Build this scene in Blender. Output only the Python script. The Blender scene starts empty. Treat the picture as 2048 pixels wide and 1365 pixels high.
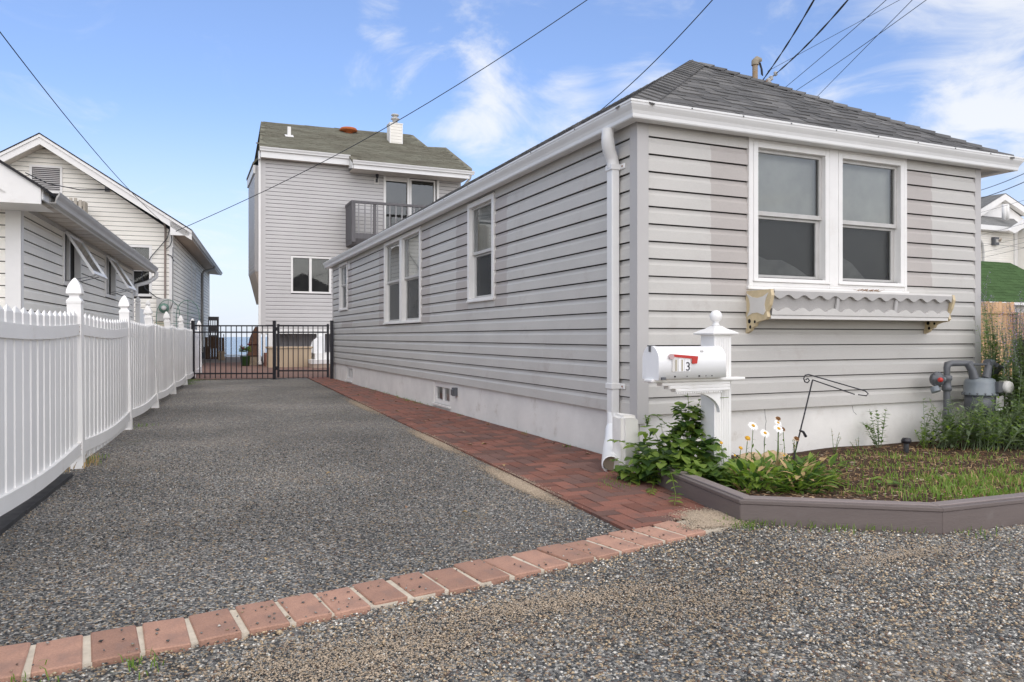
import bpy, bmesh, math, random
import numpy as np
from mathutils import noise as mnoise
from mathutils import Vector, Matrix
R = math.radians
rnd = random.Random(7)
rng = np.random.default_rng(7)
sc = bpy.context.scene
col = sc.collection

# ------------------------------------------------------------------ camera, sky, sun, exposure
cam_d = bpy.data.cameras.new('camera'); cam = bpy.data.objects.new('camera', cam_d); col.objects.link(cam)
cam_d.sensor_width = 36; cam_d.lens = 26.09; cam_d.shift_y = -0.00415
cam_d.clip_start = 0.05; cam_d.clip_end = 20000
YAW = 23.72
cam.location = (0, 0, 0.93); cam.rotation_euler = (R(90), 0, R(-YAW))
sc.camera = cam
SUN_EL, SUN_AZ = 31, 184     # elevation, direction the sun stands in (degrees clockwise from +Y)
world = bpy.data.worlds.new('World'); sc.world = world; world.use_nodes = True
wn, wl = world.node_tree.nodes, world.node_tree.links
wn.clear()
def N(tree, typ, **kw):
    n = tree.nodes.new(typ)
    for k, v in kw.items():
        if k in n.inputs: n.inputs[k].default_value = v
        else: setattr(n, k, v)
    return n
wt = world.node_tree
out = N(wt, 'ShaderNodeOutputWorld'); bg = N(wt, 'ShaderNodeBackground'); bg.inputs['Strength'].default_value = 0.104
wl.new(bg.outputs[0], out.inputs[0])
sky = N(wt, 'ShaderNodeTexSky'); sky.sky_type = 'NISHITA'; sky.sun_disc = False
sky.sun_elevation = R(SUN_EL); sky.sun_rotation = R(SUN_AZ); sky.altitude = 0; sky.air_density = 1.0; sky.dust_density = 1.2; sky.ozone_density = 2.0
tc = N(wt, 'ShaderNodeTexCoord')
def wmath(op, a, b=None, c=None):
    n = N(wt, 'ShaderNodeMath', operation=op)
    for i, v in enumerate((a, b, c)):
        if v is None: continue
        if isinstance(v, (int, float)): n.inputs[i].default_value = v
        else: wl.new(v, n.inputs[i])
    return n.outputs[0]
sep = N(wt, 'ShaderNodeSeparateXYZ'); wl.new(tc.outputs['Generated'], sep.inputs[0])
zc = wmath('MAXIMUM', sep.outputs[2], 0.0)
zz = wmath('ADD', zc, 0.22)
px_ = wmath('DIVIDE', sep.outputs[0], zz); py_ = wmath('DIVIDE', sep.outputs[1], zz)
cmb = N(wt, 'ShaderNodeCombineXYZ'); wl.new(px_, cmb.inputs[0]); wl.new(py_, cmb.inputs[1])
cn = N(wt, 'ShaderNodeTexNoise'); cn.inputs['Scale'].default_value = 2.6; cn.inputs['Detail'].default_value = 10; cn.inputs['Roughness'].default_value = 0.60; cn.inputs['Distortion'].default_value = 0.9
wl.new(cmb.outputs[0], cn.inputs['Vector'])
cn2 = N(wt, 'ShaderNodeTexNoise'); cn2.inputs['Scale'].default_value = 0.75; cn2.inputs['Detail'].default_value = 3
mp2 = N(wt, 'ShaderNodeMapping'); mp2.inputs['Location'].default_value = (3.1, 7.7, 0); mp2.inputs['Rotation'].default_value = (0, 0, 0.5); mp2.inputs['Scale'].default_value = (0.5, 1.4, 1)
wl.new(cmb.outputs[0], mp2.inputs[0]); wl.new(mp2.outputs[0], cn2.inputs['Vector'])
cov = wmath('ADD', wmath('MULTIPLY', cn.outputs[0], 0.80), wmath('MULTIPLY', cn2.outputs[0], 0.25))
# broad cloud banks in particular directions of the sky
def cdir(px, py):
    a = (px - 1024) / 1484; b = (674 - py) / 1484; s, c = math.sin(R(YAW)), math.cos(R(YAW))
    return Vector((s + c * a, c - s * a, b)).normalized()
BANKS = [(2040, 20, 0.985, 0.9985, 0.09), (1850, 90, 0.992, 0.999, 0.05), (2010, 240, 0.994, 0.9992, 0.11), (1040, 240, 0.992, 0.9995, 0.13), (900, 170, 0.993, 0.9995, 0.09), (1230, 180, 0.994, 0.9995, 0.12),
         (765, 38, 0.9990, 0.9999, 0.12), (2250, 150, 0.98, 0.995, 0.03), (700, 150, 0.995, 0.9998, 0.07), (1330, 120, 0.996, 0.9998, 0.07), (1600, 150, 0.995, 0.9998, 0.06)]
for bx_, by_, lo, hi, amt in BANKS:
    d = cdir(bx_, by_)
    dp = N(wt, 'ShaderNodeVectorMath', operation='DOT_PRODUCT'); wl.new(tc.outputs['Generated'], dp.inputs[0]); dp.inputs[1].default_value = d
    mr = N(wt, 'ShaderNodeMapRange', interpolation_type='SMOOTHSTEP'); wl.new(dp.outputs['Value'], mr.inputs[0])
    mr.inputs[1].default_value = lo; mr.inputs[2].default_value = hi; mr.inputs[3].default_value = 0; mr.inputs[4].default_value = amt
    cov = wmath('ADD', cov, mr.outputs[0])
ovh = N(wt, 'ShaderNodeMapRange', interpolation_type='SMOOTHSTEP'); wl.new(zc, ovh.inputs[0]); ovh.inputs[1].default_value = 0.42; ovh.inputs[2].default_value = 0.8; ovh.inputs[4].default_value = 0.22
cov = wmath('ADD', cov, ovh.outputs[0])
cmask = N(wt, 'ShaderNodeMapRange', interpolation_type='SMOOTHSTEP'); wl.new(cov, cmask.inputs[0]); cmask.inputs[1].default_value = 0.545; cmask.inputs[2].default_value = 0.80
cmask.inputs[3].default_value = 0.0; cmask.inputs[4].default_value = 0.82
hz = N(wt, 'ShaderNodeMapRange', interpolation_type='SMOOTHSTEP'); wl.new(zc, hz.inputs[0]); hz.inputs[1].default_value = 0.0; hz.inputs[2].default_value = 0.30; hz.inputs[3].default_value = 0.80; hz.inputs[4].default_value = 0.0
tint = N(wt, 'ShaderNodeMix', data_type='RGBA', blend_type='MULTIPLY'); tint.inputs[0].default_value = 1
wl.new(sky.outputs[0], tint.inputs[6]); tint.inputs[7].default_value = (0.62, 0.64, 0.72, 1)
lift = N(wt, 'ShaderNodeMix', data_type='RGBA', blend_type='ADD'); lift.inputs[0].default_value = 1
wl.new(tint.outputs[2], lift.inputs[6]); lift.inputs[7].default_value = (0.42, 0.62, 1.25, 1)
m1 = N(wt, 'ShaderNodeMix', data_type='RGBA'); wl.new(hz.outputs[0], m1.inputs[0]); wl.new(lift.outputs[2], m1.inputs[6]); m1.inputs[7].default_value = (4.1, 4.4, 4.9, 1)
m2 = N(wt, 'ShaderNodeMix', data_type='RGBA'); wl.new(cmask.outputs[0], m2.inputs[0]); wl.new(m1.outputs[2], m2.inputs[6]); m2.inputs[7].default_value = (4.75, 4.8, 4.85, 1)
wl.new(m2.outputs[2], bg.inputs['Color'])
sun_d = bpy.data.lights.new('sun', 'SUN'); sun = bpy.data.objects.new('sun', sun_d); col.objects.link(sun)
sun_d.energy = 1.5; sun_d.angle = R(135); sun_d.color = (1.0, 0.91, 0.745)
sv = Vector((math.sin(R(SUN_AZ)) * math.cos(R(SUN_EL)), math.cos(R(SUN_AZ)) * math.cos(R(SUN_EL)), math.sin(R(SUN_EL))))
sun.rotation_euler = sv.to_track_quat('Z', 'Y').to_euler()
vs = sc.view_settings
vs.view_transform = 'Standard'; vs.look = 'None'; vs.exposure = 1.02; vs.gamma = 1.0; vs.use_curve_mapping = False
sc.render.engine = 'CYCLES'
sc.cycles.max_bounces = 6; sc.cycles.transparent_max_bounces = 8; sc.cycles.use_denoising = True

# ------------------------------------------------------------------ helpers
def tag(o, label=None, cat=None, group=None, kind=None):
    if label: o['label'] = label
    if cat: o['category'] = cat
    if group: o['group'] = group
    if kind: o['kind'] = kind
    return o
def thing(name, loc, label, cat, group=None, rotz=0):
    o = bpy.data.objects.new(name, None); col.objects.link(o); o.location = loc; o.rotation_euler = (0, 0, rotz)
    o.empty_display_size = 0.1
    return tag(o, label, cat, group)
def root_of(o):
    while o is not None and o.parent is not None: o = o.parent
    return o
class MB:
    """collects faces of one mesh; coordinates are those of the frame the root stands in (world, unless LOCAL)"""
    def __init__(s): s.v = []; s.f = []; s.m = []; s.sm = []
    def add(s, verts, faces, m=0, smooth=False):
        k = len(s.v); s.v += [tuple(p) for p in verts]
        for f in faces: s.f.append([i + k for i in f]); s.m.append(m); s.sm.append(smooth)
        return s
    def box(s, x0, x1, y0, y1, z0, z1, m=0, rot=None, piv=None):
        v = [(x0, y0, z0), (x1, y0, z0), (x1, y1, z0), (x0, y1, z0), (x0, y0, z1), (x1, y0, z1), (x1, y1, z1), (x0, y1, z1)]
        if rot is not None:
            pv = Vector(piv if piv else ((x0 + x1) / 2, (y0 + y1) / 2, (z0 + z1) / 2))
            v = [rot @ (Vector(p) - pv) + pv for p in v]
        return s.add(v, [(0, 3, 2, 1), (4, 5, 6, 7), (0, 1, 5, 4), (1, 2, 6, 5), (2, 3, 7, 6), (3, 0, 4, 7)], m)
    def quad(s, a, b, c, d, m=0): return s.add([a, b, c, d], [(0, 1, 2, 3)], m)
    def bar(s, a, b, w, h, m=0, up=(0, 0, 1)):
        a, b = Vector(a), Vector(b); d = (b - a).normalized(); up = Vector(up)
        x = d.cross(up)
        if x.length < 1e-4: x = d.cross(Vector((1, 0, 0)))
        x.normalize(); y = x.cross(d).normalized(); x *= w / 2; y *= h / 2
        v = [a - x - y, a + x - y, a + x + y, a - x + y, b - x - y, b + x - y, b + x + y, b - x + y]
        return s.add(v, [(3, 2, 1, 0), (4, 5, 6, 7), (0, 1, 5, 4), (1, 2, 6, 5), (2, 3, 7, 6), (3, 0, 4, 7)], m)
    def tube(s, pts, r, n=8, m=0, caps=True, smooth=True):
        pts = [Vector(p) for p in pts]; L = len(pts)
        rs = r if isinstance(r, (list, tuple)) else [r] * L
        vs_, ref = [], None
        for i, p in enumerate(pts):
            d = (pts[min(i + 1, L - 1)] - pts[max(i - 1, 0)]).normalized()
            if ref is None:
                ref = Vector((0, 0, 1)) if abs(d.z) < 0.9 else Vector((1, 0, 0))
            x = d.cross(ref).normalized(); y = x.cross(d).normalized(); ref = y
            for k in range(n):
                a = 2 * math.pi * k / n; vs_.append(p + x * rs[i] * math.cos(a) + y * rs[i] * math.sin(a))
        fs = [(i * n + k, i * n + (k + 1) % n, (i + 1) * n + (k + 1) % n, (i + 1) * n + k) for i in range(L - 1) for k in range(n)]
        s.add(vs_, fs, m, smooth)
        if caps: s.add(vs_[:n], [tuple(range(n))[::-1]], m); s.add(vs_[-n:], [tuple(range(n))], m)
        return s
    def lathe(s, prof, cx=0, cy=0, n=16, m=0, smooth=True, sq=False, mat=None):
        vs_ = []
        for r, z in prof:
            for k in range(n):
                a = 2 * math.pi * (k + (0.5 if n == 4 else 0)) / n
                p = Vector((cx + r * math.cos(a), cy + r * math.sin(a), z))
                vs_.append(mat @ p if mat else p)
        L = len(prof)
        fs = [(i * n + k, i * n + (k + 1) % n, (i + 1) * n + (k + 1) % n, (i + 1) * n + k) for i in range(L - 1) for k in range(n)]
        fs.append(tuple(range(n))[::-1]); fs.append(tuple(range((L - 1) * n, L * n)))
        return s.add(vs_, fs, m, smooth)
    def prism(s, poly, a, b, m=0):
        """extrude a closed 3-D polygon from offset a to offset b (vectors)"""
        a, b = Vector(a), Vector(b); n = len(poly); P_ = [Vector(p) for p in poly]
        v = [p + a for p in P_] + [p + b for p in P_]
        fs = [tuple(range(n))[::-1], tuple(range(n, 2 * n))] + [(i, (i + 1) % n, n + (i + 1) % n, n + i) for i in range(n)]
        return s.add(v, fs, m)
    def build(s, name, mats, parent=None, local=False, bevel=0, recalc=True):
        if not isinstance(mats, (list, tuple)): mats = [mats]
        me = bpy.data.meshes.new(name)
        V_ = s.v
        if parent is not None and not local:
            r = root_of(parent); off = r.location; c, sn = math.cos(-r.rotation_euler.z), math.sin(-r.rotation_euler.z)
            V_ = [((x - off.x) * c - (y - off.y) * sn, (x - off.x) * sn + (y - off.y) * c, z - off.z) for x, y, z in V_]
        me.from_pydata(V_, [], s.f)
        for m_ in mats: me.materials.append(m_)
        me.polygons.foreach_set('material_index', s.m); me.polygons.foreach_set('use_smooth', s.sm)
        if recalc:
            bm = bmesh.new(); bm.from_mesh(me); bmesh.ops.recalc_face_normals(bm, faces=bm.faces)
            if bevel: bmesh.ops.bevel(bm, geom=bm.edges[:], offset=bevel, segments=1, affect='EDGES', clamp_overlap=True)
            bm.to_mesh(me); bm.free()
        o = bpy.data.objects.new(name, me); col.objects.link(o)
        if parent is not None: o.parent = parent
        return o
def inst(name, me, parent, loc, rot=(0, 0, 0), scale=(1, 1, 1)):
    o = bpy.data.objects.new(name, me); col.objects.link(o); o.parent = parent; o.location = loc; o.rotation_euler = rot; o.scale = scale
    return o
def copy_tree(src, **kw):
    c = src.copy(); col.objects.link(c)
    for ch in list(src.children):
        d = ch.copy(); col.objects.link(d); d.parent = c
        for g in list(ch.children):
            e = g.copy(); col.objects.link(e); e.parent = d
    return c

# ------------------------------------------------------------------ materials
def rgb(r, g, b): return (r, g, b, 1)
def mat(name, c, rough=0.6, spec=0.4, var=0.0, vscale=3.0, c2=None, bump=0.0, bscale=60.0, metal=0.0, stretch=None, rnd_obj=0.0, fine=0.0, fscale=200, coat=0.0, grime=None):
    m = bpy.data.materials.new(name); m.use_nodes = True; t = m.node_tree; b = t.nodes['Principled BSDF']; L = t.links
    b.inputs['Roughness'].default_value = rough; b.inputs['Specular IOR Level'].default_value = spec; b.inputs['Metallic'].default_value = metal
    b.inputs['Coat Weight'].default_value = coat
    tcn = N(t, 'ShaderNodeTexCoord'); mp = N(t, 'ShaderNodeMapping'); L.new(tcn.outputs['Object'], mp.inputs[0])
    if stretch: mp.inputs['Scale'].default_value = stretch
    cur = None
    base = N(t, 'ShaderNodeRGB'); base.outputs[0].default_value = rgb(*c); cur = base.outputs[0]
    if var > 0 or c2:
        nz = N(t, 'ShaderNodeTexNoise'); nz.inputs['Scale'].default_value = vscale; nz.inputs['Detail'].default_value = 6; nz.inputs['Roughness'].default_value = 0.6
        L.new(mp.outputs[0], nz.inputs['Vector'])
        rp = N(t, 'ShaderNodeMapRange'); L.new(nz.outputs[0], rp.inputs[0]); rp.inputs[1].default_value = 0.32; rp.inputs[2].default_value = 0.68
        mx = N(t, 'ShaderNodeMix', data_type='RGBA'); L.new(rp.outputs[0], mx.inputs[0])
        d = c2 if c2 else tuple(x * (1 - var) for x in c); u = c if c2 else tuple(min(1, x * (1 + var * 0.6)) for x in c)
        mx.inputs[6].default_value = rgb(*u); mx.inputs[7].default_value = rgb(*d); cur = mx.outputs[2]
    if fine > 0:
        nf = N(t, 'ShaderNodeTexNoise'); nf.inputs['Scale'].default_value = fscale; nf.inputs['Detail'].default_value = 3; L.new(mp.outputs[0], nf.inputs['Vector'])
        rf = N(t, 'ShaderNodeMapRange'); L.new(nf.outputs[0], rf.inputs[0]); rf.inputs[1].default_value = 0.3; rf.inputs[2].default_value = 0.7; rf.inputs[3].default_value = 1 - fine; rf.inputs[4].default_value = 1 + fine
        mf = N(t, 'ShaderNodeMix', data_type='RGBA', blend_type='MULTIPLY'); mf.inputs[0].default_value = 1; L.new(cur, mf.inputs[6]); L.new(rf.outputs[0], mf.inputs[7]); cur = mf.outputs[2]
    if rnd_obj > 0:
        oi = N(t, 'ShaderNodeObjectInfo'); ro = N(t, 'ShaderNodeMapRange'); L.new(oi.outputs['Random'], ro.inputs[0]); ro.inputs[3].default_value = 1 - rnd_obj; ro.inputs[4].default_value = 1 + rnd_obj
        mo = N(t, 'ShaderNodeMix', data_type='RGBA', blend_type='MULTIPLY'); mo.inputs[0].default_value = 1; L.new(cur, mo.inputs[6]); L.new(ro.outputs[0], mo.inputs[7]); cur = mo.outputs[2]
    if grime:   # stains: (colour, scale, threshold, amount)
        gn = N(t, 'ShaderNodeTexNoise'); gn.inputs['Scale'].default_value = grime[1]; gn.inputs['Detail'].default_value = 8; gn.inputs['Roughness'].default_value = 0.7; L.new(tcn.outputs['Object'], gn.inputs['Vector'])
        gr = N(t, 'ShaderNodeMapRange', interpolation_type='SMOOTHSTEP'); L.new(gn.outputs[0], gr.inputs[0]); gr.inputs[1].default_value = grime[2]; gr.inputs[2].default_value = grime[2] + 0.2; gr.inputs[4].default_value = grime[3]
        mg = N(t, 'ShaderNodeMix', data_type='RGBA'); L.new(gr.outputs[0], mg.inputs[0]); L.new(cur, mg.inputs[6]); mg.inputs[7].default_value = rgb(*grime[0]); cur = mg.outputs[2]
    L.new(cur, b.inputs['Base Color'])
    if bump > 0:
        nb = N(t, 'ShaderNodeTexNoise'); nb.inputs['Scale'].default_value = bscale; nb.inputs['Detail'].default_value = 5; L.new(mp.outputs[0], nb.inputs['Vector'])
        bp = N(t, 'ShaderNodeBump'); bp.inputs['Strength'].default_value = bump; bp.inputs['Distance'].default_value = 0.004; L.new(nb.outputs[0], bp.inputs['Height']); L.new(bp.outputs[0], b.inputs['Normal'])
    return m
M = {}
M['siding'] = mat('grey_vinyl', (0.520, 0.502, 0.470), 0.5, 0.35, var=0.06, vscale=1.3, stretch=(1, 1, 2.5), fine=0.03, fscale=90, bump=0.12, bscale=60, grime=((0.36, 0.31, 0.28), 2.2, 0.54, 0.42))
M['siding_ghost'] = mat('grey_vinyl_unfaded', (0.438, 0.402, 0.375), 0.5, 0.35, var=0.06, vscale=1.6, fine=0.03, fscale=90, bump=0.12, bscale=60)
M['siding_white'] = mat('white_vinyl', (0.82, 0.79, 0.72), 0.5, 0.35, var=0.05, vscale=1.5, fine=0.03, fscale=60, grime=((0.55, 0.50, 0.43), 1.3, 0.55, 0.4))
M['siding_rear'] = mat('pale_grey_vinyl', (0.515, 0.50, 0.49), 0.5, 0.3, var=0.05, vscale=1.0, fine=0.03, fscale=50)
M['backing'] = mat('shadow_dark_sheathing', (0.05, 0.047, 0.045), 0.9, 0.1)  # darkened so the gaps between siding courses read as shadow lines
M['corner'] = mat('corner_trim_vinyl', (0.475, 0.458, 0.445), 0.5, 0.35, var=0.04, vscale=2, bump=0.1, bscale=40)
M['trim'] = mat('white_trim', (0.76, 0.745, 0.72), 0.42, 0.4, var=0.05, vscale=4, grime=((0.60, 0.55, 0.50), 3.0, 0.58, 0.5))
M['soffit'] = mat('aged_soffit', (0.62, 0.57, 0.51), 0.6, 0.3, var=0.10, vscale=6, grime=((0.38, 0.30, 0.24), 5.0, 0.56, 0.5))
M['gutter'] = mat('white_gutter_metal', (0.74, 0.735, 0.72), 0.35, 0.5, var=0.04, vscale=2.5, grime=((0.55, 0.52, 0.47), 6, 0.60, 0.4))
M['vinyl'] = mat('white_fence_vinyl', (0.84, 0.825, 0.80), 0.35, 0.45, var=0.04, vscale=3, rnd_obj=.03, grime=((0.58, 0.54, 0.47), 5.0, 0.57, 0.5))
M['white_paint'] = mat('white_glossy_paint', (0.84, 0.84, 0.84), 0.3, 0.5, var=0.02, grime=((0.66, 0.64, 0.6), 9, 0.64, 0.4))
M['foundation'] = mat('painted_concrete', (0.76, 0.74, 0.70), 0.8, 0.2, var=0.09, vscale=2.2, bump=0.8, bscale=14, grime=((0.46, 0.41, 0.34), 3.6, 0.55, 0.65))
M['shingle_a'] = mat('grey_shingle', (0.118, 0.116, 0.115), 0.95, 0.15, var=0.12, vscale=8, fine=0.25, fscale=260, bump=0.6, bscale=260, rnd_obj=0.14)
M['shingle_b'] = mat('pale_grey_shingle', (0.160, 0.156, 0.153), 0.95, 0.15, var=0.12, vscale=8, fine=0.25, fscale=260, bump=0.6, bscale=260, rnd_obj=0.12)
M['shingle_dark'] = mat('shingle_underlay', (0.035, 0.034, 0.036), 0.95, 0.1)
M['shingle_green'] = mat('olive_shingle', (0.185, 0.182, 0.142), 0.95, 0.1, c2=(0.125, 0.115, 0.088), vscale=2.2, fine=0.2, fscale=40, rnd_obj=0.20, stretch=(0.4, 1, 1))
M['shingle_grey_far'] = mat('far_grey_shingle', (0.20, 0.20, 0.195), 0.95, 0.1, var=0.2, vscale=4, fine=0.2, fscale=30, rnd_obj=0.15)
M['green_roof'] = mat('green_shingle', (0.060, 0.105, 0.040), 0.9, 0.1, var=0.2, vscale=3, fine=0.2, fscale=30, rnd_obj=0.12)
M['black_metal'] = mat('black_powdercoat', (0.014, 0.013, 0.018), 0.35, 0.5)
M['wire'] = mat('cable_rubber', (0.03, 0.035, 0.045), 0.6, 0.3)
M['planter'] = mat('taupe_composite', (0.15, 0.122, 0.113), 0.5, 0.35, var=0.07, vscale=3, bump=0.35, bscale=30, stretch=(1, 1, 8), fine=0.05, fscale=60, grime=((0.22, 0.2, 0.19), 5, 0.60, 0.5))
M['planter_top'] = mat('taupe_composite_cap', (0.24, 0.20, 0.19), 0.55, 0.3, var=0.1, vscale=4, bump=0.25, bscale=40, fine=0.05, fscale=90)
M['glass'] = None
M['brown_wood'] = mat('weathered_brown_wood', (0.10, 0.065, 0.045), 0.85, 0.1, var=0.25, vscale=5, stretch=(4, 4, 0.6), fine=0.1, fscale=60)
M['grey_wood'] = mat('grey_stained_wood', (0.13, 0.125, 0.13), 0.7, 0.2, var=0.15, vscale=5, stretch=(4, 4, 0.6))
M['grey_wood_light'] = mat('grey_stained_rail', (0.27, 0.265, 0.27), 0.7, 0.2, var=0.15, vscale=5)
M['cedar'] = mat('cedar_board', (0.56, 0.36, 0.21), 0.75, 0.2, var=0.2, vscale=4, stretch=(6, 6, 0.7), fine=0.08, fscale=50, rnd_obj=0.16)
M['red_metal'] = mat('red_plastic', (0.48, 0.03, 0.022), 0.35, 0.5)
M['cream'] = mat('aged_cream_metal', (0.60, 0.49, 0.31), 0.5, 0.4, var=0.15, vscale=14, grime=((0.30, 0.19, 0.09), 20, 0.60, 0.6))
M['box_metal'] = mat('pale_grey_enamel', (0.50, 0.485, 0.47), 0.45, 0.4, var=0.04, vscale=6, fine=0.04, fscale=150)
M['box_pale'] = mat('off_white_enamel', (0.66, 0.64, 0.61), 0.45, 0.4, var=0.05, vscale=6)
M['rust'] = mat('rusted_steel', (0.24, 0.10, 0.045), 0.85, 0.2, c2=(0.36, 0.28, 0.20), vscale=14)
M['pipe_steel'] = mat('galvanised_pipe', (0.34, 0.20, 0.09), 0.7, 0.3, c2=(0.30, 0.27, 0.22), vscale=9)
M['gas_grey'] = mat('grey_meter_enamel', (0.10, 0.105, 0.115), 0.4, 0.5, var=0.12, vscale=10)
M['gas_light'] = mat('meter_cover_enamel', (0.19, 0.215, 0.235), 0.3, 0.5, var=0.1, vscale=10)
M['brick_red'] = mat('red_paver', (0.25, 0.105, 0.075), 0.85, 0.2, c2=(0.185, 0.095, 0.075), vscale=5, fine=0.18, fscale=170, bump=0.5, bscale=90, rnd_obj=0.20, grime=((0.10, 0.075, 0.07), 9, 0.54, 0.5))
M['brick_dark'] = mat('dark_paver', (0.185, 0.100, 0.08), 0.85, 0.2, c2=(0.145, 0.088, 0.075), vscale=5, fine=0.18, fscale=170, bump=0.5, bscale=90, rnd_obj=0.2, grime=((0.17, 0.10, 0.09), 8, 0.54, 0.4))
M['edge_brick'] = mat('salmon_paver', (0.44, 0.255, 0.185), 0.8, 0.2, c2=(0.35, 0.205, 0.155), vscale=7, fine=0.12, fscale=190, bump=0.5, bscale=150, rnd_obj=0.16, grime=((0.26, 0.18, 0.15), 12, 0.50, 0.6))
M['mortar'] = mat('cream_mortar', (0.60, 0.53, 0.43), 0.9, 0.1, var=0.15, vscale=20, bump=0.5, bscale=90, grime=((0.3, 0.26, 0.2), 12, 0.55, 0.5))
M['sandjoint'] = mat('sandy_soil', (0.05, 0.034, 0.028), 0.95, 0.1, var=0.3, vscale=20, bump=0.6, bscale=120)
M['sand'] = mat('pale_sand', (0.36, 0.285, 0.205), 0.95, 0.1, var=0.2, vscale=12, fine=0.15, fscale=220, bump=0.5, bscale=150)
M['soil'] = mat('dark_soil', (0.085, 0.055, 0.038), 0.95, 0.1, c2=(0.05, 0.033, 0.025), vscale=14, bump=1.0, bscale=60)
M['deckbox'] = mat('tan_resin', (0.46, 0.36, 0.25), 0.55, 0.3, var=0.04)
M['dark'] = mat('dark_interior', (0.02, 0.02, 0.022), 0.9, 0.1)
M['shade'] = mat('roller_shade_cloth', (0.40, 0.41, 0.38), 0.9, 0.1, c2=(0.28, 0.29, 0.27), vscale=2.5)
M['room_dark'] = mat('dark_room_beyond_screen', (0.035, 0.034, 0.033), 0.9, 0.1, c2=(0.065, 0.063, 0.060), vscale=2.2)  # near-black tone stands in for the unlit room behind the glass
M['black_tar'] = mat('black_edging', (0.055, 0.054, 0.055), 0.8, 0.2, var=0.3, vscale=12)
def veined(name, c, c2, rough=0.5, trans=0.35, vscale=30):
    m = mat(name, c, rough, 0.3, c2=c2, vscale=vscale, rnd_obj=0.1)
    t = m.node_tree; b = t.nodes['Principled BSDF']; o = [n for n in t.nodes if n.type == 'OUTPUT_MATERIAL'][0]
    tr = N(t, 'ShaderNodeBsdfTranslucent'); tr.inputs[0].default_value = rgb(c[0] * 1.6, c[1] * 1.8, c[2] * 1.0)
    mx = N(t, 'ShaderNodeMixShader'); mx.inputs[0].default_value = trans
    t.links.new(b.outputs[0], mx.inputs[1]); t.links.new(tr.outputs[0], mx.inputs[2]); t.links.new(mx.outputs[0], o.inputs[0])
    return m
M['leaf'] = veined('mid_green_leaf', (0.125, 0.20, 0.038), (0.07, 0.135, 0.028))
M['leaf_light'] = veined('light_green_leaf', (0.24, 0.32, 0.06), (0.15, 0.24, 0.045))
M['leaf_dark'] = veined('dark_green_leaf', (0.040, 0.085, 0.022), (0.028, 0.055, 0.018))
M['leaf_grey'] = veined('sage_green_leaf', (0.27, 0.32, 0.21), (0.16, 0.22, 0.12))
M['grass'] = veined('lawn_green_blade', (0.15, 0.26, 0.04), (0.20, 0.27, 0.06))
M['straw'] = mat('dry_straw', (0.42, 0.30, 0.15), 0.9, 0.1, var=0.3, vscale=20)
M['petal'] = mat('white_petal', (0.85, 0.84, 0.82), 0.5, 0.3)
M['petal_faded'] = mat('faded_petal', (0.72, 0.55, 0.38), 0.6, 0.2)
M['disc'] = mat('yellow_disc', (0.60, 0.33, 0.04), 0.8, 0.1, fine=0.2, fscale=400)
M['disc_brown'] = mat('brown_disc', (0.16, 0.075, 0.03), 0.8, 0.1, fine=0.2, fscale=400)
M['purple'] = mat('lavender_flower', (0.34, 0.27, 0.46), 0.7, 0.2, rnd_obj=0.1, var=0.2, vscale=30)
M['pink'] = mat('magenta_petal', (0.50, 0.03, 0.12), 0.6, 0.2)
M['rock'] = mat('tan_rock', (0.62, 0.47, 0.30), 0.85, 0.1, c2=(0.42, 0.30, 0.18), vscale=6, bump=0.6, bscale=30)
M['rust_orange'] = mat('copper_orange_vent', (0.50, 0.13, 0.035), 0.6, 0.3, c2=(0.33, 0.10, 0.04), vscale=8)
M['green_glass'] = mat('meter_green', (0.10, 0.19, 0.15), 0.2, 0.6)
M['darkred'] = mat('dark_red_stained_post', (0.055, 0.014, 0.012), 0.7, 0.2, var=0.3, vscale=8)
M['gutter_grey'] = mat('aged_grey_gutter', (0.46, 0.45, 0.43), 0.45, 0.4, var=0.08, vscale=4, grime=((0.25, 0.23, 0.2), 4, 0.58, 0.5))
M['soffit_tan'] = mat('tan_soffit', (0.50, 0.43, 0.36), 0.7, 0.2, var=0.1, vscale=5)

def glass_mat(name, dark=0.35, rough=0.05, refl=1.7):
    m = bpy.data.materials.new(name); m.use_nodes = True; t = m.node_tree; t.nodes.clear()
    o = N(t, 'ShaderNodeOutputMaterial'); tr = N(t, 'ShaderNodeBsdfTransparent'); tr.inputs[0].default_value = rgb(1 - dark, 1 - dark * 0.95, 1 - dark)
    gl = N(t, 'ShaderNodeBsdfGlossy'); gl.inputs['Roughness'].default_value = rough; gl.inputs[0].default_value = rgb(0.9, 0.93, 0.95)
    lw = N(t, 'ShaderNodeFresnel'); lw.inputs[0].default_value = 1.5
    ml = N(t, 'ShaderNodeMath', operation='MULTIPLY_ADD'); t.links.new(lw.outputs[0], ml.inputs[0]); ml.inputs[1].default_value = refl; ml.inputs[2].default_value = 0.01; ml.use_clamp = True
    mx = N(t, 'ShaderNodeMixShader'); t.links.new(ml.outputs[0], mx.inputs[0]); t.links.new(tr.outputs[0], mx.inputs[1]); t.links.new(gl.outputs[0], mx.inputs[2]); t.links.new(mx.outputs[0], o.inputs[0])
    return m
M['glass'] = glass_mat('window_glass', 0.12, 0.03)
M['screen_glass'] = glass_mat('screened_glass', 0.30, 0.35, 0.8)

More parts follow.
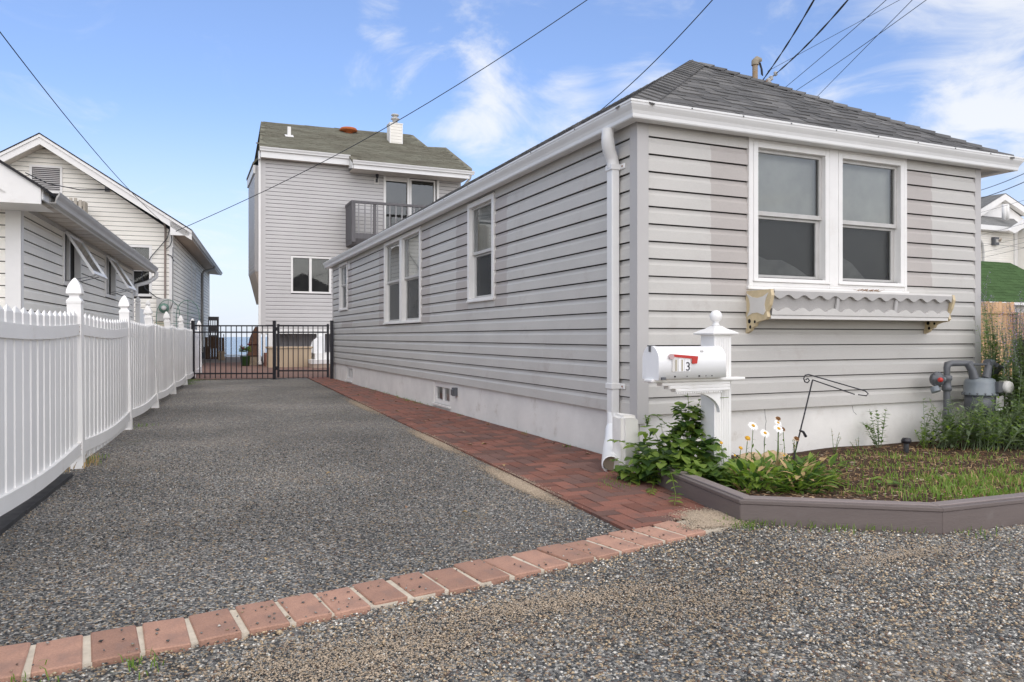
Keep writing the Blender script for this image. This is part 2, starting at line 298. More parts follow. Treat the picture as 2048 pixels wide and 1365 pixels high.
STONE = [((0.070, 0.072, 0.074), .23), ((0.140, 0.139, 0.137), .23), ((0.225, 0.220, 0.205), .19), ((0.36, 0.35, 0.325), .13), ((0.62, 0.59, 0.54), .07), ((0.43, 0.33, 0.22), .11), ((0.19, 0.13, 0.10), .04)]
def gravel_mat(name, tan=0.0, scale=95.0, bright=1.0, patch=True):
    """crushed stone: one colour per Voronoi cell, raised cells"""
    m = bpy.data.materials.new(name); m.use_nodes = True; t = m.node_tree; b = t.nodes['Principled BSDF']; L = t.links
    b.inputs['Roughness'].default_value = 0.85; b.inputs['Specular IOR Level'].default_value = 0.25
    tcn = N(t, 'ShaderNodeTexCoord')
    wv = N(t, 'ShaderNodeTexNoise'); wv.inputs['Scale'].default_value = 40; L.new(tcn.outputs['Object'], wv.inputs['Vector'])
    wm = N(t, 'ShaderNodeMix', data_type='VECTOR'); wm.inputs[0].default_value = 0.012; L.new(tcn.outputs['Object'], wm.inputs[4]); L.new(wv.outputs[1], wm.inputs[5])
    vo = N(t, 'ShaderNodeTexVoronoi'); vo.inputs['Scale'].default_value = scale; L.new(wm.outputs[1], vo.inputs['Vector'])
    sp = N(t, 'ShaderNodeSeparateColor'); L.new(vo.outputs['Color'], sp.inputs[0])
    cr = N(t, 'ShaderNodeValToRGB'); cr.color_ramp.interpolation = 'CONSTANT'; L.new(sp.outputs[0], cr.inputs[0])
    e = cr.color_ramp.elements; acc = 0
    for i, (c, w) in enumerate(STONE):
        el = e[0] if i == 0 else (e[1] if i == 1 else e.new(acc)); el.position = acc; el.color = rgb(*[x * bright for x in c]); acc += w
    # patches: sandier, darker, mossy
    n1 = N(t, 'ShaderNodeTexNoise'); n1.inputs['Scale'].default_value = 1.1; n1.inputs['Detail'].default_value = 6; L.new(tcn.outputs['Object'], n1.inputs['Vector'])
    r1 = N(t, 'ShaderNodeMapRange', interpolation_type='SMOOTHSTEP'); L.new(n1.outputs[0], r1.inputs[0]); r1.inputs[1].default_value = 0.50; r1.inputs[2].default_value = 0.72; r1.inputs[4].default_value = 0.45 + tan
    mx = N(t, 'ShaderNodeMix', data_type='RGBA'); L.new(r1.outputs[0], mx.inputs[0]); L.new(cr.outputs[0], mx.inputs[6]); mx.inputs[7].default_value = rgb(0.20, 0.17, 0.135)
    n2 = N(t, 'ShaderNodeTexNoise'); n2.inputs['Scale'].default_value = 0.55; n2.inputs['Detail'].default_value = 4; L.new(tcn.outputs['Object'], n2.inputs['Vector'])
    r2 = N(t, 'ShaderNodeMapRange'); L.new(n2.outputs[0], r2.inputs[0]); r2.inputs[1].default_value = 0.3; r2.inputs[2].default_value = 0.7; r2.inputs[3].default_value = 0.62; r2.inputs[4].default_value = 1.30
    m2_ = N(t, 'ShaderNodeMix', data_type='RGBA', blend_type='MULTIPLY'); m2_.inputs[0].default_value = 1; L.new(mx.outputs[2], m2_.inputs[6]); L.new(r2.outputs[0], m2_.inputs[7])
    n3 = N(t, 'ShaderNodeTexNoise'); n3.inputs['Scale'].default_value = 2.3; n3.inputs['Detail'].default_value = 8; n3.inputs['Roughness'].default_value = 0.7
    mp3 = N(t, 'ShaderNodeMapping'); mp3.inputs['Location'].default_value = (5, 3, 1); L.new(tcn.outputs['Object'], mp3.inputs[0]); L.new(mp3.outputs[0], n3.inputs['Vector'])
    r3 = N(t, 'ShaderNodeMapRange', interpolation_type='SMOOTHSTEP'); L.new(n3.outputs[0], r3.inputs[0]); r3.inputs[1].default_value = 0.60; r3.inputs[2].default_value = 0.74; r3.inputs[4].default_value = 0.35
    m3_ = N(t, 'ShaderNodeMix', data_type='RGBA'); L.new(r3.outputs[0], m3_.inputs[0]); L.new(m2_.outputs[2], m3_.inputs[6]); m3_.inputs[7].default_value = rgb(0.10, 0.115, 0.055)
    L.new(m3_.outputs[2], b.inputs['Base Color'])
    bp = N(t, 'ShaderNodeBump'); bp.inputs['Strength'].default_value = 0.9; bp.inputs['Distance'].default_value = 0.006; bp.invert = True; L.new(vo.outputs['Distance'], bp.inputs['Height'])
    L.new(bp.outputs[0], b.inputs['Normal'])
    return m
M['gravel'] = gravel_mat('grey_crushed_stone', -0.15, 125, 0.80)
M['gravel_road'] = gravel_mat('mixed_crushed_stone', 0.1, 115, 1.05)
def vcol_mat(name, rough=0.85):
    m = bpy.data.materials.new(name); m.use_nodes = True; t = m.node_tree; b = t.nodes['Principled BSDF']
    a = N(t, 'ShaderNodeAttribute'); a.attribute_name = 'stone_colour'; t.links.new(a.outputs['Color'], b.inputs['Base Color'])
    b.inputs['Roughness'].default_value = rough; b.inputs['Specular IOR Level'].default_value = 0.25
    return m
M['vcol'] = vcol_mat('per_piece_colour')

def scatter(name, pts, size, cols, flat=0.6, parent=None, chips=False):
    """one joined mesh of many little stones (octahedra) or chips; pts (n,3), size (n,), cols (n,3)"""
    n = len(pts)
    if chips: base = np.array([(-1, -.25, 0), (1, -.2, 0), (1.05, .22, .1), (-.95, .25, .08), (0, 0, .22), (0, 0, -.2)], float); F_ = [(0, 1, 4), (1, 2, 4), (2, 3, 4), (3, 0, 4)]
    else: base = np.array([(1, 0, 0), (0, 1, 0), (-1, 0, 0), (0, -1, 0), (0, 0, 1), (0, 0, -1)], float); F_ = [(0, 1, 4), (1, 2, 4), (2, 3, 4), (3, 0, 4), (1, 0, 5), (2, 1, 5), (3, 2, 5), (0, 3, 5)]
    jit = 1 + rng.uniform(-.3, .3, (n, 6, 1))
    V_ = base[None] * jit + rng.uniform(-.18, .18, (n, 6, 3)) * (0.3 if chips else 1)
    V_[:, :, 2] *= flat
    a = rng.uniform(0, 2 * np.pi, n); tl = rng.uniform(-.35, .35, n)
    ca, sa, ct, st = np.cos(a), np.sin(a), np.cos(tl), np.sin(tl)
    x, y, z = V_[..., 0], V_[..., 1], V_[..., 2]
    y2 = y * ct[:, None] - z * st[:, None]; z2 = y * st[:, None] + z * ct[:, None]
    x3 = x * ca[:, None] - y2 * sa[:, None]; y3 = x * sa[:, None] + y2 * ca[:, None]
    W_ = np.stack([x3, y3, z2], -1) * size[:, None, None] + pts[:, None, :]
    F_ = np.array(F_); nf = len(F_)
    FF = (F_[None] + (np.arange(n) * 6)[:, None, None]).reshape(-1)
    me = bpy.data.meshes.new(name); me.vertices.add(n * 6); me.vertices.foreach_set('co', W_.reshape(-1))
    me.loops.add(n * nf * 3); me.loops.foreach_set('vertex_index', FF.astype(np.int32))
    me.polygons.add(n * nf); me.polygons.foreach_set('loop_start', np.arange(0, n * nf * 3, 3, dtype=np.int32)); me.polygons.foreach_set('loop_total', np.full(n * nf, 3, np.int32))
    me.update(); me.validate()
    at = me.color_attributes.new('stone_colour', 'FLOAT_COLOR', 'POINT')
    cc = np.ones((n, 6, 4)); cc[:, :, :3] = cols[:, None, :]; at.data.foreach_set('color', cc.reshape(-1))
    me.materials.append(M['vcol'])
    o = bpy.data.objects.new(name, me); col.objects.link(o)
    if parent: o.parent = parent
    return o
def stone_cols(n, tan=0.0):
    w = np.array([w for c, w in STONE]); w = w + np.array([0, 0, 0, 0.3, .3, 1.0, .4]) * tan; w /= w.sum()
    idx = rng.choice(len(STONE), n, p=w); c = np.array([c for c, w_ in STONE])[idx]
    return c * rng.uniform(0.75, 1.3, (n, 1))

# ------------------------------------------------------------------ ground, sea, driveway
def sheet(name, pts, z, m, kind='structure', sub=0):
    b = MB(); b.add([(x, y, z) for x, y in pts], [tuple(range(len(pts)))]); o = b.build(name, m, recalc=False)
    if o.data.polygons[0].normal.z < 0: o.data.flip_normals()
    return tag(o, kind=kind)
sheet('ground', [(-400, -400), (400, -400), (400, 37.2), (-400, 37.2)], -0.012, M['gravel_road'])
b = MB().box(-400, 400, 37.2, 37.6, -4, 0.0); tag(b.build('seawall', M['foundation']), 'low concrete seawall at the far end of the yard before the water', 'seawall', kind='structure')
sea_m = bpy.data.materials.new('sea_water'); sea_m.use_nodes = True; t_ = sea_m.node_tree; b_ = t_.nodes['Principled BSDF']
b_.inputs['Base Color'].default_value = rgb(0.16, 0.22, 0.27); b_.inputs['Roughness'].default_value = 0.22
tcx = N(t_, 'ShaderNodeTexCoord'); mpx = N(t_, 'ShaderNodeMapping'); mpx.inputs['Scale'].default_value = (0.35, 1.0, 1); nzx = N(t_, 'ShaderNodeTexNoise'); nzx.inputs['Scale'].default_value = 0.9; nzx.inputs['Detail'].default_value = 6
bpx = N(t_, 'ShaderNodeBump'); bpx.inputs['Strength'].default_value = 1; bpx.inputs['Distance'].default_value = 0.5
t_.links.new(tcx.outputs['Object'], mpx.inputs[0]); t_.links.new(mpx.outputs[0], nzx.inputs['Vector']); t_.links.new(nzx.outputs[0], bpx.inputs['Height']); t_.links.new(bpx.outputs[0], b_.inputs['Normal'])
sheet('sea', [(-9000, 37.4), (9000, 37.4), (9000, 12000), (-9000, 12000)], -1.6, sea_m)

OUT = [(1.90, 2.55), (1.928, 2.989), (1.975, 3.97), (2.02, 4.876), (2.06, 5.98), (2.131, 7.879), (2.271, 11.258), (2.485, 16.64), (2.52, 17.6)]
def outx(y):
    for (xa, ya), (xb, yb) in zip(OUT, OUT[1:]):
        if y <= yb: return xa + (xb - xa) * (y - ya) / (yb - ya)
    return OUT[-1][0]
EDGE = [(-1.9, 2.46), (-1.2, 2.47), (-0.5, 2.50), (-0.2, 2.53), (0.07, 2.56), (0.62, 2.645), (1.19, 2.74), (1.70, 2.85), (2.0, 2.92), (2.36, 2.99), (2.55, 3.03)]
def edgey(x):
    for (xa, ya), (xb, yb) in zip(EDGE, EDGE[1:]):
        if x <= xb: return ya + (yb - ya) * (x - xa) / (xb - xa)
    return EDGE[-1][1]
drive = [(x, y) for x, y in EDGE[:9]] + [(outx(y) + 0.02, y) for y in (3.0, 4, 5, 6, 8, 11.3, 16.6, 17.6)] + [(0.0, 17.75), (-0.25, 13.5), (-0.45, 10.8), (-0.6, 8.4), (-0.75, 6.0), (-1.0, 4.2), (-1.9, 2.6)]
b = MB(); b.add([(x, y, -0.005) for x, y in drive], [tuple(range(len(drive)))]); o = b.build('driveway', M['gravel'], recalc=False)
if o.data.polygons[0].normal.z < 0: o.data.flip_normals()
tag(o, kind='structure')

# loose crushed stone lying on the driveway and the road, coarse where the camera is near
def in_front(n, dmin, dmax):
    # points over the trapezoid of ground in front of the lens, denser close by
    d = np.sqrt(rng.uniform(dmin ** 2, dmax ** 2, n)); a = rng.uniform(-0.80, 0.76, n)
    s, c = math.sin(R(YAW)), math.cos(R(YAW))
    return d * (s + c * a), d * (c - s * a)
PLANT = [(2.66, 4.50), (2.694, 3.875), (2.529, 2.93), (3.295, 2.408), (3.846, 2.373), (7.4, 2.30), (7.4, 4.55)]
def inpoly(x, y, poly):
    r_ = np.zeros(x.shape, bool); n = len(poly)
    for i in range(n):
        (xa, ya), (xb, yb) = poly[i], poly[(i + 1) % n]
        c = ((ya > y) != (yb > y)) & (x < (xb - xa) * (y - ya) / (yb - ya + 1e-12) + xa); r_ ^= c
    return r_
ex = np.array([p[0] for p in EDGE]); ey = np.array([p[1] for p in EDGE]); ox = np.array([p[0] for p in OUT]); oy = np.array([p[1] for p in OUT])
def ground_stones(name, n, d0, d1, s0, s1, lab, road):
    x, y = in_front(n, d0, d1); e_ = np.interp(x, ex, ey); xo = np.interp(y, oy, ox)
    onroad = (y < e_ - 0.118) | (x > 2.5)
    ondrive = (y > e_ + 0.118) & (x < xo - 0.02)
    keep = (onroad if road else ondrive) & ~inpoly(x, y, PLANT) & (y < 4.5 if road else np.ones(n, bool))
    fx = -0.708 + (y - 6.087) * 0.0717
    keep &= (x > fx - 0.15)
    dd = np.hypot(x, y); keep &= rng.uniform(0, 1, n) < np.clip((d1 - dd) / (d1 * .30), 0, 1)
    # patches where sand shows through
    k1 = np.sin(x * 3.1 + 1.3 * np.sin(y * 2.7)) * np.sin(y * 3.7 + 0.9 + 1.1 * np.sin(x * 1.9))
    keep &= rng.uniform(0, 1, n) < (0.93 - 0.35 * np.clip(k1, 0, 1))
    x, y, k1 = x[keep], y[keep], k1[keep]; m = len(x)
    tanw = 0.30 if road else 0.04
    sz = rng.uniform(s0, s1, m) * (1 + (rng.uniform(0, 1, m) > 0.985) * 0.7)
    mott = np.array([mnoise.noise(Vector((a * .9, b_ * .9, 3))) + .6 * mnoise.noise(Vector((a * 3.2, b_ * 3.2, 7))) for a, b_ in zip(x, y)])
    o = scatter(name, np.stack([x, y, np.full(m, -0.003)], 1), sz, stone_cols(m, tanw) * (1.0 if road else 0.78) * (1 + .42 * mott[:, None]) * (np.array([1.0, 1.0, .97]) if road else np.array([.97, 1.0, 1.03])))
    tag(o, lab, 'gravel', kind='stuff')
ground_stones('road_gravel', 115000, 1.85, 5.0, 0.0030, 0.0070, 'loose mixed crushed stone on the road in front of the salmon brick edging', True)
ground_stones('driveway_gravel', 125000, 2.2, 7.2, 0.0028, 0.0062, 'loose grey crushed stone covering the driveway behind the salmon brick edging', False)
# pale sand strip along the outer path edge
def blob(name, pts, z, m): return sheet(name, pts, z, m)
sp_pts = []
for cx, cy, rx, ry, n, ang_ in ((1.93, 4.30, .060, .50, 11000, .05), (2.02, 6.35, .055, .65, 7000, .03), (2.16, 9.9, .07, 1.0, 4000, .03), (2.46, 3.06, .12, .11, 15000, 0), (2.35, 2.94, .12, .05, 3000, 0), (0.45, 2.15, .42, .16, 5200, 0), (1.15, 2.32, .5, .09, 3600, 0), (2.75, 2.2, .3, .08, 1200, 0), (.2, 1.95, .4, .12, 2000, 0), (1.6, 2.1, .5, .15, 2200, 0)):
    x = rng.normal(0, 1, n) * rx * .6; y = rng.normal(0, 1, n) * ry * .6; sp_pts.append(np.stack([cx + x + ang_ * y, cy + y, np.full(n, .002 if cy > 3.4 or cx < 2 else .012)], 1))
P_s = np.concatenate(sp_pts); n = len(P_s)
P_s[:, 2] = np.where(np.abs(P_s[:, 1] - np.interp(P_s[:, 0], ex, ey)) < .12, .013, np.where(P_s[:, 0] > np.interp(P_s[:, 1], oy, ox), .0105, .002))
tag(scatter('sand', P_s, rng.uniform(.0015, .0045, n) * (1 + .8 * (rng.uniform(0, 1, n) > .97)), np.array([.43, .345, .255])[None] * rng.uniform(.6, 1.25, (n, 1)), flat=.5), 'pale sand drifted along the brick path edge and onto the gravel', 'sand', kind='stuff')

# salmon brick edging: mortar bed plus one object per paver
bed = MB()
for (xa, ya), (xb, yb) in zip(EDGE, EDGE[1:]):
    bed.add([(xa, ya - .112, -.02), (xb, yb - .112, -.02), (xb, yb + .112, -.02), (xa, ya + .112, -.02), (xa, ya - .112, .004), (xb, yb - .112, .004), (xb, yb + .112, .004), (xa, ya + .112, .004)], [(4, 5, 6, 7), (0, 1, 5, 4), (3, 7, 6, 2)])
bedo = tag(bed.build('brick_edging', M['mortar']), kind='structure')
pm_ = MB().box(-.0630, .0630, -.118, .118, -.02, .012).build('brick', M['edge_brick'], bedo, bevel=0.004)
x = -1.75; first = True
while x < 2.30:
    y = edgey(x); a = math.atan2(edgey(x + .05) - edgey(x - .05), .1)
    loc = (x + rnd.uniform(-.005, .005), y + rnd.uniform(-.008, .008), rnd.uniform(-.004, .003)); rot = (rnd.uniform(-.012, .012), rnd.uniform(-.025, .025), a * 0.9 + rnd.uniform(-.022, .022))
    if first: pm_.location = loc; pm_.rotation_euler = rot; first = False
    else: inst('brick', pm_.data, bedo, loc, rot, (rnd.uniform(.97, 1.01), rnd.uniform(.985, 1.01), 1))
    x += 0.1415 * math.cos(a)
# little stones strayed onto the edging
n = 420; x = rng.uniform(-1, 2.3, n); cl = np.exp(-((x - 0.35) / .25) ** 2) + .7 * np.exp(-((x - 1.75) / .2) ** 2) + .25
k = rng.uniform(0, 1.1, n) < cl; x = x[k]; y = np.interp(x, ex, ey) + rng.uniform(-.115, .115, len(x))
tag(scatter('stray_stones', np.stack([x, y, np.full(len(x), .015)], 1), rng.uniform(.003, .0065, len(x)), stone_cols(len(x)) * .7), 'few dark stones strayed onto the salmon brick edging', 'pebbles', kind='stuff')

# red herringbone path
xs = [(outx(y), y) for y in (3.0, 4, 5, 6, 8, 11.3, 16.6, 17.4)]
pb = [(2.95, 17.4), (3.0, 4.9), (2.9, 4.4), (2.68, 3.9), (2.55, 3.15), (2.4, 3.1)]
bb = MB(); poly = xs + pb; bb.add([(x_, y_, 0.004) for x_, y_ in poly], [tuple(range(len(poly)))])
patho = bb.build('brick_path', M['sandjoint'], recalc=False)
if patho.data.polygons[0].normal.z < 0: patho.data.flip_normals()
tag(patho, kind='structure')
def clip(poly, a, b_):
    """keep the part of poly left of the line a->b"""
    res = []; ax, ay = a; dx, dy = b_[0] - ax, b_[1] - ay
    side = lambda p: dx * (p[1] - ay) - dy * (p[0] - ax)
    for i, p in enumerate(poly):
        q = poly[(i + 1) % len(poly)]; sp_, sq = side(p), side(q)
        if sp_ >= 0: res.append(p)
        if (sp_ >= 0) != (sq >= 0): k_ = sp_ / (sp_ - sq); res.append((p[0] + (q[0] - p[0]) * k_, p[1] + (q[1] - p[1]) * k_))
    return res
ang = R(-2.2); ca_, sa_ = math.cos(ang), math.sin(ang); U = 0.1
def loc2(u, v): return (1.95 + ca_ * u - sa_ * v, 2.6 + sa_ * u + ca_ * v)
fullH = {}
cand = []
for i in range(-8, 18):
    for j in range(-4, 160):
        c = (i - j) % 4
        if c == 0: r_ = (i * U, (i + 2) * U, j * U, (j + 1) * U)
        elif c == 3: r_ = (i * U, (i + 1) * U, j * U, (j + 2) * U)
        else: continue
        g = .0034; q = [(r_[0] + g, r_[2] + g), (r_[1] - g, r_[2] + g), (r_[1] - g, r_[3] - g), (r_[0] + g, r_[3] - g)]
        w = [loc2(*p) for p in q]; cy = sum(p[1] for p in w) / 4; cx = sum(p[0] for p in w) / 4
        if cx < 1.7 or cx > 3.15 or cy < 2.7 or cy > 17.35: continue
        y0_, y1_ = cy - .15, cy + .15
        w2 = clip(w, (outx(y1_), y1_), (outx(y0_), y0_))
        w2 = clip(w2, (1.6, edgey(1.6) + .125), (2.6, edgey(2.6) + .125)) if w2 else w2
        w2 = clip(w2, (2.985, 2), (2.985, 18)) if w2 else w2
        if w2 and cy < 4.6:
            w2 = clip(w2, (2.52, 2.93), (2.69, 3.875)) if cy < 3.9 else clip(w2, (2.68, 3.875), (2.95, 4.9))
        if len(w2) < 3: continue
        ar = abs(sum(w2[k_][0] * w2[(k_ + 1) % len(w2)][1] - w2[(k_ + 1) % len(w2)][0] * w2[k_][1] for k_ in range(len(w2)))) / 2
        if ar < .0012: continue
        cand.append((cy, cx, w2, c, ar > .01795))
cand.sort(key=lambda t: t[0])
bm_h = {}
for c_, sz in ((0, (.0966, .0466)), (3, (.0466, .0966))):
    for dk in (0, 1):
        mb = MB().box(-sz[0], sz[0], -sz[1], sz[1], -.01, .010); oo = mb.build('brick', M['brick_dark'] if dk else M['brick_red'], patho, bevel=.0025); bm_h[(c_, dk)] = oo.data; bpy.data.objects.remove(oo)
rest = MB(); placed = 0
for cy, cx, w2, c, full in cand:
    dk = 1 if rnd.random() < .34 else 0; dz = rnd.uniform(-.0015, .0015)
    if placed < 298:
        placed += 1
        if full: inst('brick', bm_h[(c, dk)], patho, (cx, cy, dz), (rnd.uniform(-.01, .01), rnd.uniform(-.01, .01), ang + rnd.uniform(-.01, .01)))
        else:
            mx_ = sum(p[0] for p in w2) / len(w2); my_ = sum(p[1] for p in w2) / len(w2)
            mb = MB(); mb.prism([(p[0] - mx_, p[1] - my_, 0) for p in w2], (0, 0, -.01), (0, 0, .010)); oo = mb.build('brick', M['brick_dark'] if dk else M['brick_red'], patho, local=True); oo.location = (mx_, my_, dz)
    else: rest.prism([(p[0], p[1], 0) for p in w2], (0, 0, -.01), (0, 0, .010 + dz), m=dk)
o = rest.build('paving_bricks', [M['brick_red'], M['brick_dark']], patho); o['kind'] = 'stuff'

# courtyard beyond the gate
cy_m = mat('worn_red_brown_paving', (0.23, 0.135, 0.105), 0.9, 0.15, c2=(0.17, 0.115, 0.10), vscale=1.6, fine=0.25, fscale=14)
sheet('courtyard', [(0.1, 17.35), (7, 17.35), (7, 28.5), (0.6, 28.5)], 0.006, cy_m)
sheet('rear_terrace', [(-0.6, 28.5), (7, 28.5), (7, 37.2), (0.2, 37.2)], 0.006, mat('grey_terrace_concrete', (0.20, 0.175, 0.155), 0.9, 0.1, var=0.2, vscale=1))

# ------------------------------------------------------------------ walls: courses of siding, windows, gutters, shingles
class Wall:
    """s runs along the wall, o stands out of it"""
    def __init__(s, ox, oy, deg): s.o = (ox, oy); a = R(deg); s.t = (math.cos(a), math.sin(a)); s.n = (s.t[1], -s.t[0])
    def P(s, u, o, z): return (s.o[0] + s.t[0] * u + s.n[0] * o, s.o[1] + s.t[1] * u + s.n[1] * o, z)
    def box(s, mb, u0, u1, o0, o1, z0, z1, m=0):
        v = [s.P(*p) for p in [(u0, o0, z0), (u1, o0, z0), (u1, o1, z0), (u0, o1, z0), (u0, o0, z1), (u1, o0, z1), (u1, o1, z1), (u0, o1, z1)]]
        return mb.add(v, [(0, 3, 2, 1), (4, 5, 6, 7), (0, 1, 5, 4), (1, 2, 6, 5), (2, 3, 7, 6), (3, 0, 4, 7)], m)
    def ext(s, mb, prof, u0, u1, m=0, v0=None, smooth=False):
        """closed profile [(o, z)] extruded along s; v0(o) may shift the ends (mitres)"""
        sh0 = (lambda o: 0) if v0 is None else v0[0]; sh1 = (lambda o: 0) if v0 is None else v0[1]
        n = len(prof); v = [s.P(u0 + sh0(o), o, z) for o, z in prof] + [s.P(u1 + sh1(o), o, z) for o, z in prof]
        return mb.add(v, [tuple(range(n)), tuple(range(2 * n - 1, n - 1, -1))] + [(i, n + i, n + (i + 1) % n, (i + 1) % n) for i in range(n)], m, smooth)
PROF = [(0.0, .020), (.078, .0165), (.098, .0045), (.1185, .003)]
def siding(root, W, z0, rows, span, openings=(), ghosts=(), mats=None, pitch=.127, joints=(), name='siding_board', first=0, zmax=99):
    k = pitch / .127; made = []
    for i in range(rows):
        za = z0 + i * pitch; zb = za + pitch
        if za >= zmax: break
        pr = [(za + z * k, o) for z, o in PROF if za + z * k < zmax]
        if zb > zmax: pr.append((zmax, .006))
        if len(pr) < 2: continue
        mid = (za + min(zb, zmax)) / 2
        s0, s1 = span(mid)
        if s1 - s0 < .05: continue
        cuts = [(a, b_) for a, b_, c, d in openings if c < mid < d]
        segs = [(s0, s1)]
        for a, b_ in cuts:
            new = []
            for p, q in segs:
                if b_ <= p or a >= q: new.append((p, q)); continue
                if a > p: new.append((p, a))
                if b_ < q: new.append((b_, q))
            segs = new
        js = [j for j in joints if s0 < j < s1]; jo = js[i % len(js)::max(1, len(js) // 2)] if js else []
        groups = []   # one object per board between joints
        bounds = [s0 - 1] + sorted(jo) + [s1 + 1]
        for ga, gb in zip(bounds, bounds[1:]):
            gs = [(max(p, ga), min(q, gb)) for p, q in segs if min(q, gb) - max(p, ga) > .02]
            groups += [[g_] for g_ in gs]
        for gi, gs in enumerate(groups):
            mb = MB(); oo = .0012 * (gi % 2)
            for p, q in gs:
                pts = [p] + sorted(x for g in ghosts if g[2] < mid < g[3] for x in g[:2] if p + .01 < x < q - .01) + [q]
                for a, b_ in zip(pts, pts[1:]):
                    mi = 1 if any(g[0] < (a + b_) / 2 < g[1] and g[2] < mid < g[3] for g in ghosts) else 0
                    def e0(z, a=a, p=p): return max(a, span(z)[0]) if a == p and abs(p - s0) < 1e-6 else a
                    def e1(z, b_=b_, q=q): return min(b_, span(z)[1]) if b_ == q and abs(q - s1) < 1e-6 else b_
                    if a == p and abs(p - s0) < 1e-6: e0 = lambda z: span(z)[0]
                    if b_ == q and abs(q - s1) < 1e-6: e1 = lambda z: span(z)[1]
                    L = len(pr); full = [(pr[0][0] + .003, 0.0)] + pr
                    v = [W.P(e0(z), (o + oo) if o else 0, z) for z, o in full] + [W.P(e1(z), (o + oo) if o else 0, z) for z, o in full]
                    m_ = len(full)
                    mb.add(v, [(j, m_ + j, m_ + j + 1, j + 1) for j in range(m_ - 1)], mi)
                    mb.add([W.P(e0(z), (o + oo) if o else 0, z) for z, o in full] + [W.P(e0(full[-1][0]), 0, full[-1][0])], [tuple(range(m_ + 1))], mi)
                    mb.add([W.P(e1(z), (o + oo) if o else 0, z) for z, o in full] + [W.P(e1(full[-1][0]), 0, full[-1][0])], [tuple(range(m_ + 1))], mi)
            made.append(mb.build(name, mats, root, recalc=False))
    return made
def backing(root, W, u0, u1, z0, z1, openings, m, name='wall', depth=.10, top=None):
    mb = MB()
    us = sorted({u0, u1} | {x for o in openings for x in o[:2]}); zs = sorted({z0, z1} | {x for o in openings for x in o[2:4]})
    for a, b_ in zip(us, us[1:]):
        for c, d in zip(zs, zs[1:]):
            mu, mz = (a + b_) / 2, (c + d) / 2
            if any(o[0] < mu < o[1] and o[2] < mz < o[3] for o in openings): continue
            mb.add([W.P(a, 0, c), W.P(b_, 0, c), W.P(b_, 0, d), W.P(a, 0, d)], [(0, 1, 2, 3)])
    for o in openings:
        a, b_, c, d = o
        mb.add([W.P(a, 0, c), W.P(b_, 0, c), W.P(b_, 0, d), W.P(a, 0, d), W.P(a, -depth, c), W.P(b_, -depth, c), W.P(b_, -depth, d), W.P(a, -depth, d)],
               [(4, 5, 6, 7), (0, 4, 5, 1), (1, 5, 6, 2), (2, 6, 7, 3), (3, 7, 4, 0)])
    if top: mb.add([W.P(u, 0, z) for u, z in top], [tuple(range(len(top)))])
    return mb.build(name, m, root)
def frame4(mb, W, a, b_, c, d, w, o0, o1, wt=None, wb=None, m=0):
    wt = wt or w; wb = wb or w
    W.box(mb, a, a + w, o0, o1, c, d, m); W.box(mb, b_ - w, b_, o0, o1, c, d, m); W.box(mb, a + w, b_ - w, o0, o1, d - wt, d, m); W.box(mb, a + w, b_ - w, o0, o1, c, c + wb, m)
def hung_window(root, W, a, b_, c, d, meet, label=None, casing=.045, proud=.032, lower='room_dark', upper='shade', trim='trim', parent=None):
    """double-hung window: frame, two sashes, panes, shade behind the top one"""
    mb = MB(); frame4(mb, W, a, b_, c, d, casing, -.06, proud, wt=casing * .95, wb=casing * .7)
    W.box(mb, a - .008, b_ + .008, proud, proud + .014, c, c + casing * .35)            # sill nose
    f = mb.build('window', M[trim], root, bevel=.002)
    if label: f['label'] = label
    ia, ib, ic, id_ = a + casing, b_ - casing, c + casing * .7, d - casing * .95
    mb = MB(); frame4(mb, W, ia, ib, meet - .012, id_, .026, -.032, -.008, wb=.034); mb.build('sash', M['sash'], f, bevel=.0015)
    mb = MB(); frame4(mb, W, ia, ib, ic, meet - .013, .040, -.056, -.034, wb=.03, wt=.02); mb.build('sash', M['sash'], f, bevel=.0015)
    mb = MB(); mb.quad(*[W.P(*p) for p in [(ia + .02, -.022, meet), (ib - .02, -.022, meet), (ib - .02, -.022, id_ - .02), (ia + .02, -.022, id_ - .02)]]); mb.build('pane', M['glass'], f, recalc=False)
    mb = MB(); mb.quad(*[W.P(*p) for p in [(ia + .03, -.046, ic + .02), (ib - .03, -.046, ic + .02), (ib - .03, -.046, meet - .02), (ia + .03, -.046, meet - .02)]]); mb.build('pane', M['screen_glass'], f, recalc=False)
    mb = MB(); mb.quad(*[W.P(*p) for p in [(ia, -.085, meet - .03), (ib, -.085, meet - .03), (ib, -.085, id_), (ia, -.085, id_)]]); mb.build('roller_shade', M[upper], f, recalc=False)
    mb = MB(); mb.quad(*[W.P(*p) for p in [(ia, -.093, ic), (ib, -.093, ic), (ib, -.093, meet), (ia, -.093, meet)]]); mb.build('dark_room_sheet', M[lower], f, recalc=False)  # dark sheet painted as the unlit room behind the lower pane
    return f
M['sash'] = mat('aged_white_sash', (0.50, 0.49, 0.47), 0.5, 0.35, var=0.1, vscale=8)
KG = [(0, .000), (.055, .000), (.060, .008), (.062, .030), (.070, .052), (.083, .072), (.092, .088), (.094, .100), (.098, .104), (.098, .118), (.088, .120), (.086, .108), (.078, .095), (.056, .055), (.048, .012), (.006, .012), (.006, .115), (0, .115)]
def gutter(root, W, u0, u1, out0, zb, m='gutter', mit=(0, 0), k=1.0, name='gutter', parent=None):
    mb = MB(); pr = [(out0 + o * k, zb + z * k) for o, z in KG]
    W.ext(mb, pr, u0, u1, v0=(lambda o: mit[0] * o, lambda o: mit[1] * o))
    return mb.build(name, M[m], parent or root)

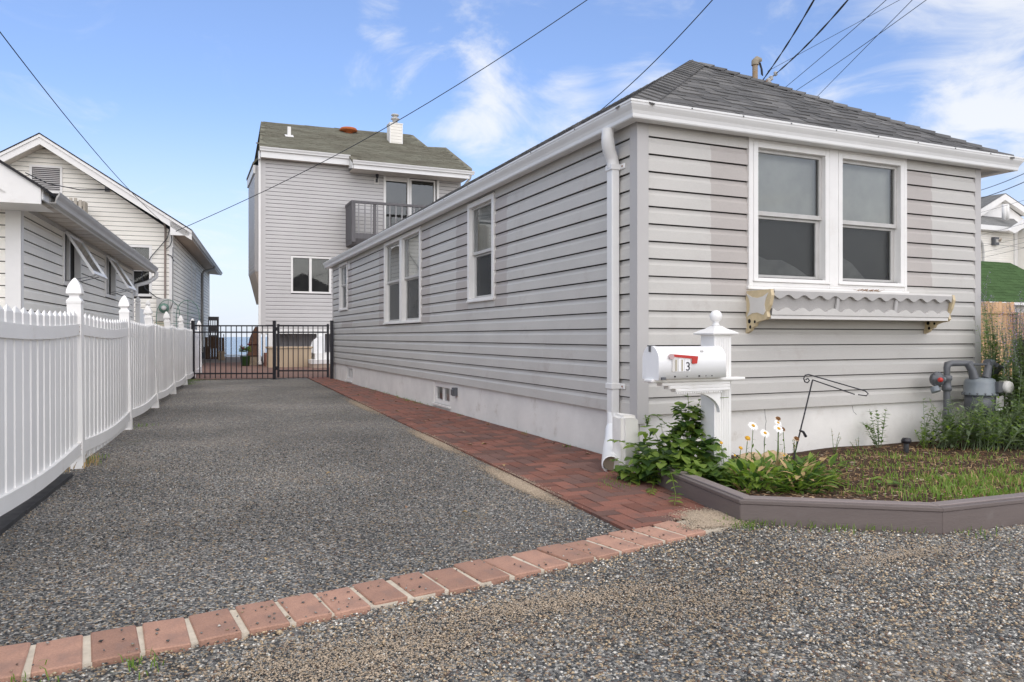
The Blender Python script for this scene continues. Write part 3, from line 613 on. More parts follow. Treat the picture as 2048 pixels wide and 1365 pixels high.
def clip_poly(q, poly):
    for a, b_ in zip(poly, poly[1:] + poly[:1]):
        if len(q) < 3: return []
        q = clip(q, a, b_)
    return q
def area2(q): return abs(sum(q[k_][0] * q[(k_ + 1) % len(q)][1] - q[(k_ + 1) % len(q)][0] * q[k_][1] for k_ in range(len(q)))) / 2 if len(q) > 2 else 0
def shingle_slope(root, A, e, u, inside, courses, length, mats, expo=.14, maxn=300, name='shingle', key=None, wmin=.13, wmax=.24, poly=None):
    """A eave start, e unit along the eave, u unit up the slope; one object per tab for the nearest ones, the rest joined"""
    A, e, u = Vector(A), Vector(e).normalized(), Vector(u).normalized(); n_ = e.cross(u).normalized(); flip = n_.z < 0
    if flip: n_ = -n_
    rot = Matrix((-e if flip else e, u, n_)).transposed()
    tabs = []
    for i in range(courses):
        x = -rnd.uniform(0, .2); hi = rnd.random() < .5
        while x < length:
            wi = rnd.choice((0, 1, 2)); w = (wmin, (wmin + wmax) / 2, wmax)[wi]; y = i * expo
            if (inside(x + w / 2, y + expo / 2) if not poly else len(clip_poly([(x, y), (x + w, y), (x + w, y + expo), (x, y + expo)], poly)) > 2): tabs.append((x, y, wi, w, hi, rnd.random() < .35))
            x += w; hi = not hi if rnd.random() < .8 else hi
    if key: tabs.sort(key=lambda t: key(A + e * (t[0] + t[3] / 2) + u * t[1]))
    def tabverts(w, hi): 
        t = .012 if hi else .0055
        return [(.001, 0, .001), (w - .001, 0, .001), (w - .001, expo + .02, .0), (.001, expo + .02, .0), (.001, 0, t), (w - .001, 0, t), (w - .001, expo + .02, .0022), (.001, expo + .02, .0022)]
    FB = [(0, 3, 2, 1), (4, 5, 6, 7), (0, 1, 5, 4), (1, 2, 6, 5), (2, 3, 7, 6), (3, 0, 4, 7)]
    off = root_of(root).location; rz = root_of(root).rotation_euler.z; inv = Matrix.Rotation(-rz, 3, 'Z')
    cache = {}; joined = MB(); cnt = 0
    for x, y, wi, w, hi, alt in tabs:
        base = A + e * (x + (w if flip else 0)) + u * y
        if poly:
            full = [(x, y), (x + w, y), (x + w, y + expo + .02), (x, y + expo + .02)]; cp_ = clip_poly(full, poly)
            if abs(area2(cp_) - w * (expo + .02)) > 1e-4:
                if area2(cp_) < .002: continue
                t_ = .011 if hi else .0055; nn = len(cp_); vv = [A + e * p + u * q for p, q in cp_] + [A + e * p + u * q + n_ * (t_ - (t_ - .0022) * min(1, (q - y) / (expo + .02))) for p, q in cp_]; ff = [tuple(range(nn)), tuple(range(2 * nn - 1, nn - 1, -1))] + [(i, (i + 1) % nn, nn + (i + 1) % nn, nn + i) for i in range(nn)]
                if cnt < maxn: MB().add(vv, ff).build(name, M[mats[1 if alt else 0]], root); cnt += 1
                else: joined.add(vv, ff, 1 if alt else 0)
                continue
        if cnt < maxn:
            kk = (wi, hi, alt)
            if kk not in cache:
                me = bpy.data.meshes.new('shingle'); me.from_pydata(tabverts(w, hi), [], FB); me.materials.append(M[mats[1 if alt else 0]]); cache[kk] = me
            o = inst(name, cache[kk], root, inv @ (base - off), (inv @ rot).to_euler()); cnt += 1
        else: joined.add([base + rot @ Vector(p) for p in tabverts(w, hi)], FB, 1 if alt else 0)
    if joined.v:
        o = joined.build('shingles', [M[mats[0]], M[mats[1]]], root, recalc=False); o['kind'] = 'stuff'
    return cnt
def hip_caps(root, E0, E1, s1, s2, mats, expo=.14, hw=.15, name='hip_shingle'):
    E0, E1 = Vector(E0), Vector(E1); h = (E1 - E0).normalized(); L = (E1 - E0).length
    def perp(v): v = Vector(v); v -= h * v.dot(h); return v.normalized()
    a, b_ = perp(s1), perp(s2); up = Vector((0, 0, 1)); up -= h * up.dot(h); up.normalize(); n = int(L / expo)
    mes = []
    for mi in mats:
        mb = MB(); vs_ = []
        for t, lift in ((0, .022), (expo * 1.15, .010)):
            for q, s_ in ((a * hw, .55), (a * .0, 1.3), (b_ * hw, .55)): vs_ += [h * t + q + up * (lift * (1 if q.length else 1.25)), h * t + q + up * (lift - .010)]
        f = [(0, 2, 8, 6), (2, 4, 10, 8), (1, 7, 9, 3), (3, 9, 11, 5), (0, 1, 3, 2), (2, 3, 5, 4), (6, 8, 9, 7), (8, 10, 11, 9), (0, 6, 7, 1), (4, 5, 11, 10)]
        mb.add(vs_, f); me = bpy.data.meshes.new(name); me.from_pydata(mb.v, [], mb.f); me.materials.append(M[mi]); bm = bmesh.new(); bm.from_mesh(me); bmesh.ops.recalc_face_normals(bm, faces=bm.faces); bm.to_mesh(me); bm.free(); mes.append(me)
    off = root_of(root).location
    for i in range(n): inst(name, rnd.choice(mes), root, E0 + h * (i * expo) - off)

# ================================================================== the long low bungalow
bung = thing('bungalow', (3.005, 4.561, 0), 'long low light grey vinyl-sided bungalow with hipped grey shingle roof beside the driveway', 'house')
WF = Wall(3.005, 4.561, 0)                       # front: s = X - 3.005, outward -Y
WL = Wall(3.005, 16.71, -90)                     # driveway side: s from the far end; outward -X
sL = lambda y: 16.71 - y
ZB = 0.361
# ---- front wall
wf_open = [(1.035, 1.835, 1.40, 2.45), (1.935, 2.715, 1.40, 2.45)]
backing(bung, WF, 0, 3.71, .363, 2.52, wf_open, M['backing'])
fo = [(0.995, 2.745, 1.325, 2.60)]
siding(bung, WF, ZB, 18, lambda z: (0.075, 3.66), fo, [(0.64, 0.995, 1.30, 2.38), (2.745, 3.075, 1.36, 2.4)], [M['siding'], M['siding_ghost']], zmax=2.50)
# ---- driveway wall
w1 = (sL(8.05), sL(7.25), 1.32, 2.455); w2a = (sL(12.0), sL(10.965), 1.13, 2.46); w2b = (sL(10.965), sL(9.93), 1.13, 2.46); w3 = (sL(15.9), sL(15.05), 1.475, 2.46)
wl_open = [(w1[0] + .03, w1[1] - .03, w1[2] + .03, 2.43), (w2a[0] + .03, w2a[1] - .03, 1.16, 2.43), (w2b[0] + .03, w2b[1] - .03, 1.16, 2.43), (w3[0] + .03, w3[1] - .03, 1.5, 2.43)]
bas1 = (sL(15.33), sL(14.72), .05, .335); bas2 = (sL(9.45), sL(8.79), .06, .328)
backing(bung, WL, 0, 12.149, .363, 2.52, wl_open, M['backing'])
lo = [(w1[0], w1[1], w1[2], 2.7), (w2a[0], w2b[1], 1.13, 2.7), (w3[0], w3[1], w3[2], 2.7)]
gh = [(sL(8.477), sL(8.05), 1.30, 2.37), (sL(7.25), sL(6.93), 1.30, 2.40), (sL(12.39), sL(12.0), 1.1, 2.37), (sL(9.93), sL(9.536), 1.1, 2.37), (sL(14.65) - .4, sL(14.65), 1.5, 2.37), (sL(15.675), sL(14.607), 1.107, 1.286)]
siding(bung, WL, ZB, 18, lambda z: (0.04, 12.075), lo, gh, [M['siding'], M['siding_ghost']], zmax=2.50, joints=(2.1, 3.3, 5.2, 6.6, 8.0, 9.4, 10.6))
# other walls (plain)
mb = MB(); mb.quad((6.715, 4.561, -.1), (6.715, 16.71, -.1), (6.715, 16.71, 2.52), (6.715, 4.561, 2.52)); mb.quad((3.005, 16.71, -.1), (6.715, 16.71, -.1), (6.715, 16.71, 2.52), (3.005, 16.71, 2.52))
mb.build('wall', M['siding'], bung)
# corner posts
mb = MB(); mb.box(2.985, 3.075, 4.536, 4.541, .30, 2.50).box(2.980, 2.985, 4.536, 4.636, .30, 2.50).box(2.985, 3.08, 4.541, 4.556, .30, 2.50).box(2.985, 3.0, 4.541, 4.636, .30, 2.50)
mb.build('corner_post', M['corner'], bung)
MB().box(6.655, 6.735, 4.541, 4.640, .33, 2.50).build('corner_post', M['corner'], bung)
MB().box(2.985, 3.06, 16.67, 16.73, .33, 2.50).build('corner_post', M['corner'], bung)
# foundation, cut where the basement windows are
mb = MB(); mb.box(3.03, 6.70, 4.580, 4.70, -.2, .362)
WFo = Wall(3.020, 16.72, -90)
backing(bung, WFo, 0, 12.135, -.15, .362, [bas1, bas2], M['foundation'], name='foundation', depth=.12)
mb.build('foundation', M['foundation'], bung)
for i, bw in enumerate((bas1, bas2)):
    mb = MB(); frame4(mb, WFo, bw[0], bw[1], bw[2], bw[3], .05, -.05, -.012); WFo.box(mb, (bw[0] + bw[1]) / 2 - .02, (bw[0] + bw[1]) / 2 + .02, -.05, -.02, bw[2] + .05, bw[3] - .05); WFo.box(mb, bw[0] - .02, bw[1] + .02, -.03, .03, bw[2] - .025, bw[2])
    f = mb.build('basement_window', M['sashblue'] if 'sashblue' in M else M['trim'], bung)
    mb = MB(); mb.quad(*[WFo.P(*p) for p in [(bw[0] + .04, -.04, bw[2] + .04), (bw[1] - .04, -.04, bw[2] + .04), (bw[1] - .04, -.04, bw[3] - .04), (bw[0] + .04, -.04, bw[3] - .04)]]); mb.build('pane', M['glass'], f, recalc=False)
mb = MB(); WFo.box(mb, sL(8.55) - .03, sL(8.55) + .05, 0, .05, .21, .31); WFo.box(mb, sL(8.55) - .015, sL(8.55) + .035, .05, .07, .22, .29); mb.build('outlet_box', M['gas_grey'], bung)
# windows
mb = MB()    # casing round the twin front window
WF.box(mb, .995, 1.04, .0, .030, 1.325, 2.50); WF.box(mb, 2.71, 2.745, .0, .030, 1.325, 2.50); WF.box(mb, 1.835, 1.935, 0, .030, 1.345, 2.50); WF.box(mb, 1.04, 1.835, 0, .030, 2.455, 2.50); WF.box(mb, 1.935, 2.71, 0, .030, 2.455, 2.50)
WF.box(mb, 1.04, 1.835, 0, .030, 1.325, 1.360); WF.box(mb, 1.835, 2.71, 0, .030, 1.325, 1.345); WF.box(mb, 1.935, 2.71, 0, .030, 1.345, 1.360)
WF.box(mb, .98, 2.76, .0, .040, 1.300, 1.324); mb.build('window_casing', M['trim'], bung, bevel=.003)
hung_window(bung, WF, 1.041, 1.834, 1.361, 2.454, 1.90, 'left front double-hung window with grey shade')
hung_window(bung, WF, 1.936, 2.709, 1.361, 2.454, 1.885, 'right front double-hung window with grey shade')
for u0, pts_ in ((1.10, [(0, 0), (.62, 0), (.62, .03), (.48, .10), (.33, .155), (.18, .15), (.05, .19), (0, .18)]), (1.99, [(0, 0), (.42, 0), (.34, .06), (.22, .16), (.12, .20), (0, .21)])):
    mb = MB(); mb.prism([WF.P(u0 + u, -.088, 1.40 + z) for u, z in pts_], (0, .0, 0), (0, -.004, 0)); mb.build('bedding', mat('pale_bedding', (.20, .20, .195), .9, c2=(.12, .12, .12), vscale=7), bung)
for (a, b_, c, d), mt in ((w1, 1.87), (w2a, 1.80), (w2b, 1.80), (w3, 2.0)): hung_window(bung, WL, a + .002, b_ - .002, c, d, mt, casing=.06, proud=.034)
MB().box(2.985, 2.995, 14.85, 14.98, 2.28, 2.44).build('wall_vent', M['trim'], bung)
# soffits
mb = MB(); mb.add([(2.93, 4.486, 2.497), (7.02, 4.486, 2.497), (7.02, 4.60, 2.497), (3.03, 4.60, 2.497)], [(0, 1, 2, 3)]).add([(2.93, 4.486, 2.497), (3.03, 4.60, 2.497), (3.03, 17.0, 2.497), (2.93, 17.0, 2.497)], [(0, 1, 2, 3)])
mb.add([(6.70, 4.60, 2.497), (7.02, 4.60, 2.497), (7.02, 17.0, 2.497), (6.70, 17.0, 2.497)], [(0, 1, 2, 3)]).add([(2.93, 16.7, 2.4975), (7.02, 16.7, 2.4975), (7.02, 17.05, 2.4975), (2.93, 17.05, 2.4975)], [(0, 1, 2, 3)])
mb.build('soffit', M['soffit'], bung, recalc=False)
mb = MB(); WF.box(mb, .08, 3.65, .0, .018, 2.470, 2.494); WL.box(mb, .05, 12.07, .0, .018, 2.470, 2.494); mb.build('frieze_trim', M['corner'], bung)
# gutters with mitred corner
GZ = 2.472
gutter(bung, Wall(2.93, 4.486, 0), 0, 4.10, 0, GZ, mit=(-1, 1))
gutter(bung, Wall(2.93, 17.05, -90), 0, 17.05 - 4.486, 0, GZ, mit=(0, 1))
gutter(bung, Wall(7.02, 4.486, 90), 0, 12.5, 0, GZ, mit=(-1, 0))
mb = MB(); mb.box(2.934, 7.016, 4.490, 4.51, GZ, GZ + .115).box(2.934, 2.955, 4.51, 17.05, GZ, GZ + .115).box(6.99, 7.016, 4.51, 17.05, GZ, GZ + .115).box(2.934, 7.016, 17.0, 17.05, GZ, GZ + .115); mb.build('fascia', M['gutter'], bung)
for k_ in range(9): 
    xk = 3.35 + .47 * k_
    if xk < 7.0: MB().box(xk - .005, xk + .005, 4.384, 4.390, GZ + .104, GZ + .113).build('gutter_screw', M['gas_grey'], bung)
for k_ in range(14): MB().box(2.828, 2.834, 5.2 + .82 * k_, 5.21 + .82 * k_, GZ + .104, GZ + .113).build('gutter_screw', M['gas_grey'], bung)
MB().box(2.8305, 2.8322, 4.9, 4.9, 0, 0) if False else None
# roof
AP = Vector((4.945, 6.47, 3.86)); BK = Vector((4.945, 15.1, 3.86)); ez = 2.60
E1_, E2_, E3_, E4_ = Vector((2.90, 4.455, ez)), Vector((7.05, 4.455, ez)), Vector((7.05, 17.1, ez)), Vector((2.90, 17.1, ez))
mb = MB(); dn = Vector((0, 0, -.004)); mb.add([E1_ + dn, E2_ + dn, E3_ + dn, E4_ + dn, AP + dn, BK + dn], [(0, 1, 4), (1, 2, 5, 4), (2, 3, 5), (3, 0, 4, 5), (0, 3, 2, 1)]); roofd = mb.build('roof_deck', M['shingle_dark'], bung)
u_f = (Vector((AP.x, AP.y, AP.z)) - Vector((AP.x, 4.455, ez))).normalized(); SL = (AP - Vector((AP.x, 4.455, ez))).length
kx = (AP.x - E1_.x) / SL; kx2 = (E2_.x - AP.x) / SL
campos = Vector((0, 0, .93))
nf_ = shingle_slope(bung, E1_, (1, 0, 0), u_f, lambda x, y: kx * y - .02 < x < (E2_.x - E1_.x) - kx2 * y + .02 and y < SL, int(SL / .14) + 1, 4.2, ('shingle_a', 'shingle_b'), maxn=230, poly=[(0, 0), (E2_.x - E1_.x, 0), (AP.x - E1_.x + .001, SL), (AP.x - E1_.x, SL)], key=lambda p: (p - campos).length)
u_l = (AP - Vector((2.90, AP.y, ez))).normalized(); SL2 = (AP - Vector((2.90, AP.y, ez))).length; ky = (AP.y - E1_.y) / SL2; ky2 = (E4_.y - BK.y) / SL2
shingle_slope(bung, E1_, (0, 1, 0), u_l, lambda x, y: ky * y - .02 < x < (E4_.y - E1_.y) - ky2 * y and y < SL2, int(SL2 / .14) + 1, 12.7, ('shingle_a', 'shingle_b'), poly=[(0, 0), (E4_.y - E1_.y, 0), (BK.y - E1_.y, SL2), (AP.y - E1_.y, SL2)], maxn=max(0, 298 - nf_), key=lambda p: (p - campos).length)
mb = MB(); mb.add([E2_, E3_, AP, BK], [(0, 1, 3, 2)]).add([E3_, E4_, BK], [(0, 1, 2)]); mb.build('roof_slope', M['shingle_a'], bung)
hip_caps(bung, E1_, AP + Vector((0, 0, .01)), (1, 0, 0), (0, 1, 0), ('shingle_a', 'shingle_b'))
hip_caps(bung, E2_, AP + Vector((0, 0, .01)), (-1, 0, 0), (0, 1, 0), ('shingle_a', 'shingle_b'))
hip_caps(bung, AP, BK, u_l * -1, (-u_l.x * -1, 0, -u_l.z), ('shingle_a', 'shingle_b'), name='ridge_shingle')
# downspout
ds = MB(); ds.box(2.912, 2.978, 4.77, 4.85, .30, 2.24); dso = ds.build('downspout', M['gutter'], bung, bevel=.006)
mb = MB(); pts = [(2.875, 4.77, 2.475), (2.873, 4.77, 2.42), (2.878, 4.775, 2.385), (2.90, 4.795, 2.33), (2.925, 4.805, 2.29), (2.942, 4.81, 2.25), (2.945, 4.81, 2.20)]
mb.tube(pts, [.045, .046, .050, .050, .047, .047, .047], 10); mb.build('elbow', M['gutter'], dso)
for z in (2.20, .56):
    mb = MB(); mb.box(2.904, 2.986, 4.762, 4.858, z - .022, z + .022).box(2.974, 2.986, 4.70, 4.762, z - .02, z + .02); mb.build('strap', M['gutter'], dso, bevel=.004)
    MB().box(2.970, 2.974, 4.722, 4.734, z - .006, z + .006).build('screw', M['rust'], dso)
mb = MB(); mb.tube([(2.945, 4.81, .36), (2.940, 4.80, .25)], [.045, .050], 14); mb.tube([(2.940, 4.80, .25), (2.932, 4.785, .235), (2.89, 4.72, .175), (2.81, 4.61, .12), (2.72, 4.47, .080), (2.645, 4.345, .064)], [.056, .060, .062, .064, .064, .066], 16, caps=False)
mb.tube([(2.675, 4.395, .070), (2.72, 4.47, .080), (2.80, 4.60, .118)], [.0600, .058, .05], 16, m=1); mb.tube([(2.647, 4.348, .0645), (2.640, 4.337, .0635)], [.066, .056], 16, caps=False)
mb.build('drain_spout', [M['white_paint'], mat('dirty_spout_inside', (.30, .25, .19), .9)], dso)

# white stump of concrete at the corner
from mathutils import noise as mnoise
bm = bmesh.new(); bmesh.ops.create_cube(bm, size=1); bmesh.ops.scale(bm, vec=(.150, .140, .43), verts=bm.verts); bmesh.ops.bevel(bm, geom=bm.edges[:], offset=.022, segments=3, affect='EDGES'); bmesh.ops.subdivide_edges(bm, edges=bm.edges[:], cuts=3, use_grid_fill=True)
for v in bm.verts:
    v.co.z += .185; p = v.co.copy(); k_ = 1 if p.z > .28 else .35; d_ = mnoise.noise(p * 18) * .008 * k_ + mnoise.noise(p * 45) * .003
    v.co += Vector((math.copysign(d_, p.x), math.copysign(d_, p.y), d_ * 1.4 if p.z > .3 else 0))
    if p.z > .33 and p.x > .03: v.co.z -= .022 * (p.x - .03) / .045; v.co.x -= .008
me = bpy.data.meshes.new('concrete_stub'); bm.to_mesh(me); bm.free(); me.materials.append(M['foundation']); o = bpy.data.objects.new('concrete_stub', me); col.objects.link(o); o.location = (2.77, 4.36, 0); o.rotation_euler = (0, 0, .06)
tag(o, 'rough white painted concrete stub between the downspout and the house corner', 'stump')
# crack and stains on the foundation, fallen leaves on the path
mb = MB(); mb.tube([(4.20, 4.579, .355), (4.205, 4.579, .30), (4.215, 4.579, .26), (4.205, 4.579, .22), (4.21, 4.579, .17), (4.19, 4.579, .10), (4.195, 4.579, .05)], .0016, 4, caps=False); mb.build('crack', M['gas_grey'], bung)
mb = MB(); mb.tube([(5.15, 4.579, .345), (5.16, 4.579, .30), (5.20, 4.579, .27)], .0014, 4, caps=False); mb.build('crack', M['gas_grey'], bung)

# ================================================================== window box under the twin front window
wbx = thing('window_box', (4.95, 4.52, 1.0), 'pale grey metal window box with wavy trim and cream brackets under the twin front window', 'window box')
X0, X1 = 4.02, 5.98
mb = MB()    # tray: front face leans out
mb.prism([(X0, 4.545, 1.09), (X0, 4.335, 1.09), (X0, 4.30, 1.285), (X0, 4.545, 1.285)], (0, 0, 0), (X1 - X0, 0, 0)); mb.build('tray', mat('tray_shadow_grey_enamel', (.40, .385, .37), .5, var=.05, fine=.05, fscale=120), wbx)  # tray face coloured darker to paint in the shadow along the wavy bands
def fy(z): return 4.335 - (z - 1.09) / .195 * .035
def wave_band(z_lo, z_hi, amp, wl, low_wave):
    n = int((X1 - X0) / wl * 10); mb = MB(); top, bot = [], []
    for i in range(n + 1):
        x = X0 + (X1 - X0) * i / n; w = amp * math.cos(2 * math.pi * x / wl)
        a, b_ = (z_lo + w, z_hi) if low_wave else (z_lo, z_hi + w)
        for lst, z in ((bot, a), (top, b_)): lst.append((x, fy(z) - .002, z)); lst.append((x, fy(z) - .024, z))
    v = []; f = []
    for i in range(n + 1): v += [bot[2 * i], bot[2 * i + 1], top[2 * i], top[2 * i + 1]]
    for i in range(n):
        a = 4 * i; b_ = a + 4
        f += [(a + 1, b_ + 1, b_ + 3, a + 3), (a, a + 1, b_ + 1, b_), (a + 2, a + 3, b_ + 3, b_ + 2)]
    return mb.add(v, f)
wave_band(1.232, 1.275, .015, .16, True).build('wavy_valance', M['box_metal'], wbx)
wave_band(1.095, 1.137, .014, .16, False).build('wavy_band', M['box_pale'], wbx)
MB().box(X0 + .002, X1 - .002, 4.284, 4.547, 1.272, 1.289).build('rim', M['box_pale'], wbx)
MB().box(X0 + .002, X1 - .002, 4.318, 4.547, 1.066, 1.092).build('base_rail', M['box_pale'], wbx)
for x in (4.68, 5.33): MB().prism([(x - .014, fy(1.12) - .004, 1.10), (x + .014, fy(1.12) - .004, 1.10), (x + .014, fy(1.26) - .003, 1.26), (x - .014, fy(1.26) - .003, 1.26)], (0, -.014, 0), (0, 0, 0)).build('strap', M['box_metal'], wbx)
for x, s_ in ((3.985, 1), (5.985, -1)):
    prof = [(4.552, 1.285), (4.285, 1.285), (4.275, 1.24), (4.295, 1.17), (4.325, 1.12), (4.315, 1.08), (4.335, 1.06), (4.40, 1.05), (4.44, 1.035), (4.455, 1.01), (4.49, .995), (4.505, .975), (4.552, .955)]
    mb = MB(); mb.prism([(x, y, z) for y, z in prof], (0, 0, 0), (.03, 0, 0)); bo = mb.build('scroll_bracket', M['cream'], wbx)
    star = [(4.54, 1.265), (4.48, 1.235), (4.42, 1.225), (4.36, 1.235), (4.305, 1.262), (4.335, 1.21), (4.345, 1.17), (4.335, 1.125), (4.355, 1.095), (4.42, 1.115), (4.48, 1.11), (4.535, 1.085), (4.505, 1.13), (4.50, 1.175), (4.51, 1.22)]
    mb = MB(); mb.prism([(x - .005, y, z) for y, z in star], (0, 0, 0), (.005, 0, 0)); mb.build('star_panel', M['box_pale'], bo)
    for yy, zz, r_ in ((4.45, 1.045, .012), (4.51, 1.05, .018), (4.50, 1.005, .014)):
        mb = MB(); mb.prism([(x - .003, yy + r_ * math.cos(a) * .8, zz + r_ * math.sin(a)) for a in [k * math.pi / 4 for k in range(8)]], (0, 0, 0), (.003, 0, 0)); mb.build('scroll_hole', M['dark'], bo)
mb = MB()
for i in range(60):
    x = 5.02 + rnd.gauss(0, .07); y = 4.30 + rnd.gauss(0, .012); a = rnd.uniform(-1.3, 1.3); l = rnd.uniform(.02, .06)
    mb.bar((x, y, 1.292 + rnd.uniform(0, .012)), (x + l * math.cos(a), y + l * .2 * math.sin(a), 1.294 + rnd.uniform(0, .02)), .004, .002)
tag(mb.build('dead_twigs', M['rust']), 'small clump of dry brown twigs caught on the window box rim', 'twigs', kind='stuff')

# ================================================================== mailbox on its white post
mp_ = thing('mailbox_post', (3.13, 3.86, 0), 'white vinyl mailbox post with ball finial and bracket arm in the raised bed', 'post')
PX, PY, PW = 3.135, 3.86, .067
mb = MB(); mb.box(PX - PW, PX + PW, PY - PW, PY + PW, -.05, .945)
po = mb.build('post', M['vinyl'], mp_)
for k_ in range(8):
    x = PX - .049 + k_ * .014; MB().box(x - .0035, x + .0035, PY - PW - .003, PY - PW, .02, .92).build('flute', M['vinyl'], mp_)
mb = MB(); q = math.sqrt(2)
mb.lathe([(PW * q + .012, .940), ((PW + .034) * q, .946), ((PW + .036) * q, .953), ((PW + .012) * q, .968), (.045 * q, .985), (.026 * q, 1.0)], PX, PY, 4, smooth=False); cp = mb.build('cap', M['vinyl'], mp_)
mb = MB(); mb.lathe([(.030, .998), (.020, 1.012), (.017, 1.022), (.024, 1.028)] + [(.040 * math.sin(a), 1.062 - .040 * math.cos(a)) for a in [R(k) for k in range(25, 180, 12)]] + [(.001, 1.102)], PX, PY, 20); mb.build('ball_finial', M['vinyl'], cp)
mb = MB(); mb.box(2.535, 3.245, 3.705, 3.79, .655, .676); mb.build('arm', M['vinyl'], mp_, bevel=.006)
mb = MB()
for i, (xa, z0_, z1_) in enumerate(((2.62, .632, .655), (2.67, .612, .632), (2.72, .594, .612))): mb.box(xa, PX - .0, 3.72, 3.78 - .0, z0_, z1_)
mb.build('moulding', M['vinyl'], mp_, bevel=.004)
for k_ in range(26): 
    x = 2.725 + k_ * .0132; MB().box(x, x + .007, 3.715, 3.725, .584, .594).build('dentil', M['vinyl'], mp_) if k_ < 26 else 0
arc = [(PX - PW, .59), (2.86, .59)] + [(2.86 + .205 * math.sin(a), .455 + .128 * math.cos(a)) for a in [k * math.pi / 16 for k in range(1, 9)]] 
mb = MB(); mb.prism([(x, 3.735, z) for x, z in [(PX - PW, .59), (2.86, .59)] + arc[2:]], (0, 0, 0), (0, .03, 0)); mb.build('scroll_brace', M['vinyl'], mp_)
# the box
mbx = thing('mailbox', (2.8, 3.75, .677), 'white domed mailbox with red flag and house number, mounted on the post arm', 'mailbox')
def dome(x, inset=0.0, y0=3.665, y1=3.83, zb=.679, zt=.872):
    r_ = (y1 - y0) / 2 - inset; cyy = (y0 + y1) / 2; zc_ = zt - (y1 - y0) / 2
    return [(x, cyy - r_, zb + inset), (x, cyy - r_, zc_)] + [(x, cyy - r_ * math.cos(a), zc_ + r_ * math.sin(a)) for a in [k * math.pi / 12 for k in range(1, 12)]] + [(x, cyy + r_, zc_), (x, cyy + r_, zb + inset)]
mb = MB(); A_, B_ = dome(2.575), dome(3.055); n = len(A_); mb.add(A_ + B_, [(i, n + i, n + i + 1, i + 1) for i in range(n - 1)] + [(n - 1, 2 * n - 1, n, 0)], smooth=True); mb.add(B_, [tuple(range(n))]); mb.add(A_, [tuple(range(n))]); mb.build('body', M['white_paint'], mbx)
mb = MB(); A_, B_ = dome(2.555, -.004, zb=.676), dome(2.577, -.004, zb=.676); mb.add(A_ + B_, [(i, n + i, n + i + 1, i + 1) for i in range(n - 1)] + [(n - 1, 2 * n - 1, n, 0)], smooth=True); mb.add(A_, [tuple(range(n))]); mb.add(B_, [tuple(range(n))]); dr = mb.build('door', M['white_paint'], mbx)
MB().box(2.545, 2.556, 3.742, 3.753, .84, .872).box(2.538, 2.585, 3.738, 3.757, .872, .879).build('latch', M['gas_grey'], dr)
MB().box(2.57, 2.60, 3.652, 3.664, .674, .690).build('hinge', M['gas_grey'], dr)
YF = 3.662
mb = MB(); mb.prism([(2.655, YF, .826), (2.640, YF, .812), (2.790, YF, .800 - .002), (2.790, YF, .768), (2.826, YF, .768), (2.835, YF, .812)], (0, -.009, 0), (0, -.006, 0)); mb.build('flag', M['red_metal'], mbx)
mb = MB(); mb.prism([(2.640 + .017 * math.cos(a), YF, .812 + .017 * math.sin(a)) for a in [k * math.pi / 7 for k in range(14)]], (0, -.013, 0), (0, 0, 0)); mb.build('flag_pivot', mat('faded_pink_plastic', (.50, .36, .36), .5), mbx)
for x in (2.672, 2.716, 2.76): 
    pl = MB().box(x - .021, x + .021, YF - .003, YF - .0005, .722, .800).build('number_plate', M['box_pale'] if x == 2.672 else M['white_paint'], mbx)
def text(s, x, z, size, m, par, y, font_depth=.0008, name='digit'):
    cu = bpy.data.curves.new(name, 'FONT'); cu.body = s; cu.size = size; cu.extrude = font_depth; cu.align_x = 'CENTER'
    to = bpy.data.objects.new(name, cu); col.objects.link(to); dg = bpy.context.evaluated_depsgraph_get(); me = bpy.data.meshes.new_from_object(to.evaluated_get(dg)); bpy.data.objects.remove(to)
    me.materials.clear(); me.materials.append(m); o = bpy.data.objects.new(name, me); col.objects.link(o); o.parent = par; r_ = root_of(par)
    o.location = Vector((x, y, z)) - r_.location; o.rotation_euler = (R(90), 0, 0); return o
tan_p = mat('tan_number_ink', (.42, .38, .28), .6)
text('1', 2.676, .726, .098, tan_p, mbx, YF - .0045); text('1', 2.720, .726, .098, tan_p, mbx, YF - .0045); text('3', 2.763, .727, .074, M['black_metal'], mbx, YF - .0045)
for x, r_ in ((2.672, .0045), (2.76, .0025), (2.85, .0045), (2.90, .0025), (2.945, .0025)): MB().box(x - r_, x + r_, YF - .001, YF + .004, .692 - r_, .692 + r_).build('rivet', M['dark'], mbx)
MB().box(2.868, 2.892, 3.676, 3.679, .835, .848).build('sticker', M['box_metal'], mbx)

# ================================================================== raised bed
bed_ = thing('raised_planter', (3.295, 2.408, 0), 'taupe composite raised garden bed in front of the bungalow', 'planter')
rim = [(2.74, 4.46), (2.694, 3.875), (2.529, 2.93), (3.295, 2.408), (3.90, 2.372), (6.9, 2.29)]
def offs(pts, d):
    out_ = []
    for i, p in enumerate(pts):
        a = Vector(pts[max(i - 1, 0)]); c = Vector(pts[min(i + 1, len(pts) - 1)]); p = Vector(p)
        d1 = (p - a).normalized() if i else (c - p).normalized(); d2 = (c - p).normalized() if i < len(pts) - 1 else d1
        n1, n2 = Vector((-d1.y, d1.x)), Vector((-d2.y, d2.x)); b_ = (n1 + n2).normalized(); out_.append(p + b_ * d / max(.3, b_.dot(n1)))
    return out_
i1 = offs(rim, .034); c0 = offs(rim, -.004); c1 = offs(rim, .093); g0 = offs(rim, .022); g1 = offs(rim, .030)
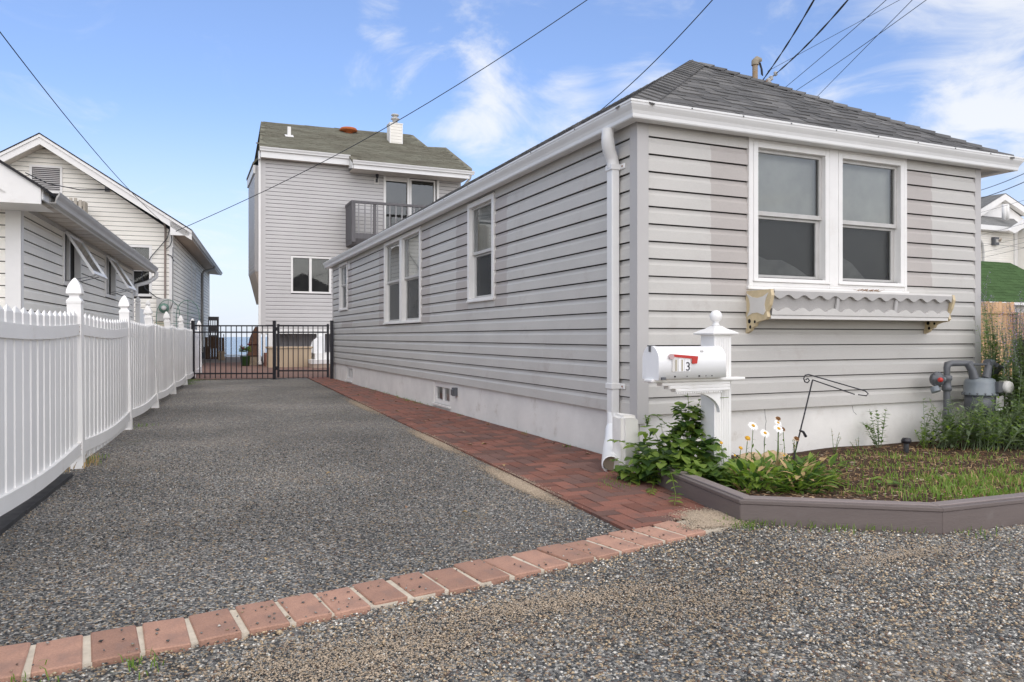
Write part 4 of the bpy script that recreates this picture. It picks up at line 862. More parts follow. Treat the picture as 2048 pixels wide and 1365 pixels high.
for i in range(len(rim) - 1):
    if i == 0: continue
    def quadprism(A0, A1, B1, B0, z0, z1): return MB().add([(*A0, z0), (*A1, z0), (*B1, z0), (*B0, z0), (*A0, z1), (*A1, z1), (*B1, z1), (*B0, z1)], [(0, 3, 2, 1), (4, 5, 6, 7), (0, 1, 5, 4), (1, 2, 6, 5), (2, 3, 7, 6), (3, 0, 4, 7)])
    quadprism(Vector(rim[i]), Vector(rim[i + 1]), i1[i + 1], i1[i], -.03, .095).build('side_board', M['planter'], bed_, bevel=.003)
    quadprism(c0[i], c0[i + 1], g0[i + 1], g0[i], .096, .116).build('cap_nosing', M['planter'], bed_, bevel=.003)
    quadprism(g1[i], g1[i + 1], c1[i + 1], c1[i], .096, .122).build('cap_board', M['planter_top'], bed_, bevel=.003)
for x, y in ((4.05, 2.40), (4.15, 2.43)): MB().box(x, x + .03, y, y + .012, .1225, .1235).build('worn_spot', M['dark'], bed_)
# soil: slopes down to the wall
mb = MB(); nx, ny = 60, 26; vs_ = []; fs_ = []
def rimy(x):
    pts = [(2.56, 3.0), (2.60, 2.93), (3.31, 2.46), (3.92, 2.42), (7.0, 2.34)]
    for (xa, ya), (xb, yb) in zip(pts, pts[1:]):
        if x <= xb: return ya + (yb - ya) * (x - xa) / (xb - xa)
    return pts[-1][1]
def soilz(x, y):
    t = min(1, max(0, (y - rimy(x)) / 1.4)); return .082 * (1 - t) ** 1.0 + .002 + .014 * math.sin(x * 5.1 + y * 3) * math.sin(y * 6.3 + x) * min(1, 4 * t)
for i in range(nx + 1):
    x = 2.60 + (7.0 - 2.60) * (i / nx) ** 1.25; ya = rimy(x) + .02; yb = 4.60
    for j in range(ny + 1):
        y = ya + (yb - ya) * j / ny; xx = x if x > 2.75 else max(x, 2.59 + (y - 2.93) * .17); vs_.append((xx, y, soilz(x, y)))
for i in range(nx):
    for j in range(ny): a = i * (ny + 1) + j; fs_.append((a, a + ny + 1, a + ny + 2, a + 1))
mb.add(vs_, fs_, smooth=True); tag(mb.build('garden_soil', M['soil'], recalc=False), kind='structure')

def bed_points(n, x0=2.65, x1=5.9, ymax=4.5):
    x = rng.uniform(x0, x1, n); y = rng.uniform(2.45, ymax, n); ok = np.array([y[i] > rimy(x[i]) + .06 and x[i] > 2.66 + max(0, (y[i] - 2.93)) * .10 for i in range(n)]); x, y = x[ok], y[ok]
    return x, y, np.array([soilz(a, b_) for a, b_ in zip(x, y)])
x, y, z = bed_points(9000); m_ = len(x)
cc = np.array([(.17, .085, .05), (.11, .06, .04), (.27, .16, .09), (.46, .33, .20), (.07, .05, .04), (.55, .46, .35)])[rng.choice(6, m_, p=[.3, .25, .2, .12, .09, .04])] * rng.uniform(.7, 1.2, (m_, 1))
tag(scatter('mulch', np.stack([x, y, z + .004], 1), rng.uniform(.006, .020, m_), cc, flat=.5, chips=True), 'brown bark mulch and dead bits over the raised bed', 'mulch', kind='stuff')

# ---- blades and leaves
def grass(name, pts, hmin, hmax, m, lab, lean=1.1, w=.0035, mats=None, parent=None):
    mb = MB()
    for x, y, z in pts:
        h = rnd.uniform(hmin, hmax); a = rnd.uniform(0, 6.28); l = rnd.uniform(.1, lean) * h; dx, dy = math.cos(a), math.sin(a); px2, py2 = -dy * w, dx * w
        mi = rnd.choice((0, 0, 0, 0, 0, 1)) if mats else 0
        mb.add([(x - px2, y - py2, z), (x + px2, y + py2, z), (x + dx * l * .35 - px2 * .8, y + dy * l * .35 - py2 * .8, z + h * .6), (x + dx * l * .35 + px2 * .8, y + dy * l * .35 + py2 * .8, z + h * .6), (x + dx * l, y + dy * l, z + h * (1 - .3 * l / h))], [(0, 1, 3, 2), (2, 3, 4)], mi)
    return tag(mb.build(name, mats or m, recalc=False), lab, 'grass', kind='stuff')
gp = []
for _ in range(24000):
    x = rnd.uniform(3.3, 6.3); y = rnd.uniform(2.45, 4.5)
    if y < rimy(x) + .09: continue
    d = 1.3 * math.exp(-((x - 4.55) / .8) ** 2 - ((y - 2.85) / .40) ** 2) + .30 * math.exp(-((x - 4.9) / .9) ** 2 - ((y - 3.9) / .3) ** 2) + .5 * math.exp(-((x - 3.7) / .5) ** 2 - ((y - 2.62) / .12) ** 2)
    if math.sin(x * 9 + 2 * math.sin(y * 7)) * math.sin(y * 11 + x * 3) < -.2: d *= .3
    if rnd.random() < d: gp.append((x, y, soilz(x, y) - .004))
grass('bed_grass', gp, .015, .068, None, 'patchy green and straw grass growing inside the raised bed', mats=[M['grass'], M['straw']], w=.0028)
gp = []
for cx, cy, r_, n in ((-0.73, 6.25, .13, 120), (-0.62, 6.5, .08, 40), (0.10, 17.2, .35, 300), (0.05, 15.8, .15, 80), (.0, 16.6, .2, 120), (-.45, 8.6, .12, 50), (2.52, 2.90, .10, 130), (2.9, 2.70, .12, 60), (2.66, 4.1, .16, 110), (2.45, 3.95, .12, 60), (3.4, 2.33, .12, 30), (-.12, 2.33, .06, 26), (-.38, 2.30, .09, 30), (4.0, 2.32, .2, 40),
                      (2.92, 10.4, .06, 40), (2.93, 9.9, .06, 40), (2.93, 10.9, .06, 30), (2.93, 12.6, .05, 30), (2.93, 13.2, .05, 30), (2.93, 6.4, .04, 16), (2.93, 5.5, .04, 20), (2.92, 8.2, .05, 16)):
    for _ in range(n): gp.append((rnd.gauss(cx, r_ * .6), rnd.gauss(cy, r_ * .6), 0))
for k_ in range(70): t = rnd.random(); gp.append((2.54 + .72 * t, 2.90 - .50 * t, 0))
for k_ in range(70): gp.append((2.955 + rnd.gauss(0, .01), rnd.uniform(9.3, 12.5), 0.01))
grass('ground_grass', gp, .012, .048, None, 'sparse weedy grass tufts along the fence, the path wall and the planter foot', mats=[M['grass'], M['leaf']], w=.0020)
gp = []
for _ in range(1500):
    x = rnd.uniform(3.5, 6.2); y = rnd.uniform(2.5, 4.45)
    if y > rimy(x) + .1: gp.append((x, y, soilz(x, y) + .004))
grass('dry_stems', gp, .012, .022, M['straw'], 'dry straw bits lying over the mulch of the raised bed', lean=5.0, w=.0016)
gp = [(-.75 + rnd.gauss(0, .1), 6.2 + rnd.gauss(0, .15), 0) for _ in range(170)]
grass('dry_tuft', gp, .02, .10, M['straw'], 'straw coloured dry grass tuft at the foot of the nearest fence post')

def leaf_shape(mb, p, d, up, L, W_, m=0, fold=.25, heart=False):
    """a leaf as six faces with a folded midrib"""
    d = Vector(d).normalized(); s_ = d.cross(Vector(up)); 
    if s_.length < 1e-3: s_ = d.cross(Vector((1, 0, 0)))
    s_.normalize(); n_ = s_.cross(d); p = Vector(p)
    prof = [(0, 0), (.12, .75), (.35, 1), (.7, .62), (1, 0)] if heart else [(0, 0), (.2, .55), (.45, 1), (.75, .6), (1, 0)]
    mid = [p + d * L * t - n_ * L * .18 * t * t for t, _ in prof]
    if heart: mid[0] = p + d * L * .08
    lf = [mid[i] + s_ * W_ * w + n_ * W_ * w * fold for i, (t, w) in enumerate(prof)]; rt = [mid[i] - s_ * W_ * w + n_ * W_ * w * fold for i, (t, w) in enumerate(prof)]
    v = [mid[0], lf[1], mid[1], rt[1], lf[2], mid[2], rt[2], lf[3], mid[3], rt[3], mid[4]]
    mb.add(v, [(0, 2, 1), (0, 3, 2), (1, 2, 5, 4), (2, 3, 6, 5), (4, 5, 8, 7), (5, 6, 9, 8), (7, 8, 10), (8, 9, 10)], m, True)
def rvec(zlo=-.2, zhi=.8):
    a = rnd.uniform(0, 6.283); return Vector((math.cos(a), math.sin(a), rnd.uniform(zlo, zhi))).normalized()
# vine shrub at the corner
vine = thing('heart_leaf_vine', (2.85, 3.95, .03), 'sprawling green heart-leaved vine at the foot of the mailbox post', 'vine')
mb = MB(); st = MB()
for k_ in range(1000):
    u = rnd.random()
    cx, cy, cz, rx, ry, rz_ = rnd.choice([(2.84, 4.00, .15, .20, .28, .14)] * 4 + [(2.72, 3.72, .12, .10, .12, .06), (2.62, 4.02, .06, .08, .12, .07), (2.80, 3.62, .12, .12, .10, .06)] + [(2.98, 3.92, .20, .17, .20, .17)] * 4 + [(3.05, 4.02, .38, .09, .11, .16)] * 3 + [(2.74, 3.90, .12, .14, .22, .12)] * 2 + [(2.95, 3.62, .13, .17, .18, .10)] * 3 + [(2.95, 4.15, .28, .15, .12, .12)] * 1)
    v = rvec(-1, 1) * (rnd.random() ** .4); p = Vector((cx + v.x * rx, cy + v.y * ry, max(.03, cz + v.z * rz_)))
    out_ = Vector((v.x, v.y - .5, .1)); d = (out_ + rvec(-.6, .3) * .9).normalized(); L = rnd.uniform(.045, .095)
    leaf_shape(mb, p, d, (0, 0, 1), L, L * rnd.uniform(.36, .48), rnd.choice((0, 0, 0, 1, 1, 2)), rnd.uniform(.1, .4), heart=rnd.random() < .7)
    if k_ % 5 == 0: st.tube([(cx + rnd.uniform(-.03, .03), cy, .02), ((cx + p.x) / 2, (cy + p.y) / 2, p.z * .7), tuple(p)], .0018, 4, caps=False)
run = [[(2.78, 3.9, .12), (2.70, 3.78, .09), (2.60, 3.60, .13), (2.50, 3.42, .05), (2.42, 3.32, .02)], [(2.74, 4.0, .15), (2.66, 4.10, .22), (2.60, 4.18, .25), (2.56, 4.25, .24)], [(2.72, 3.95, .10), (2.62, 3.98, .05), (2.55, 3.95, .03)], [(2.70, 3.90, .08), (2.55, 3.72, .02), (2.45, 3.60, .02)], [(3.03, 4.0, .45), (3.0, 3.98, .58), (2.98, 3.95, .64)], [(3.06, 4.0, .4), (3.10, 3.97, .52), (3.12, 3.72, .55)], [(2.95, 4.1, .33), (2.88, 4.15, .40), (2.83, 4.1, .42)], [(2.62, 4.05, .08), (2.57, 4.15, .13), (2.55, 4.2, .12)]]
for path in run:
    st.tube(path, .0020, 5, caps=False)
    for (a, b_) in zip(path, path[1:]):
        for t in (0, .33, .66):
            p = Vector(a).lerp(Vector(b_), t)
            for s_ in (-1, 1): dd = (Vector(b_) - Vector(a)).normalized(); sd = dd.cross(Vector((0, 0, 1))).normalized() * s_; L = rnd.uniform(.022, .048); leaf_shape(mb, p, sd + dd * .3 + Vector((0, 0, rnd.uniform(-.3, .4))), (0, 0, 1), L, L * .42, rnd.choice((0, 1)), .2, heart=True)
st.build('stem', M['leaf_light'], vine); mb.build('foliage', [M['leaf'], M['leaf_light'], M['leaf_dark']], vine, recalc=False)['kind'] = 'stuff'

# daisies
dai = thing('daisy_plant', (3.35, 3.55, .05), 'white daisies with long stems and lance-shaped leaves in the raised bed', 'flowers')
mb = MB(); st = MB()
for k_ in range(900):
    cx, cy, r_ = rnd.choice([(3.10, 3.40, .20), (3.28, 3.46, .22), (3.42, 3.55, .20), (2.95, 3.28, .15), (3.20, 3.22, .16), (3.5, 3.4, .16)])
    a = rnd.uniform(0, 6.28); rr = r_ * rnd.random() ** .5; p = Vector((cx + rr * math.cos(a), cy + rr * math.sin(a), soilz(cx, cy) + rnd.uniform(-.01, .13)))
    if p.y < rimy(p.x) + .02 : p.y = rimy(p.x) + .03
    d = Vector((math.cos(a) * .9 + rnd.gauss(0, .3), math.sin(a) * .9 - .15 + rnd.gauss(0, .3), rnd.uniform(-.1, 1.3))); L = rnd.uniform(.045, .105); leaf_shape(mb, p, d, (0, 0, 1), L, L * rnd.uniform(.13, .22), rnd.choice((0, 0, 0, 1, 1, 1, 2, 3)), .3)
mb.build('foliage', [M['leaf'], M['leaf_light'], M['leaf_dark'], M['straw']], dai, recalc=False)['kind'] = 'stuff'
def from_px(px, py, Y):
    a = (px - 1024) / 1484; b_ = (674 - py) / 1484; s, c = math.sin(R(YAW)), math.cos(R(YAW)); k = Y / (c - s * a); return Vector(((s + c * a) * k, Y, .93 + b_ * k))
FL_OLD = [(3.3, 3.58, .338, 0, .030), (3.37, 3.55, .305, 0, .030), (3.72, 3.78, .325, 0, .030), (3.76, 3.84, .345, 0, .026), (3.85, 3.90, .362, 2, .020), (3.81, 3.74, .298, 2, .021), (4.02, 3.86, .232, 2, .023), (3.20, 3.62, .280, 1, .024), (3.13, 3.56, .235, 1, .018), (2.95, 3.55, .245, 3, .014), (3.40, 3.4, .17, 3, .010)]
FL = [(3.30, 3.70, .365, 0, .036), (3.36, 3.66, .320, 0, .034), (3.51, 3.70, .337, 0, .035), (3.60, 3.80, .360, 0, .030), (3.62, 3.82, .385, 2, .028), (3.66, 3.82, .312, 2, .029), (3.82, 3.86, .235, 2, .032), (3.22, 3.66, .295, 1, .030), (3.13, 3.62, .245, 1, .022), (2.98, 3.62, .285, 3, .020), (3.36, 3.50, .20, 3, .014), (3.05, 3.58, .21, 3, .013)]
for x, y, z, kind_, r_ in FL:
    p = Vector((x, y, z)); lean = Vector((rnd.uniform(-.05, .05), rnd.uniform(-.1, 0), 0))
    base = Vector((x - .05 + rnd.uniform(-.04, .04), y - .06, soilz(x, y)))
    st.tube([base, base.lerp(p, .5) + Vector((rnd.uniform(-.015, .015), 0, .01)), p], .0022, 5)
    for t in (.3, .45, .6, .75): q = base.lerp(p, t); leaf_shape(st, q, rvec(.2, 1.2), (0, 0, 1), rnd.uniform(.025, .05), .005, 0, .2)
    ax = (Vector((rnd.uniform(-.2, .2), -.75, .8))).normalized(); s1 = ax.cross(Vector((1, 0, 0))).normalized(); s2 = ax.cross(s1)
    fm = MB()
    npet = {0: 20, 1: 12, 2: 16, 3: 8}[kind_]
    for k_ in range(npet):
        a = 2 * math.pi * k_ / npet + rnd.uniform(-.1, .1); dr_ = s1 * math.cos(a) + s2 * math.sin(a); sd = s1 * -math.sin(a) + s2 * math.cos(a); L = r_ * rnd.uniform(.85, 1.1) * (1 if kind_ == 0 else .62); dz = ax * (-.25 * L if kind_ == 0 else -.5 * L)
        r0 = r_ * .25; w = r_ * .13
        fm.add([p + dr_ * r0 - sd * w * .6, p + dr_ * r0 + sd * w * .6, p + dr_ * (r0 + L * .55) + sd * w, p + dr_ * (r0 + L * .8) + dz * .6, p + dr_ * (r0 + L * .55) - sd * w], [(0, 1, 2, 3, 4)])
    f = fm.build('flower_head', M['petal'] if kind_ in (0, 3) else M['petal_faded'], dai, recalc=False)
    cm = MB(); mt = Matrix((s1, s2, ax)).transposed().to_4x4(); mt.translation = p; rr = r_ * (.34 if kind_ == 0 else .55)
    cm.lathe([(rr, -.001), (rr * .95, rr * .25), (rr * .6, rr * .5), (.0005, rr * .55)], 0, 0, 10, mat=mt); cm.build('disc', M['disc'] if kind_ in (0, 1, 3) else M['disc_brown'], f)
st.build('stem', M['leaf'], dai)
# rocks and broad leaves, weeds
def rock(name, x, y, z, sx, sy, sz, m, lab):
    bm = bmesh.new(); bmesh.ops.create_icosphere(bm, subdivisions=3, radius=1)
    sd = rnd.uniform(0, 100)
    from mathutils import noise
    for v in bm.verts:
        n_ = noise.noise(v.co * 1.3 + Vector((sd, 0, 0))) * .35 + noise.noise(v.co * 3.5 + Vector((sd, 0, 0))) * .12; v.co *= 1 + n_; v.co.x *= sx; v.co.y *= sy; v.co.z *= sz
    me = bpy.data.meshes.new(name); bm.to_mesh(me); bm.free(); me.materials.append(m); o = bpy.data.objects.new(name, me); col.objects.link(o); o.location = (x, y, z); return tag(o, lab, 'rock')
rock('rock', 3.40, 3.83, .07, .10, .07, .10, M['rock'], 'tan rock behind the daisies, nearest to the mailbox post')
rock('rock', 3.66, 3.90, .06, .13, .08, .10, M['rock'], 'wider tan rock behind the daisies towards the flag stand')
rock('rock', 4.12, 4.30, .0, .055, .04, .022, M['rust'], 'small flat brown stone against the white foundation')
rock('rock', 2.56, 2.97, .012, .02, .016, .016, M['rock'], 'small tan stone on the sand at the planter corner')
wd = MB()
for cx, cy, n, L0 in ((3.72, 3.50, 9, .07), (3.62, 3.62, 6, .08), (3.90, 3.30, 7, .05), (3.80, 3.1, 6, .05), (3.45, 3.0, 9, .04), (4.15, 3.05, 7, .035), (4.3, 3.9, 6, .04), (4.05, 2.75, 8, .035)):
    for _ in range(n): a = rnd.uniform(0, 6.28); leaf_shape(wd, (cx + rnd.gauss(0, .03), cy + rnd.gauss(0, .03), soilz(cx, cy) + .015), (math.cos(a), math.sin(a), rnd.uniform(.1, .7)), (0, 0, 1), L0 * rnd.uniform(.7, 1.2), L0 * .38, rnd.choice((0, 1)), .2, heart=True)
wd.build('broadleaf_weeds', [M['leaf'], M['leaf_light']], recalc=False); tag(bpy.data.objects['broadleaf_weeds'], 'low broad-leaved weeds scattered over the mulch of the raised bed', 'weeds', kind='stuff')
def stem_plant(name, x, y, z, h, ns, spread, lab, mats, L0=.05, wr=.16, cat='plant', up=1.0, per=12):
    t = thing(name, (x, y, z), lab, cat); lf = MB(); st_ = MB()
    for _ in range(ns):
        a = rnd.uniform(0, 6.28); sp = rnd.uniform(.1, 1) * spread; top = Vector((x + math.cos(a) * sp, y + math.sin(a) * sp, z + h * rnd.uniform(.6, 1.05))); b0 = Vector((x + math.cos(a) * sp * .15, y + math.sin(a) * sp * .15, z))
        midp = b0.lerp(top, .5) + Vector((0, 0, h * .06)); st_.tube([b0, midp, top], [.003, .0025, .0012], 4, caps=False)
        for k_ in range(per):
            t_2 = .15 + .85 * k_ / per; q = b0.lerp(midp, t_2 * 2) if t_2 < .5 else midp.lerp(top, t_2 * 2 - 1)
            for s_ in (0, math.pi): b2 = a + 1.57 + s_ + k_ * .6; leaf_shape(lf, q, (math.cos(b2), math.sin(b2), rnd.uniform(.2, 1.0) * up), (0, 0, 1), L0 * rnd.uniform(.6, 1.1), L0 * wr, rnd.randrange(len(mats)), .25)
    st_.build('stem', mats[0], t); lf.build('foliage', mats, t, recalc=False)['kind'] = 'stuff'
    return t
stem_plant('young_plant', 5.23, 4.38, .0, .33, 8, .16, 'young grey-green sprig against the white foundation', [M['leaf_grey'], M['leaf']], .05, .2, per=9)
for (x, y, h, lab) in ((4.35, 4.42, .16, 'thin twiggy weed by the crack in the white foundation'), (4.75, 4.40, .2, 'second bare weed between the crack and the garden light'), (4.9, 4.3, .15, 'reddish low weed left of the grey-green sprig')):
    stem_plant('weed', x, y, 0, h, 3, .08, lab, [M['leaf'], M['straw']], .025, .15, per=5)
stem_plant('weed', 5.6, 4.25, .0, .22, 5, .1, 'yellowish weed right of the garden light', [M['leaf_light'], M['leaf']], .04, .14, per=7)
stem_plant('seedling', 3.0, 4.44, .30, .08, 5, .06, 'small seedling leaves peeping under the siding by the corner', [M['leaf'], M['leaf_light']], .03, .25, per=4)
# Russian sage round the gas meter
sage = thing('russian_sage', (6.5, 4.2, 0), 'tall silvery-green sage shrub with pale purple flower spikes around the gas meter', 'shrub')
lf = MB(); st = MB(); fl = MB()
for k_ in range(430):
    gx, gy, gr, h0, h1 = rnd.choice([(5.82, 4.25, .12, .14, .42), (6.02, 4.10, .14, .18, .46), (6.30, 3.98, .14, .20, .44), (6.55, 4.02, .14, .35, .78), (6.72, 4.10, .14, .6, 1.05), (6.88, 4.25, .18, .7, 1.2), (6.92, 4.0, .2, .5, .95), (6.80, 4.7, .12, .8, 1.25), (7.1, 4.2, .2, .6, 1.1)])
    x0, y0, h = rnd.gauss(gx, gr * .7), rnd.gauss(gy, gr * .6), rnd.uniform(h0, h1)
    lx, ly = rnd.gauss(0, .14), rnd.gauss(-.05, .10); b0 = Vector((x0, min(y0, 4.42), 0)); top = Vector((x0 + lx, min(y0 + ly, 4.40) if x0 + lx < 6.75 else y0 + ly, h)); midp = b0.lerp(top, .5) + Vector((-lx * .2, 0, 0))
    st.tube([b0, midp, top], [.003, .0024, .0014], 4, caps=False)
    nl = int(10 + h * 26)
    for j in range(nl):
        t = .2 + .8 * j / nl; q = b0.lerp(midp, t * 2) if t < .5 else midp.lerp(top, t * 2 - 1); L = rnd.uniform(.04, .085) * (1.15 - .5 * t); leaf_shape(lf, q, rvec(-.1, .9), (0, 0, 1), L, L * .19, rnd.choice((0, 0, 0, 1, 2)), .2)
    if h > .6 and rnd.random() < .45:
        ft = top + Vector((rnd.gauss(0, .05), rnd.gauss(0, .03), rnd.uniform(.12, .30))); st.tube([top, ft], [.0015, .0008], 4, caps=False)
        for j in range(34):
            q = top.lerp(ft, j / 33) + Vector((rnd.gauss(0, .007), rnd.gauss(0, .007), 0)); s_ = rnd.uniform(.004, .008); a = rvec(-.5, .8); leaf_shape(fl, q, a, (0, 0, 1), s_ * 2, s_ * .7, 0, .2)
for bx0, bz, n in ((6.62, 1.20, 9), (6.80, 1.22, 9), (6.98, 1.15, 9), (7.1, .95, 8)):
    for _ in range(n):
        b0 = Vector((bx0 + rnd.gauss(0, .06), 4.25 + rnd.gauss(0, .08), .6)); ft = Vector((b0.x + rnd.gauss(0, .07), b0.y, bz + rnd.uniform(-.1, .08))); st.tube([b0, ft], [.002, .0008], 4, caps=False)
        for j in range(60):
            t = .45 + .55 * j / 59; q = b0.lerp(ft, t) + Vector((rnd.gauss(0, .010), rnd.gauss(0, .010), 0)); s_ = rnd.uniform(.004, .008); leaf_shape(fl, q, rvec(-.5, .8), (0, 0, 1), s_ * 2, s_ * .7, 0, .2)
st.build('stem', M['leaf_grey'], sage); lf.build('foliage', [M['leaf_grey'], M['leaf'], M['leaf_light']], sage, recalc=False)['kind'] = 'stuff'; fl.build('flower_spikes', M['purple'], sage, recalc=False)['kind'] = 'stuff'
stem_plant('green_shrub', 7.3, 4.9, 0, 1.0, 26, .42, 'yellow-green bushy plant behind the sage in front of the wooden fence', [M['leaf_light'], M['leaf']], .07, .2, per=14)
stem_plant('green_shrub', 6.45, 3.95, 0, .22, 16, .28, 'dark leafy ground plant below the gas meter', [M['leaf_dark'], M['leaf']], .06, .3, per=6)
stem_plant('green_shrub', 6.9, 3.7, 0, .3, 16, .3, 'low dark green plant at the right edge beside the dark red post', [M['leaf_dark'], M['leaf']], .06, .3, per=6)
lav = thing('lavender_plant', (6.35, 3.85, 0), 'low plant with small lilac spikes below the gas meter', 'plant'); mb = MB(); st = MB()
for x0, y0 in ((6.25, 3.85), (6.3, 3.8), (6.5, 3.85), (6.55, 3.8), (6.4, 3.82), (6.62, 3.86)):
    st.tube([(x0, y0, 0), (x0 + .01, y0 - .02, .26)], .002, 4)
    for j in range(40): leaf_shape(mb, (x0 + .01 + rnd.gauss(0, .008), y0 - .02, .13 + j * .0035), rvec(-.2, .8), (0, 0, 1), .014, .005, 0, .2)
st.build('stem', M['leaf'], lav); mb.build('flower_spikes', mat('blue_white_flower', (.50, .50, .62), .6), lav, recalc=False)['kind'] = 'stuff'

# ---- garden flag stand, garden light
fs = thing('garden_flag_stand', (3.93, 4.05, 0), 'empty black metal garden flag stand leaning in the raised bed', 'flag stand')
T_ = Vector((4.13, 4.02, .62)); Bq = Vector((3.955, 4.05, -.02))
mb = MB(); mb.tube([Bq, T_], .0055, 6); mb.build('pole', M['black_metal'], fs)
mb = MB(); e2 = Vector((4.66, 4.0, .505)); mb.tube([T_ + Vector((-.085, 0, .012)), T_ + Vector((-.075, 0, -.012)), T_ + Vector((-.05, 0, -.02)), T_ + Vector((-.03, 0, -.005)), T_ + Vector((-.045, 0, .012)), T_ + Vector((-.065, 0, .002))], .0045, 6)
mb.tube([T_ + Vector((-.085, 0, .012)), T_ + Vector((-.07, 0, .035)), T_ + Vector((-.04, 0, .04)), T_ + Vector((.02, 0, .025)), e2 + Vector((-.03, 0, .022)), e2, e2 + Vector((-.02, 0, -.015)), e2 + Vector((-.10, 0, -.004))], .0045, 6)
mb.tube([T_, e2 + Vector((-.14, 0, .0))], .0045, 6); mb.build('flag_arm', M['black_metal'], fs)
q = Bq.lerp(T_, .42); mb = MB(); mb.tube([q + Vector((-.006, 0, .012)), q + Vector((.02, -.01, .0)), q + Vector((.045, -.01, -.035))], [.006, .009, .011], 8); mb.build('clip', M['black_metal'], fs)
gl_ = thing('garden_light', (5.28, 4.17, 0), 'short black solar stake light in the mulch near the foundation', 'garden light')
MB().lathe([(.022, -.02), (.020, .075), (.024, .08)], 5.28, 4.17, 10).build('stake', M['gas_grey'], gl_); MB().lathe([(.036, .08), (.038, .10), (.030, .118), (.0, .122)], 5.28, 4.17, 14).build('light_cap', M['black_metal'], gl_)

# ---- gas meter
gm = thing('gas_meter', (6.25, 4.35, 0), 'grey gas meter with regulator and pipes on the right end of the bungalow front', 'gas meter')
rp = MB(); rp.tube([(6.02, 4.36, -.05), (6.02, 4.36, .12)], .021, 10).tube([(6.02, 4.36, .12), (6.02, 4.36, .50)], .027, 10); rp.build('riser_pipe', M['gas_grey'], gm)
MB().lathe([(.034, .22), (.036, .24), (.036, .28), (.03, .30)], 6.02, 4.36, 10).build('union', M['gas_grey'], gm)
mb = MB(); mb.lathe([(.030, .46), (.040, .47), (.040, .50), (.034, .51), (.034, .55), (.042, .56), (.042, .59), (.030, .60)], 6.02, 4.36, 12); mb.build('union', M['gas_grey'], gm)
mb = MB(); mb.tube([(6.02, 4.36, .59), (6.02, 4.36, .66), (6.03, 4.36, .69), (6.06, 4.35, .70), (6.22, 4.31, .70), (6.25, 4.30, .69)], [.024, .027, .031, .027, .024, .030], 10); mb.build('top_pipe', M['gas_grey'], gm)
mt = Matrix.Rotation(R(90), 4, 'X'); mt.translation = Vector((5.90, 4.36, .565))
mb = MB(); mb.lathe([(.025, -.05), (.052, -.036), (.058, -.012), (.066, -.010), (.066, .010), (.058, .012), (.052, .03), (.02, .05)], 0, 0, 20, mat=mt); rg = mb.build('regulator', M['gas_grey'], gm)
for k_ in range(8): a = k_ * math.pi / 4; MB().box(5.90 + .060 * math.cos(a) - .006, 5.90 + .060 * math.cos(a) + .006, 4.345, 4.375, .565 + .060 * math.sin(a) - .006, .565 + .060 * math.sin(a) + .006).build('bolt', M['gas_grey'], rg)
MB().tube([(5.965, 4.36, .565), (6.02, 4.36, .565)], .022, 10).build('nipple', M['gas_light'], gm); MB().tube([(5.86, 4.36, .50), (5.86, 4.34, .46)], [.034, .038], 12).build('regulator_vent', M['gas_light'], gm)
mt = Matrix.Rotation(R(-90), 4, 'Y'); mt.translation = Vector((5.845, 4.29, .565)); MB().lathe([(.014, -.012), (.020, -.008), (.020, .012), (.012, .02)], 0, 0, 12, mat=mt).build('red_cap', M['red_metal'], rg)
cx, cy = 6.32, 4.27
mb = MB(); mb.lathe([(.03, .225), (.09, .235), (.112, .27), (.118, .33), (.120, .425)], cx, cy, 20); o = mb.build('meter_bottom', M['gas_grey'], gm)
mb = MB(); mb.lathe([(.134, .425), (.137, .437), (.125, .445), (.123, .53), (.113, .56), (.09, .572), (.0, .575)], cx, cy, 20); mb.build('meter_top', M['gas_light'], gm)
for k_ in range(14): a = k_ * math.pi / 7; MB().box(cx + .130 * math.cos(a) - .006, cx + .130 * math.cos(a) + .006, cy + .130 * math.sin(a) - .006, cy + .130 * math.sin(a) + .006, .422, .446).build('bolt', M['gas_grey'], gm)
mb = MB(); mb.tube([(6.20, 4.30, .70), (6.23, 4.28, .64), (6.245, 4.27, .57)], [.030, .034, .040], 12).tube([(6.40, 4.27, .57), (6.42, 4.27, .62), (6.45, 4.28, .675), (6.46, 4.28, .70)], [.036, .032, .030, .034], 12).tube([(6.26, 4.30, .69), (6.50, 4.28, .685)], .010, 8).tube([(6.43, 4.28, .70), (6.53, 4.30, .70)], [.036, .030], 12); mb.build('meter_swivel', M['gas_grey'], gm)
mb = MB(); mt = Matrix.Rotation(R(90), 4, 'X') ; mt.translation = Vector((6.44, 4.13, .50)); mb.lathe([(.052, -.04), (.052, .03), (.046, .045)], 0, 0, 20, mat=mt); ix = mb.build('index_cover', M['box_pale'], gm)
MB().box(6.34, 6.42, 4.12, 4.18, .455, .545).build('index_housing', M['gas_grey'], gm)
MB().box(6.34, 6.43, 4.135, 4.145, .33, .42).build('badge', M['box_metal'], gm); MB().box(6.34, 6.42, 4.138, 4.148, .300, .315).build('badge', M['white_paint'], gm)
mb = MB(); mb.tube([(6.55, 4.28, .68), (6.66, 4.30, .66), (6.72, 4.4, .6), (6.72, 4.5, .5)], .02, 8); mb.build('outlet_pipe', M['gas_grey'], gm)
MB().box(7.13, 7.23, 4.40, 4.50, -.05, .905).build('garden_post', M['darkred']); tag(bpy.data.objects['garden_post'], 'dark red stained square post at the right edge beside the sage', 'post')
mb = MB(); mb.tube([(5.80, 4.35, .02), (5.74, 4.3, .07), (5.78, 4.25, .12), (5.95, 4.25, .16), (6.05, 4.2, .25)], .006, 6); tag(mb.build('loose_cable', M['black_metal']), 'loose black cable looping out of the soil left of the gas meter', 'cable')

